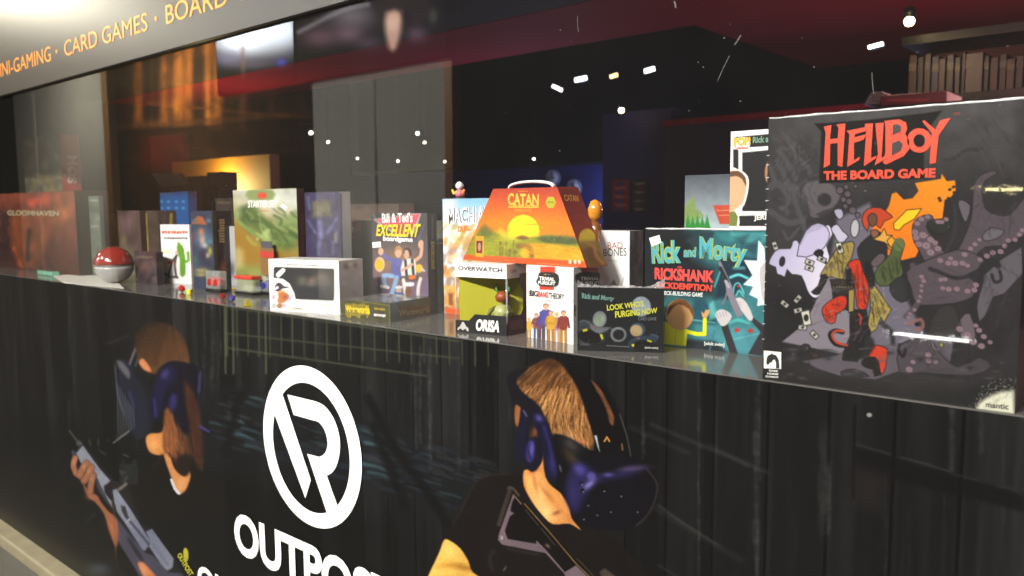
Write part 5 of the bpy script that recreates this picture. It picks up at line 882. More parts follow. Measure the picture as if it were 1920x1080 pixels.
hexa('back_card', [A0+U3*.0905+dd*.02+Dp*.08, B0+U3*.0905-dd*.02+Dp*.6, B0+U3*.009-dd*.02+Dp*.6, A0+U3*.009+dd*.02+Dp*.08], Dp*.02, OLV, wb, 0)
decal('front_card', [V_([(220, 822), (380, 832), (450, 757), (830, 785), (830, 1030), (220, 990)])], A0, NW, BKC, wb, .0006)
decal('side_card', [V_([(836, 785), (990, 760), (1040, 640), (1062, 560), (1062, 950), (960, 1010), (836, 1028)])], B0, dd/np.linalg.norm(dd), BKC, wb, .0006)
decal('side_card', [V_([(975, 270), (1062, 262), (1062, 480), (1020, 480), (985, 420)])], B0, dd/np.linalg.norm(dd), mat('grey_dark_card', (70, 72, 66), .5), wb, .0006)
CLR = bpy.data.materials.new('clear_window_plastic'); CLR.use_nodes = True; n_ = CLR.node_tree.nodes; l_ = CLR.node_tree.links; n_.clear(); o_ = n_.new('ShaderNodeOutputMaterial'); t1 = n_.new('ShaderNodeBsdfTransparent'); t1.inputs[0].default_value = (.93, .95, .9, 1); g1 = n_.new('ShaderNodeBsdfGlossy'); g1.inputs['Roughness'].default_value = .05; m_ = n_.new('ShaderNodeMixShader'); l_.new(mirror_share(n_, l_, 1.6), m_.inputs[0]); l_.new(t1.outputs[0], m_.inputs[1]); l_.new(g1.outputs[0], m_.inputs[2]); l_.new(m_.outputs[0], o_.inputs[0])
def pane(name, q, m, par):
    me = bpy.data.meshes.new(name); me.from_pydata([tuple(p) for p in q], [], [(0, 1, 2, 3)]); return link(name, me, m, par)
pane('clear_front', [A0+U3*.0905, B0+U3*.0905, B0+U3*.009, A0+U3*.009], CLR, wb); pane('clear_side', [B0+U3*.0905, B0+Dp+U3*.0905, B0+Dp+U3*.009, B0+U3*.009], CLR, wb)
tube('clear_edge', [B0+U3*.0905, B0+U3*.02], .0016, FILM, wb, 6); tube('front_edge', [A0+U3*.0905, A0+U3*.02], .0006, FILM2, wb, 6)
letters('header_lettering', 'OVERWATCH', V_([(252, 180), (775, 205), (775, 262), (252, 228)]), A0, NW, ink((56, 56, 58)), wb, .012); letters('base_lettering', 'ORISA', V_([(472, 812), (762, 836), (742, 976), (458, 952)]), A0, NW, ink((232, 232, 228)), wb, .05, .0, off=.0012)
letters('side_lettering', 'OW', V_([(862, 225), (945, 222), (945, 260), (862, 265)]), B0, dd/np.linalg.norm(dd), ink((150, 148, 144)), wb, .02)
decal('base_emblem', [V_([(300, 850), (320, 850), (350, 905), (375, 920), (378, 955), (360, 960), (345, 930), (325, 935), (308, 950), (290, 930), (268, 928), (255, 950), (244, 935), (255, 912), (275, 900)])], A0, NW, ink((176, 176, 172)), wb, .0012)
decal('side_patch', [V_([(865, 838), (1020, 815), (1020, 925), (865, 950)])], B0, dd/np.linalg.norm(dd), ink((72, 62, 58)), wb, .0011)
# the toy inside: a plain four legged robot toy
pc = A0+dd*.78+Dp*.26; rb = empty('robot_toy', pc+U3*.009, 'small olive and cream robot toy standing inside the clear box', 'toy')
CRM = mat('toy_cream', (176, 176, 120), .4); OG = mat('toy_olive', (92, 96, 40), .45); RST = mat('toy_rust', (150, 70, 34), .45)
lathe('body', [(.004, 0), (.014, .004), (.016, .012), (.012, .022), (.004, .026)], pc+U3*.022, CRM, rb, 20); lathe('head', [(.003, 0), (.011, .003), (.013, .010), (.009, .017), (.003, .019)], pc+U3*.05, RST, rb, 18)
for k in range(4):
    a_ = .8+k*math.pi/2; q = pc+np.array([math.cos(a_)*.015, math.sin(a_)*.012, 0]); tube('leg', [q+U3*.03, q*1+np.array([math.cos(a_)*.004, math.sin(a_)*.003, .018]), q+np.array([math.cos(a_)*.004, math.sin(a_)*.003, .0092])], [.004, .0035, .0045], [OG, CRM][k % 2], rb, 8)
for s_ in (-1, 1): tube('horn', [pc+U3*.064+np.array([s_*.006, 0, 0]), pc+U3*.07+np.array([s_*.014, 0, 0]), pc+U3*.08+np.array([s_*.013, 0, 0])], [.003, .0025, .0012], mat('toy_green', (60, 120, 40), .4), rb, 8); tube('arm', [pc+U3*.042+np.array([s_*.012, -.002, 0]), pc+U3*.036+np.array([s_*.02, -.008, 0]), pc+U3*.03+np.array([s_*.016, -.016, 0])], [.004, .0036, .003], OG, rb, 8)
box('shield', pc[0]-.006, pc[0]+.005, pc[1]-.022, pc[1]-.02, .012, .026, mat('toy_lime', (150, 190, 20), .4), rb, .0006)
# ---- orange trapezoid carry case on top of the two boxes
zc = .1142; a = on_z(868, 487, zc); b = on_z(1101, 502, zc); d_ = b-a; n3 = np.array([-d_[1], d_[0], 0]); n3 /= np.linalg.norm(n3); NC = -n3
tl = on_pl(925, 352, a, NC); tr2 = on_pl(1045, 353, a, NC); tl[2] = tr2[2] = (tl[2]+tr2[2])/2
a[2] = b[2] = zc; dep = n3*.046
cs = empty('carry_case_game', (a+b)/2+dep/2, 'orange trapezoid game case with a sunset picture and white handle', 'game case')
hexa('carton', [tl, tr2, b, a], dep, mat('carton_rust', (116, 30, 18), .4, coat=.4), cs, .001)
K_ = T(850, 330, 5.683); S = Sheet([tl, tr2, b, a], (190, 60, 20), 1.0)
S.grad(K_([(0, 90), (1500, 90), (1500, 640), (0, 640)]), (160, 50, 28), (214, 112, 22), K_([(700, 130)])[0], K_([(700, 500)])[0], 2)
S.spot(*K_([(745, 560)])[0], 60, 26, (216, 130, 26), .6)
t = np.linspace(0, 2*math.pi, 40); S.poly(K_(np.stack([748+168*np.cos(t), 585+170*np.sin(t)], -1)), (226, 202, 30), 1.2); S.poly(K_([(750, 520), (880, 508), (900, 516), (820, 526)]), (206, 118, 24), 1.2, .9); S.poly(K_([(585, 565), (660, 572), (640, 578), (585, 578)]), (210, 130, 26), 1, .8)
S.poly(K_([(100, 860), (220, 640), (300, 560), (400, 590), (500, 610), (640, 660), (900, 640), (1000, 620), (1400, 680), (1500, 960), (100, 900)]), (120, 124, 34), 3); S.poly(K_([(470, 600), (490, 555), (520, 560), (580, 620), (640, 665), (520, 640)]), (196, 172, 50), 3, .8); S.poly(K_([(870, 640), (910, 600), (930, 650)]), (196, 160, 50), 3, .6); S.poly(K_([(270, 590), (330, 510), (380, 540), (430, 600), (380, 660), (300, 660)]), (86, 92, 38), 5, .85, 2)
S.poly(K_([(890, 660), (1000, 640), (1120, 640), (1200, 636), (1310, 660), (1340, 720), (1200, 730), (1000, 716)]), (62, 76, 40), 3, .9, 2); S.poly(K_([(1020, 600), (1180, 585), (1300, 660), (1000, 640)]), (150, 122, 50), 5, .6)
S.poly(K_([(140, 840), (240, 700), (420, 700), (640, 690), (720, 780), (700, 880), (300, 870)]), (134, 136, 30), 6, .7); S.spot(*K_([(640, 660)])[0], 26, 8, (196, 186, 50), .7); S.poly(K_([(700, 740), (820, 720), (960, 722), (1340, 760), (1420, 905), (1400, 930), (840, 890), (760, 790)]), (206, 142, 24), 3, 1, 2); S.poly(K_([(1100, 735), (1340, 755), (1370, 790), (1200, 770)]), (136, 136, 36), 2.5, .8); S.line(K_([(690, 745), (790, 750), (830, 800), (840, 870)]), (112, 84, 40), 9, 2.5, .85, 3); S.poly(K_([(700, 820), (760, 770), (800, 860), (760, 885)]), (200, 168, 40), 3, .8, 2)
S.poly(K_([(670, 660), (740, 630), (810, 665), (740, 680)]), (104, 70, 30), 2, .9, 2)
for x, y, h_, w_ in ((500, 860, 150, 26), (565, 850, 140, 16), (640, 850, 160, 12), (525, 860, 110, 18), (600, 870, 80, 40), (660, 870, 60, 40)): S.line(K_([(x, y), (x+4, y-h_)]), (96, 70, 34), w_/5.7, 1.2, .75)
S.poly(K_([(400, 850), (700, 820), (720, 870), (400, 880)]), (110, 100, 34), 3, .5)

S.hair(np.array(K_([(720, 735), (960, 725), (1340, 765), (1400, 900), (840, 885)])), 150, (176, 112, 20), (232, 178, 50), lambda p: (1, .22), 12, 1.8, .15, .5); S.hair(np.array(K_([(160, 830), (330, 640), (640, 690), (700, 860)])), 120, (92, 104, 28), (168, 164, 50), lambda p: (1, -.1), 11, 1.8, .3, .45); S.hair(np.array(K_([(890, 660), (1120, 640), (1330, 700), (1000, 716)])), 60, (44, 58, 30), (96, 104, 50), lambda p: (.3, -1), 6, 1.8, .4, .6)
S.poly(K_([(90, 835), (240, 842), (700, 870), (1410, 910), (1440, 975), (1300, 972), (100, 885)]), (206, 74, 22), 1.0); S.mottle(.07, 5, 4, 2); S.poly(K_([(238, 642), (326, 640), (324, 866), (238, 858)]), (206, 140, 34), .9); S.poly(K_([(248, 690), (314, 690), (310, 825), (248, 820)]), (92, 40, 26), .8); S.ell(*K_([(280, 755)])[0], 3, 8, (160, 130, 120), 0, 1)
for k in range(24): S.line(K_([(900+18*k, 926+1.7*k), (908+18*k, 927+1.7*k)]), (226, 150, 110), 1, .6, .8)
for x in (1245, 1300, 1345): S.ell(*K_([(x, 915)])[0], 2.4, 4, (226, 206, 190), 0, .8)
S.poly(K_([(985, 280), (1012, 222), (1070, 222), (1096, 280), (1068, 340), (1010, 340)]), (164, 160, 40), .9)
S.build('cover_print', P_MATTE, cs); GO = ink((214, 176, 66))
letters('title_lettering', 'CATAN', K_([(586, 182), (916, 194), (914, 318), (586, 312)]), a, NC, GO, cs, .03)
for k, (x, wd) in enumerate(((622, 30), (672, 26), (722, 24), (752, 20), (790, 46), (815, 24), (862, 26), (888, 22), (905, 18))): decal('title_serif', [K_([(x-wd, 306+k*.9), (x+wd*.4, 306+k*.9), (x+wd*.4, 316+k*.9), (x-wd, 316+k*.9)])], a, NC, GO, cs, .0011) if k not in (0, 4) else None
decal('title_rule', [K_([(590, 322), (914, 326), (914, 340), (590, 336)])], a, NC, GO, cs); letters('subtitle_lettering', 'REISEEDITIE', K_([(655, 348), (840, 352), (840, 388), (655, 384)]), a, NC, ink((200, 130, 50)), cs, .04); dashes(K_([(694, 154), (798, 157), (798, 174), (694, 171)]), a, NC, ink((200, 116, 46)), cs)
dashes(K_([(1008, 270), (1074, 272), (1074, 284), (1008, 282)]), a, NC, ink((120, 116, 20)), cs)
sq = [tr2, tr2+dep, b+dep, b]; SNc = np.cross(sq[3]-sq[0], sq[1]-sq[0]); SNc /= np.linalg.norm(SNc); SNc = SNc if SNc@(CAM-b) > 0 else -SNc
S = Sheet(sq, (140, 38, 26), 1.1); S.grad(K_([(1100, 130), (1700, 130), (1700, 980), (1400, 980)]), (104, 22, 18), (124, 42, 18), K_([(1250, 200)])[0], K_([(1450, 620)])[0], 3); S.ell(*K_([(1425, 670)])[0], 16, 19, (196, 168, 40), 0, 1.4); S.poly(K_([(1330, 700), (1560, 680), (1640, 950), (1430, 975)]), (120, 96, 36), 4, .95); S.poly(K_([(1400, 800), (1470, 740), (1540, 800), (1600, 940), (1450, 960)]), (96, 56, 28), 5, .8, 2); S.line(K_([(1430, 720), (1500, 760), (1520, 850), (1590, 930)]), (170, 120, 50), 6, 2.5, .7, 3); S.mottle(.1, 6, 6, 4)  # side ink mixed darker to carry the shade of this side
S.build('side_print', P_MATTE, cs); letters('side_lettering', 'CATAN', K_([(1170, 200), (1320, 208), (1335, 278), (1185, 270)]), b, SNc, ink((196, 130, 50)), cs, .03, off=.001)
mid = (tl+tr2)/2+dep*.35; wv = (tr2-tl)/np.linalg.norm(tr2-tl); hw = np.linalg.norm(tr2-tl)*.345
hp = [mid+wv*hw*math.cos(math.pi*(1-k/20))*1.0+np.array([0, 0, max(-.001, .0098*math.sin(math.pi*k/20)**.75)]) for k in range(21)]
tube('carry_handle', hp, .0026, mat('handle_white', (226, 226, 222), .35), cs, 10, 2.0)
# ---- boxes farther left and behind
def depth_to(c_x, z, px, Y):
    d = ray(px, 395.0); y = CAM[1]+d[1]*(c_x-CAM[0])/d[0]; return max(.012, y-Y)
def std(label, xl, xr, ytop, Y, xs=None, depth=.05, body=(40, 40, 42), z0=0.0, **k):
    a_, b_, z = at_depth(xl, xr, ytop, Y)
    if xs: depth = depth_to(b_[0], z, xs, Y)
    return carton(label, a_, b_, z0, z-z0, depth, body, **k)
G3 = T(800, 320, 3.0); G5 = T(400, 320, 3.6); G4 = T(0, 320, 3.857); BB = T(680, 380, 4.5); PP = T(490, 470, 7.111); CC = T(280, 300, 3.858)
# white game with black brush lettering
c = std('white slim game box with red and black brush lettering', 1124, 1181, 432, .15, 1206, body=(206, 206, 204), coat=.8)
S = Sheet(c.F, (226, 225, 222), 1.1); S.poly(G3([(1020, 655), (1040, 630), (1055, 610), (1070, 640), (1090, 655)]), (110, 108, 110), 1.5, .9); S.line(G3([(1110, 600), (1095, 650)]), (120, 118, 118), 1.2, .8, .8); S.mottle(.02, 8, 8)
S.build('cover_print', P_GLOSS, c.root); letters('title_lettering', 'BAD', G3([(1020, 402), (1104, 402), (1104, 436), (1020, 440)]), c.O, c.N, ink((150, 84, 76)), c.root, .0); letters('title_lettering', 'BONES', G3([(996, 440), (1126, 434), (1126, 478), (996, 482)]), c.O, c.N, ink((70, 68, 70)), c.root, .0); dashes(G3([(1020, 502), (1082, 504), (1082, 511), (1020, 509)]), c.O, c.N, ink((190, 188, 186)), c.root)
S = Sheet(c.SD, (128, 128, 132), 1.2); S.mottle(.35, 8, 22, 11); S.build('side_print', P_WRAP, c.root)
# big tale-city game behind the orange case
c = std('tall pale blue game box with white lettering behind the orange case', 830, 966, 373, .20, depth=.06, body=(120, 130, 150), coat=.3)
S = Sheet(c.F, (196, 210, 222), 1.2); S.grad(G3([(80, 150), (400, 150), (400, 420), (80, 420)]), (120, 170, 206), (226, 226, 226), G3([(250, 170)])[0], G3([(240, 330)])[0], 3); S.poly(G3([(90, 160), (170, 155), (150, 260), (95, 330)]), (206, 196, 210), 8, .8)
for k in range(150):
    x, y = 90+rng.random()*190, 300+rng.random()*490; t_ = (y-300)/490
    S.ell(*G3([(x, y)])[0], 2+rng.random()*5, 3+rng.random()*8, [(190, 150, 70), (150, 156, 60), (196, 120, 50), (120, 84, 62), (206, 190, 150), (160, 120, 100)][rng.integers(6)], rng.random()*60, 2, .4+.4*t_)
S.poly(G3([(105, 800), (105, 770), (300, 790), (300, 830)]), (206, 84, 34), 2, .9); S.poly(G3([(106, 640), (170, 650), (170, 770), (106, 760)]), (206, 150, 60), 3, .7); S.poly(G3([(125, 690), (150, 690), (150, 760), (125, 755)]), (110, 56, 44), 2, .8)
S.build('cover_print', P_MATTE, c.root)
for b_, m_, o_ in ((.045, ink((70, 74, 84)), .0009), (.006, ink((234, 234, 232)), .0014)): letters('title_lettering', 'MACHIAVELLI', G3([(122, 212), (455, 188), (455, 285), (122, 302)]), c.O, c.N, m_, c.root, b_, off=o_)
letters('subtitle_lettering', 'DUEL', G3([(178, 312), (246, 308), (246, 338), (178, 346)]), c.O, c.N, ink((196, 116, 40)), c.root, .05); decal('title_rule', [G3([(190, 296), (320, 288), (320, 296), (190, 304)])], c.O, c.N, ink((234, 234, 232)), c.root)
# a small bright figurine on that box
p = on_y(862, 372, .225); p[2] = c.z1
fg = empty('painted_figurine', p, 'tiny bright figurine standing on the tall pale blue box', 'figurine')
lathe('base', [(.012, 0), (.012, .002), (.009, .003)], p, ink((70, 60, 60)), fg, 16); lathe('body', [(.004, .003), (.009, .006), (.007, .013), (.004, .018)], p, mat('toy_pink', (206, 110, 130), .4), fg, 14); lathe('head', [(.002, .017), (.0075, .021), (.008, .026), (.005, .031), (.001, .033)], p, mat('toy_white', (220, 220, 226), .4), fg, 14)
for s_, m_ in ((-1, mat('toy_yellow', (230, 190, 40), .4)), (1, mat('toy_orange', (220, 120, 40), .4))): tube('arm', [p+np.array([s_*.006, 0, .014]), p+np.array([s_*.013, -.003, .01]), p+np.array([s_*.016, -.004, .018])], [.0035, .003, .002], m_, fg, 8)
# amber figurine behind, right of the case
p = on_z(1116, 470, 0); p = on_y(1116, 400, .30); p[2] = 0; zt_ = on_y(1117, 374, .30)[2]
fg = empty('amber_figurine', p, 'glossy amber figurine standing between the orange case and the white slim box', 'figurine')
lathe('base', [(.018, 0), (.018, .006), (.010, .01)], p, ink((40, 30, 26)), fg, 20); lathe('body', [(.008, .01), (.013, .05), (.010, zt_*.55), (.014, zt_*.68), (.012, zt_*.78), (.006, zt_*.82)], p, mat('amber_brown', (120, 74, 40), .25, coat=.6), fg, 20); lathe('head', [(.004, zt_*.81), (.0125, zt_*.86), (.0135, zt_*.92), (.009, zt_*.98), (.002, zt_)], p, mat('amber_gold', (214, 140, 40), .2, coat=.8), fg, 20)
for s_ in (-1, 1): tube('arm', [p+np.array([s_*.011, -.002, zt_*.74]), p+np.array([s_*.018, -.008, zt_*.62]), p+np.array([s_*.010, -.014, zt_*.58])], [.005, .0045, .004], mat('amber_brown', (120, 74, 40)), fg, 8)
# figure box standing on the deck box, and the pale landscape box behind it
c = std('white edged figure box standing on the black and teal deck box', 1371, 1475, 247, .15, depth=.04, body=(226, 226, 224), z0=.1692, name='figure_box', cat='figure box', coat=.2)
S = Sheet(c.F, (228, 228, 226), 1.0); Bx = T(1360, 220, 1.0)
S.poly([(1378, 257), (1500, 246), (1500, 270), (1378, 278)], (26, 26, 27), .9); S.poly([(1375, 280), (1385, 280), (1385, 340), (1375, 336)], (28, 28, 30), .9); S.poly([(1392, 286), (1500, 276), (1500, 396), (1392, 396)], (22, 22, 25), 1); S.poly([(1372, 405), (1500, 402), (1500, 424), (1372, 424)], (28, 28, 29), 1); S.ell(1444, 324, 10, 22, (150, 110, 76), 0, 1.2)
S.poly([(1366, 322), (1385, 318), (1402, 330), (1404, 352), (1396, 384), (1386, 396), (1386, 424), (1366, 424)], (226, 226, 222), 1, 1, 3); S.poly([(1366, 326), (1384, 322), (1398, 333), (1400, 352), (1393, 380), (1380, 392), (1366, 394)], (196, 156, 120), 1, 1, 3); S.poly([(1366, 324), (1384, 320), (1398, 332), (1399, 350), (1392, 336), (1380, 330), (1366, 332)], (92, 62, 44), 1, 1, 2); S.poly([(1366, 398), (1378, 396), (1384, 406), (1382, 424), (1366, 424)], (104, 112, 52), 1)
S.ell(1392, 270, 15, 13.5, (222, 222, 214), 0, .9); S.build('cover_print', P_GLOSS, c.root)
letters('badge_lettering', 'POP!', [(1376, 258), (1408, 256), (1408, 272), (1377, 275)], c.O, c.N, ink((206, 164, 36)), c.root, .06, off=.001); dashes([(1381, 276), (1404, 275), (1404, 280), (1381, 281)], c.O, c.N, ink((196, 90, 84)), c.root); letters('series_lettering', 'Rick and Morty', [(1412, 257), (1490, 248), (1490, 268), (1412, 272)], c.O, c.N, ink((96, 132, 110)), c.root, .04); letters('name_lettering', 'JERRY', [(1414, 404), (1452, 402), (1452, 414), (1414, 415)], c.O, c.N, ink((220, 220, 216)), c.root, .03)
c = std('small teal and grey landscape box behind the white edged figure box', 1285, 1392, 329, .21, depth=.05, body=(96, 106, 112), coat=.5)
S = Sheet(c.F, (96, 106, 112), 1.1); S.grad([(1280, 320), (1400, 320), (1400, 440), (1280, 440)], (70, 76, 84), (150, 166, 172), (1330, 330), (1330, 420), 2); S.poly([(1284, 390), (1300, 370), (1306, 392), (1320, 405), (1284, 420)], (110, 134, 70), 3, .9, 2)
for k in range(5): x = 1290+9*k; S.poly([(x-7, 434), (x, 402+3*(k % 2)), (x+8, 434)], (36, 120, 44), 1.2)
S.poly([(1337, 385), (1372, 384), (1372, 420), (1350, 420)], (168, 66, 44), 1.2); S.line([(1345, 395), (1368, 394)], (206, 150, 130), 1.5, .8, .8); S.line([(1350, 404), (1368, 403)], (206, 150, 130), 1.5, .8, .8); S.mottle(.08, 10, 10); S.build('cover_print', P_GLOSS, c.root)
# purple comedy game, flat yellow lettered box, dark boxes behind
DKB = std('plain dark box standing behind the purple game with two cheering figures', 660, 829, 413, .30, depth=.05, body=(34, 35, 34), coat=.3)
S = Sheet(DKB.F, (36, 37, 35), 2.0); S.poly(G5([(930, 340), (1000, 340), (1000, 470), (930, 470)]), (130, 34, 66), 1.5); S.poly(G5([(950, 390), (970, 410), (955, 440), (935, 415)]), (214, 206, 206), 1.2); S.poly(G5([(1495, 280), (1560, 280), (1560, 880), (1495, 880)]), (66, 68, 54), 4, .7); S.line(G5([(1500, 490), (1550, 488)]), (150, 146, 136), 2, 1, .8); S.mottle(.15, 12, 30); S.build('front_print', P_GLOSS, DKB.root)
c = std('brown dark carton at the back above the plain dark box', 640, 748, 383, .42, depth=.05, body=(66, 52, 46), coat=.2); S = Sheet(c.F, (70, 56, 50), 2); S.mottle(.3, 16, 16, 3); S.build('front_print', P_GLOSS, c.root)
c = std('dark purple game box with two cheering printed figures', 697, 801, 400, .19, 818, body=(44, 40, 46), coat=.8)
S = Sheet(c.F, (46, 42, 54), 1.05); S.grad(BB([(60, 60), (600, 60), (600, 900), (60, 900)]), (40, 38, 46), (96, 78, 104), BB([(300, 200)])[0], BB([(300, 700)])[0], 2); S.spot(*BB([(300, 520)])[0], 44, 34, (150, 118, 66), .7); S.poly(BB([(90, 140), (500, 80), (440, 260), (300, 280), (160, 200)]), (150, 150, 150), 1.2); S.poly(BB([(105, 145), (485, 92), (425, 250), (300, 268)]), (176, 60, 80), 1.2); S.line(BB([(520, 180), (470, 320)]), (84, 96, 116), 1.6, 1, .7); S.line(BB([(90, 90), (120, 160)]), (110, 120, 130), 2, 1, .7)
SKN = (190, 146, 120)
S.line(BB([(160, 420), (215, 470), (280, 500)]), (84, 86, 146), 7, 1, 1, 2); S.ell(*BB([(155, 412)])[0], 5, 7, SKN, 0, 1); S.poly(BB([(250, 480), (330, 480), (345, 600), (330, 640), (245, 620)]), (84, 84, 144), 1.2, 1, 2); S.ell(*BB([(302, 415)])[0], 6.5, 11, SKN, 0, 1); S.poly(BB([(272, 390), (300, 365), (336, 385), (332, 410), (300, 395), (276, 415)]), (150, 110, 66), 1, 1, 2); S.line(BB([(255, 620), (180, 615), (190, 700)]), (120, 150, 186), 8, 1, 1, 2); S.line(BB([(290, 630), (270, 700), (245, 770)]), (120, 150, 186), 8, 1, 1, 2); S.line(BB([(160, 705), (215, 715)]), (206, 206, 206), 6, 1); S.poly(BB([(180, 790), (240, 760), (300, 800), (240, 815)]), (160, 166, 186), 2, .8)
S.line(BB([(440, 490), (490, 450), (500, 370)]), SKN, 6, 1, 1, 2); S.ell(*BB([(492, 350)])[0], 5, 8, SKN, 10, 1); S.poly(BB([(340, 490), (440, 480), (450, 620), (330, 620)]), (200, 200, 196), 1.2, 1, 2); S.line(BB([(362, 490), (372, 610)]), (30, 30, 34), 5, 1); S.line(BB([(420, 485), (430, 610)]), (30, 30, 34), 5, 1); S.ell(*BB([(370, 425)])[0], 6, 11, SKN, 0, 1); S.poly(BB([(345, 400), (370, 375), (410, 400), (415, 450), (395, 440), (385, 405), (360, 400), (350, 440)]), (36, 30, 30), 1, 1, 2); S.line(BB([(335, 570), (420, 520)]), SKN, 5, 1); S.poly(BB([(330, 620), (470, 610), (500, 630), (470, 660), (400, 660), (320, 650)]), (70, 62, 56), 1.4, 1, 2); S.ell(*BB([(420, 630)])[0], 7, 4, (200, 100, 46), -10, 1); S.line(BB([(345, 650), (360, 760)]), (200, 196, 190), 6, 1.2); S.line(BB([(490, 640), (470, 720), (470, 800)]), (196, 190, 184), 6, 1.2, 1, 2)
S.ell(*BB([(145, 520)])[0], 9.5, 14, (196, 160, 140), 0, 1.2); S.ell(*BB([(143, 525)])[0], 8, 10, (206, 164, 40), 0, 1); S.ell(*BB([(478, 555)])[0], 7, 8, (206, 160, 44), 0, 1.2); S.line(BB([(500, 560), (520, 575)]), (190, 180, 176), 4, 1.5)
S.ell(*BB([(305, 740)])[0], 5, 10, (180, 150, 130), 0, 1); S.line(BB([(285, 715), (330, 712)]), (206, 206, 206), 4, 1); S.line(BB([(290, 770), (325, 770)]), (60, 90, 140), 6, 1.2); S.ell(*BB([(388, 750)])[0], 6, 9, (110, 70, 50), 0, 1.2); S.line(BB([(365, 690), (420, 688)]), (210, 210, 210), 7, 1.2); S.spot(*BB([(140, 750)])[0], 10, 6, (116, 124, 130), .7); S.spot(*BB([(500, 790)])[0], 8, 5, (110, 110, 130), .6)
S.mottle(.1, 10, 10, 7); S.build('cover_print', P_GLOSS, c.root)
for b_, m_, o_ in ((.05, ink((30, 28, 32)), .0008), (.02, ink((222, 222, 220)), .0012)): letters('title_lettering', "Bill & Ted's", BB([(165, 88), (425, 82), (425, 165), (170, 172)]), c.O, c.N, m_, c.root, b_, off=o_)
for b_, m_, o_ in ((.06, ink((30, 28, 26)), .0016), (.03, ink((220, 196, 24)), .002)): letters('title_lettering', 'EXCELLENT', BB([(130, 184), (498, 178), (470, 292), (120, 282)]), c.O, c.N, m_, c.root, b_, off=o_)
letters('subtitle_lettering', 'boardgame', BB([(180, 278), (430, 290), (428, 344), (180, 334)]), c.O, c.N, ink((222, 222, 220)), c.root, .035, off=.0023); decal('price_sticker', [BB([(86, 334), (156, 328), (160, 376), (88, 380)])], c.O, c.N, ink((228, 228, 224)), c.root, .0014)
S = Sheet(c.SD, (46, 44, 48), 1.1); S.line(BB([(586, 330), (590, 560)]), (150, 140, 40), 6, 1.5, .5); S.line(BB([(588, 120), (588, 300)]), (150, 150, 150), 3, 1.2, .4); S.line(BB([(592, 600), (592, 760)]), (90, 80, 84), 8, 2, .5); S.build('side_print', P_GLOSS, c.root)
letters('side_lettering', 'EXCELLENT', BB([(602, 330), (602, 560), (576, 560), (576, 330)]), c.SO, c.SN, ink((170, 156, 40)), c.root, .03)
a, b = px_w(639.4, 596.5), px_w(732, 604.7); c = carton('flat dark box lying down with yellow dripping lettering', a, b, 0, .0345, .118, (44, 42, 34), coat=1)
S = Sheet(c.F, (62, 60, 40), 1.0); S.line(PP([(1062, 640), (1718, 730)]), (130, 128, 60), 2, .8, .7); S.line(PP([(1718, 730), (1718, 950)]), (120, 118, 50), 3, .8, .8); S.poly(PP([(1062, 830), (1080, 830), (1080, 850), (1062, 850)]), (150, 140, 50), 1); S.mottle(.2, 8, 5, 3)
for k in range(16): x = 1130+20*k; S.line(PP([(x, 700+rng.random()*30), (x+3, 840+rng.random()*60)]), (196, 170, 24), 1.4, .8, .9)
S.build('front_print', P_WRAP, c.root); letters('title_lettering', 'Werewords', PP([(1120, 728), (1440, 735), (1455, 850), (1132, 812)]), c.O, c.N, ink((206, 180, 26)), c.root, .055); dashes(PP([(1505, 752), (1655, 767), (1655, 803), (1505, 788)]), c.O, c.N, ink((150, 130, 40)), c.root); dashes(PP([(1503, 838), (1660, 850), (1660, 890), (1503, 872)]), c.O, c.N, ink((226, 226, 222)), c.root)
S = Sheet(c.SD, (50, 47, 36), 1.0); S.mottle(.25, 10, 6, 8); S.build('side_print', P_WRAP, c.root); letters('side_lettering', 'Werewords', BB([(300, 905), (565, 868), (565, 925), (300, 962)]), c.SO, c.SN, ink((128, 108, 44)), c.root, .04)
S = Sheet(c.TP, (96, 94, 90), 1.2); S.mottle(.3, 12, 3, 5); S.poly(PP([(1500, 610), (1900, 590), (1900, 690), (1560, 690)]), (124, 124, 140), 4, .6); S.build('top_print', P_WRAP, c.root)
# white window box with a witch-hatted corner figure
a, b = px_w(507, 581), px_w(638, 589.5); c = carton('white wide window box with an orange witch hat figure in its corner', a, b, 0, .1030, .074, (214, 210, 206), coat=.3, name='figure_box', cat='figure box')
S = Sheet(c.F, (234, 234, 231), 1.0); S.poly(PP([(168, 232), (185, 216), (960, 240), (975, 256), (970, 655), (955, 665), (460, 645), (440, 560), (380, 440), (290, 375), (165, 360)]), (38, 39, 41), 1.0)
for x, y, rx, ry, cc in ((550, 390, 9, 7, (96, 96, 70)), (550, 440, 9, 6, (88, 86, 78)), (680, 400, 7, 6, (126, 96, 84)), (670, 450, 9, 6, (124, 112, 106)), (810, 360, 15, 12, (112, 98, 86)), (840, 440, 15, 9, (92, 88, 84)), (690, 550, 14, 12, (34, 34, 42)), (880, 560, 12, 14, (58, 58, 58)), (560, 540, 10, 12, (34, 36, 42))): S.spot(*PP([(x, y)])[0], rx, ry, cc, .8)
S.poly(PP([(180, 530), (240, 545), (280, 510), (330, 500), (372, 490), (340, 478), (300, 470), (270, 440), (225, 425), (190, 460), (180, 500), (215, 470), (235, 500)]), (52, 46, 60), 1, 1, 2); S.ell(*PP([(275, 570)])[0], 8, 6, (206, 150, 96), 0, 1); S.poly(PP([(240, 560), (330, 560), (375, 600), (330, 680), (250, 700), (215, 680), (230, 610)]), (176, 106, 50), 1.4, .95, 2); S.spot(*PP([(320, 620)])[0], 5, 4, (150, 66, 60), .8); S.spot(*PP([(165, 620)])[0], 5, 6, (150, 120, 140), .7); S.spot(*PP([(380, 640)])[0], 4, 6, (140, 116, 150), .7); S.spot(*PP([(300, 730)])[0], 6, 4, (150, 110, 130), .7)
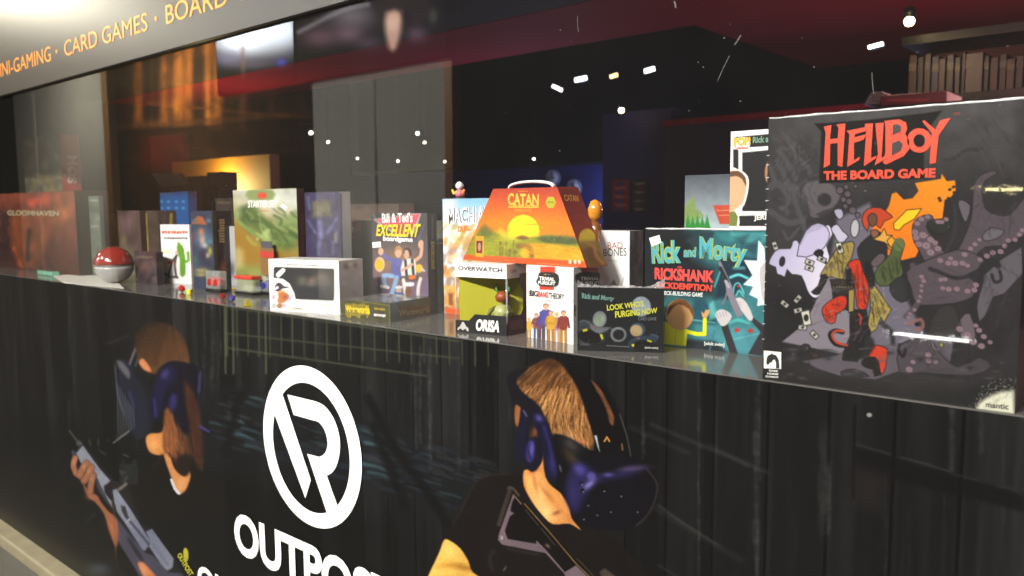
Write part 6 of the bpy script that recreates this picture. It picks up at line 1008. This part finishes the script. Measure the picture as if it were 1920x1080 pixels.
S.ell(*PP([(170, 735)])[0], 5, 5, (176, 176, 170), 0, 1); S.ell(*PP([(245, 735)])[0], 5, 5, (150, 106, 66), 0, 1); S.poly(PP([(360, 750), (610, 765), (610, 800), (360, 785)]), (200, 200, 184), 1); S.ell(*PP([(738, 750)])[0], 5, 6, (196, 196, 190), 0, 1); S.ell(*PP([(740, 750)])[0], 3.5, 4.4, (232, 232, 230), 0, 1)
for x, y in ((168, 172), (140, 420), (430, 690), (450, 672), (1010, 285), (1010, 325), (1000, 525), (130, 260)): S.ell(*PP([(x, y)])[0], 1.3, 1.5, (150, 150, 150), 0, .7, .8)
S.build('front_print', P_MATTE, c.root); GYI = ink((150, 150, 146)); letters('title_lettering', 'Adventurers assembled', PP([(342, 165), (775, 182), (775, 212), (342, 196)]), c.O, c.N, ink((110, 110, 108)), c.root, .01)
for i in range(3): dashes(PP([(770, 704+38*i), (978, 714+38*i), (978, 732+38*i), (770, 722+38*i)]), c.O, c.N, ink((176, 176, 172)), c.root)
dashes(PP([(435, 760), (550, 768), (550, 784), (435, 776)]), c.O, c.N, ink((140, 140, 130)), c.root)
decal('price_sticker', [smooth(PP([(200, 310), (280, 238), (310, 240), (325, 270), (240, 358), (215, 345)]), 2)], c.O, c.N, ink((222, 222, 218)), c.root, .0012)
S = Sheet(c.SD, (196, 190, 184), 1.1); S.spot(*PP([(1125, 215)])[0], 6, 7, (130, 86, 84), .9); S.spot(*PP([(1250, 200)])[0], 4, 6, (130, 86, 84), .8); S.poly(PP([(1080, 260), (1270, 250), (1270, 600), (1080, 620)]), (170, 164, 160), 6, .5); S.spot(*PP([(1180, 180)])[0], 3, 3, (226, 226, 224), .9); S.mottle(.08, 9, 9); S.build('side_print', P_MATTE, c.root)
# green dragon-green starter box and the purple box beside it
c = std('tall green and white starter box with dark red side', 437, 556, 357, .20, 571, body=(70, 40, 36), coat=.3)
S = Sheet(c.F, (120, 124, 60), 1.2); S.grad(G5([(120, 120), (570, 120), (570, 620), (120, 620)]), (176, 180, 168), (124, 98, 26), G5([(300, 150)])[0], G5([(200, 500)])[0], 2); S.mottle(.16, 20, 20, 5)
for pts, col, f, a_ in (([(235, 130), (400, 130), (400, 195), (240, 195)], (112, 128, 72), 3, .95), ([(190, 330), (240, 230), (280, 230), (330, 300), (400, 340), (500, 330), (555, 280), (555, 520), (450, 520), (380, 460), (280, 400)], (66, 88, 34), 7, .95), ([(150, 300), (190, 250), (240, 240), (210, 340), (250, 420), (200, 380)], (48, 70, 30), 6, .95), ([(420, 330), (555, 290), (555, 360), (450, 380)], (120, 138, 84), 6, .8), ([(480, 400), (555, 380), (555, 470), (500, 480)], (100, 124, 64), 6, .8), ([(150, 270), (190, 280), (170, 340), (145, 320)], (150, 166, 110), 6, .7), ([(140, 340), (250, 420), (330, 500), (420, 520), (420, 620), (140, 620)], (138, 104, 20), 8, .9), ([(145, 520), (200, 540), (200, 640), (145, 640)], (184, 178, 140), 6, .6)): S.poly(G5(pts), col, f, a_, 2)
S.line(G5([(180, 350), (260, 410), (330, 450), (410, 505)]), (110, 140, 70), 6, 2, .9, 3); S.line(G5([(200, 355), (300, 425), (405, 500)]), (150, 176, 100), 2, 1.2, .8, 3); S.poly(G5([(330, 430), (350, 400), (385, 395), (375, 440), (400, 490), (360, 460)]), (150, 176, 110), 2.5, .9, 2); S.line(G5([(310, 290), (320, 380), (340, 420)]), (140, 160, 110), 3, 2, .7, 3); S.spot(*G5([(300, 462)])[0], 2.4, 2.4, (230, 220, 160), .8); S.ell(*G5([(330, 168)])[0], 9, 6, (186, 60, 34), 0, 2); S.line(G5([(318, 270), (370, 272)]), (170, 70, 40), 1.5, 1, .7)

for k in range(26):
    x, y = 200+rng.random()*330, 250+rng.random()*230; S.line(G5([(x, y), (x+20+rng.random()*40, y+10+rng.random()*30), (x+30+rng.random()*80, y+40+rng.random()*40)]), [(52, 74, 28), (104, 128, 62), (140, 150, 90), (40, 56, 24)][k % 4], 2+rng.random()*5, 2, .55, 3)
S.build('cover_print', P_MATTE, c.root); letters('title_lettering', 'STARTER SET', G5([(236, 202), (434, 200), (434, 246), (236, 250)]), c.O, c.N, ink((232, 232, 228)), c.root, .03); decal('price_sticker', [G5([(452, 238), (470, 222), (502, 248), (490, 270)])], c.O, c.N, ink((232, 232, 230)), c.root, .0012)
S = Sheet(c.SD, (64, 34, 32), 1.3); S.line(G5([(598, 300), (600, 560)]), (110, 50, 44), 4, 1.5, .5); S.build('side_print', P_GLOSS, c.root)
c = std('dark violet game box with a pale grey side beside the green starter box', 571, 637, 361, .22, 657, body=(160, 160, 164), coat=.6)
S = Sheet(c.F, (58, 54, 78), 1.2); S.poly(G5([(665, 205), (790, 200), (795, 305), (670, 315)]), (96, 92, 74), 4, .9)
for pts, wd in (([(640, 340), (690, 420)], 4), ([(830, 330), (770, 420)], 4), ([(720, 350), (730, 450)], 9), ([(720, 480), (710, 560)], 7), ([(640, 180), (650, 260)], 4), ([(835, 420), (830, 470)], 5), ([(810, 480), (808, 560)], 3)): S.line(G5(pts), (104, 108, 150), wd, 3, .7)
S.line(G5([(826, 430), (828, 480)]), (130, 116, 96), 5, 2, .8); S.mottle(.25, 8, 10, 6); S.build('cover_print', P_WRAP, c.root); S = Sheet(c.SD, (172, 174, 176), 1.3); S.line(G5([(858, 160), (868, 600)]), (60, 60, 66), 3, 1.2, .8); S.mottle(.06, 6, 30); S.build('side_print', P_GLOSS, c.root)
# white cactus box, blue adventure box, spine boxes
a, b = px_w(306, 530.5), px_w(360, 533); c = carton('slim white box with a green cactus and red lettering', a, b, 0, .162, .018, (222, 222, 220), coat=.6)
S = Sheet(c.F, (226, 226, 224), 1.1); S.poly(CC([(205, 600), (220, 598), (250, 640), (255, 680), (262, 710), (262, 830), (225, 836), (222, 720), (200, 660)]), (96, 150, 40), 1.2, 1, 2); S.line(CC([(262, 735), (285, 725), (280, 670)]), (96, 150, 40), 5, 1.2, 1, 2)
for x in (225, 240, 252): S.line(CC([(x-12, 620), (x, 700), (x, 825)]), (70, 120, 30), .9, .8, .7)
S.line(CC([(200, 690), (165, 740), (140, 830)]), (64, 52, 54), 4, 1.2, 1, 2); S.line(CC([(195, 700), (185, 760), (195, 840)]), (64, 52, 54), 4, 1.2, 1, 2); S.line(CC([(140, 740), (165, 740)]), (170, 60, 50), 5, 1.5, .9); S.line(CC([(115, 822), (150, 845)]), (60, 46, 44), 4, 1.2); S.line(CC([(175, 845), (205, 850)]), (60, 46, 44), 4, 1.2); S.spot(*CC([(125, 660)])[0], 8, 4, (214, 220, 150), .7); S.ell(*CC([(195, 670)])[0], 3, 3, (206, 170, 150), 0, 1)
S.build('cover_print', P_GLOSS, c.root); dashes(CC([(92, 510), (282, 512), (282, 536), (92, 534)]), c.O, c.N, ink((196, 92, 66)), c.root); dashes(CC([(108, 558), (278, 558), (278, 574), (108, 574)]), c.O, c.N, ink((70, 70, 72)), c.root)
a, b = px_w(364, 539), px_w(404, 543); dpt = depth_to(b[0], .1, 434, b[1]); c = carton('dark blue adventure game box with orange peak and pale lettering', a, b, 0, .199, dpt, (32, 36, 50), coat=1)
S = Sheet(c.F, (44, 54, 74), 1.1); S.mottle(.3, 14, 14, 9); S.poly(CC([(300, 460), (350, 405), (385, 410), (420, 470)]), (150, 80, 50), 1.5, 1); S.spot(*CC([(375, 560)])[0], 18, 16, (74, 104, 128), .9)
for x, y, rx, ry, cc in ((375, 520, 5, 7, (190, 110, 60)), (385, 580, 5, 10, (190, 150, 130)), (400, 620, 6, 6, (196, 196, 196)), (440, 660, 4, 8, (170, 160, 60)), (420, 690, 4, 5, (206, 170, 150)), (325, 560, 4, 9, (96, 60, 66)), (390, 690, 7, 16, (40, 40, 56)), (330, 720, 6, 10, (50, 90, 84)), (380, 800, 14, 5, (150, 140, 90)), (375, 830, 12, 4, (150, 140, 90)), (330, 440, 5, 4, (70, 96, 100)), (430, 440, 5, 4, (90, 110, 130)), (440, 590, 5, 5, (70, 120, 130))): S.spot(*CC([(x, y)])[0], rx, ry, cc, .9)
S.build('cover_print', P_WRAP, c.root); S = Sheet(c.SD, (30, 33, 42), 1.2); S.spot(*CC([(535, 790)])[0], 6, 16, (140, 66, 50), .9); S.mottle(.3, 10, 10, 2); S.build('side_print', P_WRAP, c.root); dashes(CC([(545, 425), (545, 600), (495, 600), (495, 425)]), c.SO, c.SN, ink((136, 118, 66)), c.root)
c = std('dark glossy game box with brown cover left of the cactus box', 220, 262, 395, .20, 272, body=(60, 46, 44), coat=1); S = Sheet(c.F, (70, 54, 52), 1.3); S.mottle(.4, 12, 26, 5); S.spot(238, 420, 10, 16, (110, 80, 90), .6); S.spot(232, 450, 6, 14, (130, 120, 80), .5); S.poly([(220, 470), (240, 460), (262, 480), (262, 530), (220, 520)], (84, 100, 60), 6, .5); S.build('cover_print', P_WRAP, c.root)
c = std('dark glossy game box with yellow streaked spine half behind the cactus box', 273, 296, 395, .19, 330, body=(50, 44, 42), coat=1); S = Sheet(c.F, (60, 50, 44), 1.3); S.line([(272, 402), (276, 480)], (170, 150, 50), 7, 2, .8); S.spot(279, 490, 5, 14, (170, 110, 100), .6); S.mottle(.3, 8, 14); S.build('cover_print', P_WRAP, c.root); S = Sheet(c.SD, (78, 66, 62), 1.4); S.mottle(.35, 6, 14, 4); S.line([(321, 402), (320, 425)], (196, 184, 90), 5, 1.5, .8); S.build('side_print', P_WRAP, c.root)
c = std('dim green and brown game box behind the red and white toy ball', 194, 222, 400, .30, 232, body=(40, 44, 34), coat=.8); S = Sheet(c.F, (60, 64, 46), 1.4); S.mottle(.5, 10, 22, 3); S.spot(208, 420, 9, 8, (110, 84, 60), .7); S.spot(206, 470, 10, 12, (84, 100, 56), .6); S.build('cover_print', P_WRAP, c.root)
c = std('low dark box with mottled purple front between the ball and the cactus box', 252, 292, 470, .13, 302, body=(40, 34, 38), coat=1); S = Sheet(c.F, (62, 50, 54), 1.3); S.mottle(.5, 8, 12, 6); S.spot(272, 500, 8, 10, (120, 80, 70), .6); S.line([(258, 482), (286, 482)], (120, 110, 80), 4, 1.5, .6); S.build('cover_print', P_WRAP, c.root)
c = std('slim pale grey box between the blue adventure box and the green starter box', 426, 441, 424, .21, 447, body=(150, 150, 150), coat=.5); S = Sheet(c.F, (178, 178, 178), 1.3); S.spot(434, 505, 7, 14, (60, 60, 66), .8); S.build('front_print', P_GLOSS, c.root)
c = std('dark box with gold lettered spine above the slim pale grey box', 404, 436, 372, .34, 442, body=(28, 26, 28), coat=.8); S = Sheet(c.F, (36, 34, 36), 1.4); S.mottle(.4, 9, 12, 2); S.line([(408, 380), (432, 380)], (110, 96, 60), 3, 1.5, .6); S.build('cover_print', P_GLOSS, c.root)
# far left: red fantasy box, thin green and grey boxes, tall dark one behind
c = std('big dark orange fantasy game box at the far left', -70, 140, 367, .12, depth=.1, body=(40, 26, 22), coat=1)
S = Sheet(c.F, (76, 40, 28), 1.3); S.grad([(-80, 360), (145, 360), (145, 520), (-80, 520)], (110, 52, 34), (60, 30, 24), (50, 365), (20, 500), 2); S.poly(G4([(80, 320), (200, 300), (360, 330), (340, 520), (260, 700), (120, 650)]), (120, 62, 30), 9, .8, 2); S.spot(*G4([(270, 220)])[0], 26, 10, (190, 70, 40), .8); S.spot(*G4([(450, 300)])[0], 18, 30, (150, 90, 40), .7); S.line(G4([(210, 430), (200, 640)]), (40, 26, 26), 8, 3, .8); S.line(G4([(100, 560), (160, 700)]), (170, 80, 30), 4, 2, .7); S.poly(G4([(0, 300), (70, 320), (60, 640), (0, 700)]), (44, 26, 30), 8, .8); S.mottle(.35, 12, 16, 6); S.build('cover_print', P_WRAP, c.root); letters('title_lettering', 'GLOOMHAVEN', G4([(55, 285), (428, 290), (428, 328), (55, 325)]), c.O, c.N, ink((150, 140, 110)), c.root, .04)
c = std('slim yellow and red spined box beside the big orange fantasy box', 143, 158, 372, .15, 162, body=(110, 100, 60), coat=.8); S = Sheet(c.F, (110, 104, 62), 1.2); S.spot(150, 388, 5, 14, (176, 170, 80), .8); S.spot(151, 415, 5, 9, (170, 60, 46), .9); S.spot(150, 470, 6, 16, (110, 150, 70), .7); S.build('front_print', P_GLOSS, c.root)
c = std('slim grey green spined box right of the yellow and red one', 163, 185, 368, .16, 192, body=(84, 92, 80), coat=.8); S = Sheet(c.F, (96, 104, 92), 1.2); S.line([(165, 376), (183, 376)], (170, 176, 166), 3, 1, .7); S.line([(166, 392), (184, 392)], (70, 76, 70), 12, 2, .6); S.line([(166, 425), (184, 424)], (150, 150, 140), 4, 1.2, .6); S.mottle(.25, 8, 12); S.build('front_print', P_GLOSS, c.root)
c = std('tall box with a red lettered spine standing behind the orange fantasy box', 42, 112, 262, .36, 156, body=(120, 44, 40), coat=.6); S = Sheet(c.F, (60, 56, 46), 1.4)
for k in range(60): S.spot(44+rng.random()*70, 268+rng.random()*110, 3+rng.random()*6, 3+rng.random()*7, [(150, 146, 120), (110, 104, 60), (130, 120, 50), (70, 66, 60), (150, 110, 70)][rng.integers(5)], .6)
S.build('cover_print', P_GLOSS, c.root); S = Sheet(c.SD, (150, 56, 50), 1.4); S.mottle(.15, 10, 10); S.build('side_print', P_MATTE, c.root); letters('side_lettering', 'MOS', [(144, 292), (144, 344), (126, 344), (126, 292)], c.SO, c.SN, ink((206, 190, 176)), c.root, .04)
# red and white capsule ball, paper sheet, green glass block
p = on_z(216, 531, 0); k_ = np.linalg.norm(p-CAM)/FPX; R0 = 31*k_; bl = empty('toy_capsule_ball', p, 'glossy two part toy ball, red above and white below', 'toy ball')
lathe('lower_shell', [(R0*math.sin(a_), R0-R0*math.cos(a_)) for a_ in np.linspace(.12, 1.5, 12)], p, mat('shell_white', (168, 168, 168), .2, coat=.6), bl, 40); lathe('upper_shell', [(R0*math.sin(a_)*1.01, R0-R0*math.cos(a_)) for a_ in np.linspace(1.6, 3.02, 14)], p, mat('shell_red', (140, 34, 28), .18, coat=1), bl, 40); lathe('seam', [(R0*.985, R0*.93), (R0*.985, R0*1.03)], p, mat('seam_grey', (120, 118, 116), .4), bl, 40)
q = [on_z(x, y, .0) for x, y in ((98, 517), (205, 512), (232, 541), (120, 531))]; hexa('paper_sheet', [v+np.array([0, 0, .0012]) for v in q], (0, 0, -.001), ink((206, 204, 196)), None, 0); o = bpy.data.objects['paper_sheet']; tag(o, 'white sheet of paper lying under the red and white toy ball', 'paper')
p = on_z(90, 516, 0); o = box('glass_block', p[0]-.06, p[0]+.06, p[1]-.01, p[1]+.012, .0003, .014, mat('green_glass', (120, 190, 160), .1, coat=1), None, .002); tag(o, 'small green glass block at the far left of the sill', 'glass block')
# dice: loose ones and blister packs
def die(px, py, r_px, kind, col, lab):
    p = on_z(px, py, 0); r_ = r_px*np.linalg.norm(p-CAM)/FPX; bm = bmesh.new()
    if kind == 'ico': bmesh.ops.create_icosphere(bm, subdivisions=1, radius=r_)
    elif kind == 'cube': bmesh.ops.create_cube(bm, size=r_*1.5); bmesh.ops.bevel(bm, geom=list(bm.edges), offset=r_*.2, segments=2, affect='EDGES')
    elif kind == 'tetra': bmesh.ops.create_cone(bm, cap_ends=True, segments=3, radius1=r_*1.2, radius2=0, depth=r_*1.7)
    else: bmesh.ops.create_uvsphere(bm, u_segments=5, v_segments=2, radius=r_)
    bmesh.ops.rotate(bm, cent=(0, 0, 0), matrix=Matrix.Rotation(px*1.7, 3, 'Z'), verts=bm.verts)
    zmin = min(v.co.z for v in bm.verts)
    for v in bm.verts: v.co += Vector((p[0], p[1], -zmin+.0002))
    o = from_bm('die', bm, mat('die_%02x%02x%02x' % col, col, .15, coat=1), None); c_ = Vector((p[0], p[1], 0)); o.data.transform(Matrix.Translation(-c_)); o.location = c_; tag(o, lab, 'die', 'loose dice on the sill'); return o
die(341, 548, 6.5, 'ico', (200, 40, 30), 'red die at the foot of the cactus box'); die(356, 552, 6, 'cube', (226, 214, 60), 'yellow and white cube die right of the red one'); die(438, 546, 4, 'oct', (230, 190, 40), 'tiny golden die behind the purple one'); die(418, 562, 6, 'ico', (150, 26, 26), 'dark red die left of the purple one'); die(436, 566, 6.5, 'ico', (70, 56, 150), 'purple many sided die'); die(463, 573, 8, 'tetra', (232, 212, 20), 'bright yellow pointed die nearest the pane')
def pack(xl, xr, yb, yt, name_lab, lid, dice_col, hang=None, back=None):
    a_ = on_z(xl, yb, 0); b_ = on_z(xr, yb, 0); b_[1] = a_[1]; b_ = on_y(xr, yb, a_[1]); b_[2] = 0; zt = on_y((xl+xr)/2, yt, a_[1])[2]; w_ = b_[0]-a_[0]; k = w_*.35
    r = empty('dice_pack', (a_+b_)/2, name_lab, 'dice pack', 'dice packs standing on the sill')
    box('foot', a_[0]-.002, b_[0]+.002, a_[1], a_[1]+k, .0002, .007, BLKM, r, .0008); box('clear_cup', a_[0], b_[0], a_[1], a_[1]+k*.9, .0072, zt, mat('cup_plastic', (200, 206, 200), .1, coat=1, alpha=.28), r, .003)
    n = 0
    for i in range(2):
        for j in range(2):
            x = a_[0]+w_*(.28+.44*i); z = .008+w_*.24+w_*.46*j
            if z+w_*.2 > zt: continue
            bm = bmesh.new(); bmesh.ops.create_icosphere(bm, subdivisions=1, radius=w_*.235); bmesh.ops.translate(bm, verts=bm.verts, vec=(x, a_[1]+k*.42, z)); from_bm('die', bm, mat('die_%02x%02x%02x' % dice_col, dice_col, .15, coat=1), r)
    if lid: box('lid', a_[0]-.001, b_[0]+.001, a_[1]-.001, a_[1]+k, zt+.0005, zt+.008, mat('lid_%02x%02x%02x' % lid, lid, .35), r, .001)
    if hang is not None:
        z2 = on_y((xl+xr)/2, hang, a_[1])[2]; zz = zt+(.009 if lid else .001); box('back_card', a_[0]+.001, b_[0]-.001, a_[1]+k*.93, a_[1]+k*.96, zz, z2, ink(back), r, 0); box('hang_tab', a_[0]+w_*.1, b_[0]-w_*.1, a_[1]+k*.925, a_[1]+k*.965, z2+.0005, z2+(z2-zz)*.25, ink((70, 72, 80)), r, 0); box('card_strip', a_[0]+.0005, b_[0]-.0005, a_[1]+k*.90, a_[1]+k*.925, z2-(z2-zz)*.35, z2-(z2-zz)*.12, ink((176, 52, 44)), r, 0)
pack(386, 412, 546, 508, 'clear dice pack full of red dice', None, (186, 30, 26)); pack(441, 473, 551, 524, 'clear dice pack with a red lid and pale dice', (196, 50, 34), (170, 170, 150)); pack(477, 503, 551, 518, 'clear dice pack full of blue dice under a brown card', None, (34, 40, 150), 466, (120, 90, 50)); pack(526, 567, 552, 520, 'dice pack with grey hanging tab behind the white window box', None, (90, 90, 96), 472, (150, 150, 150))
# ------------------------------------------------------------------ farther inside the shop
WOODK = mat('dark_counter', (40, 34, 32), .6, var=.2)
tag(box('counter', -8.2, -3.3, 1.15, 1.7, -1.1, -.12, WOODK), 'dark low counter inside the shop behind the left boxes', 'counter')
a, b = on_y(300, 362, .5), on_y(352, 362, .5); r = empty('display_box', ((a[0]+b[0])/2, .54, 0), 'bright blue printed display box behind the cactus box', 'display box')
hexa('carton', [np.array([a[0], .5, a[2]]), np.array([b[0], .5, a[2]+.004]), np.array([b[0], .5, 0]), np.array([a[0], .5, 0])], (.0, .03, 0), mat('display_blue', (20, 66, 120), .4, coat=.4), r); S = Sheet([np.array([a[0], .5, a[2]]), np.array([b[0], .5, a[2]+.004]), np.array([b[0], .5, 0]), np.array([a[0], .5, 0])], (22, 78, 138), 1.3)
for x in (303, 316, 331, 344):
    for y in (378, 390): S.spot(x, y, 3, 2.2, (90, 170, 220), .8)
S.build('front_print', P_GLOSS, r)
a, b = on_y(322, 330, 1.3), on_y(398, 330, 1.3); r = empty('model_tower', ((a[0]+b[0])/2, 1.35, -.12), 'black model tower standing on the counter before the amber wall', 'model')
for x0, x1, yt in ((322, 356, 335), (350, 378, 331), (374, 399, 323), (330, 392, 352)):
    q0, q1 = on_y(x0, yt, 1.3), on_y(x1, yt, 1.3); box('block', q0[0], q1[0], 1.3+.013*(x0 % 7), 1.44, -.1195, q0[2], mat('black_card_model', (24, 20, 20), .7), r, .004)
q = [on_y(285, 325, 1.2), on_y(335, 325, 1.2), on_y(352, 345, 1.2), on_y(300, 350, 1.2)]; o = hexa('tilted_sign', q, (0, .02, 0), mat('grey_sign', (96, 92, 88), .6), None, 0); tag(o, 'pale grey tilted sign board above the blue display box', 'sign board'); tube('post', [((q[2]+q[3])/2).tolist(), ((q[2]+q[3])/2*[1, 1, 0]+[0, 0, -.12]).tolist()], .012, BLKM, o)
a, b = on_y(398, 395, 1.25), on_y(441, 395, 1.25)
for k in range(3):
    x = a[0]+(b[0]-a[0])*(.2+.3*k); z = on_y(410, 372, 1.25)[2]; r = empty('ring_peg', (x, 1.25, -.12), ['left', 'middle', 'right'][k]+' black peg with a ring top before the amber wall', 'peg', 'ring topped pegs on the counter'); lathe('stem', [(.03, 0), (.03, .01), (.02, .02), (.022, z+.1), (.012, z+.12)], (x, 1.25, -.12), BLKM, r, 12); t = np.linspace(0, 2*math.pi, 17); tube('ring', [(x+.02*math.cos(v), 1.25, z+.02+.02*math.sin(v)) for v in t], .006, BLKM, r, 6)
a, b = on_y(322, 300, 3.2), on_y(505, 300, 3.2); tag(box('amber_wall', a[0], b[0], 3.2, 3.3, -1.1, on_y(340, 303, 3.2)[2], mat('amber_paint', (140, 92, 6), .7, var=.08)), 'amber lit wall panel inside the shop on the left', 'wall'); o = on_y(404, 352, 3.06); point('amber_wall_light', (o[0], 3.03, o[2]), 46, (1, .8, .32), .03)
a, b = on_y(262, 262, 3.4), on_y(345, 262, 3.4); tag(box('red_panel', a[0], b[0], 3.4, 3.45, -1.1, a[2], mat('dark_red_paint', (66, 16, 22))), 'dark red wall panel left of the amber one', 'wall')
# bookshelf high on the right
Ys = 2.35; zs = on_y(1800, 176, Ys)[2]; xa, xb = on_y(1690, 176, Ys)[0], on_y(1990, 176, Ys)[0]
bs = empty('bookshelf', ((xa+xb)/2, Ys, zs), 'high dark shelf with rows of books at the upper right', 'bookshelf'); zt_ = on_y(1800, 74, Ys)[2]
box('shelf_board', xa, xb, Ys-.02, Ys+.25, zs-.035, zs, BLKM, bs); box('back_board', xa, xb, Ys+.252, Ys+.27, zs-.035, zt_, mat('dark_red_paint', (66, 16, 22)), bs); box('top_board', xa, xb, Ys-.02, Ys+.25, zt_, zt_+.03, BLKM, bs)
x = 1702.0; cols = [(90, 40, 44), (70, 60, 60), (110, 96, 90), (50, 66, 130), (100, 50, 46), (60, 54, 50), (80, 76, 70), (28, 26, 28), (150, 140, 146), (34, 32, 34), (96, 40, 44), (70, 34, 36), (110, 70, 64), (60, 56, 60), (130, 120, 110)]; desc = ['maroon', 'taupe', 'pale brown', 'blue', 'brick red', 'brown', 'grey', 'black', 'wide whitish', 'charcoal', 'dark red', 'wine red', 'rosy brown', 'slate', 'beige']
for k in range(15):
    wd = [16, 12, 13, 15, 14, 15, 12, 9, 34, 11, 17, 15, 17, 16, 20][k]; h_ = [88, 84, 92, 86, 80, 90, 84, 96, 92, 88, 84, 92, 80, 88, 84][k]
    q0, q1 = on_y(x, 176, Ys), on_y(x+wd-1.5, 176, Ys); zt2 = on_y(x, 176-h_*.82, Ys)[2]; r = empty('book', ((q0[0]+q1[0])/2, Ys, zs), desc[k]+' book spine on the high shelf', 'book', 'books on the high shelf')
    box('cover', q0[0], q1[0], Ys+.004*(k % 4), Ys+.2, zs+.001, zt2, mat('book_%d' % k, [v*.42 for v in cols[k]], .5, var=.3, vscale=12), r, .003); box('spine_band', q0[0]+.001, q1[0]-.001, Ys+.004*(k % 4)-.002, Ys+.004*(k % 4), zs+(zt2-zs)*.62, zs+(zt2-zs)*.8, mat('book_band_%d' % (k % 3), [(70, 60, 46), (36, 24, 24), (62, 58, 58)][k % 3], .5), r); x += wd
a, b = on_y(1652, 180, 1.9), on_y(1775, 180, 1.9); o = empty('game_box', ((a[0]+b[0])/2, 1.95, .6), 'flat crimson box lying on the upper right ledge', 'game box'); box('carton', a[0], b[0], 1.9, 2.1, on_y(1700, 197, 1.9)[2], a[2], mat('crimson_card', (66, 14, 24), .5), o, .003); S = Sheet([on_y(1652, 181, 1.898), on_y(1775, 181, 1.898), on_y(1775, 196, 1.898), on_y(1652, 196, 1.898)], (70, 16, 26), 1.3); S.line([(1665, 188), (1740, 187)], (160, 60, 70), 3, 1.5, .6); S.mottle(.2, 8, 4); S.build('front_print', P_MATTE, o)
tag(box('wall_ledge', on_y(1600, 200, 1.9)[0], 3.29, 1.88, 2.3, on_y(1700, 202, 1.9)[2], on_y(1700, 197.6, 1.9)[2], BLKM), 'black ledge at the upper right under the crimson box', 'ledge')
st = empty('card_stack', (on_y(1637, 198, 1.9)[0], 1.95, on_y(1637, 197, 1.9)[2]), 'stack of grey card sleeves left of the crimson box', 'card stack')
for k in range(5):
    q0, q1 = on_y(1620+3*k, 197-5*k, 1.9), on_y(1649+1.2*k, 197-5*k, 1.9); box('sleeve', q0[0], q1[0], 1.9, 2.0, q0[2]+.001, q0[2]+.006, mat('sleeve_grey', (96, 94, 94), .5), st)
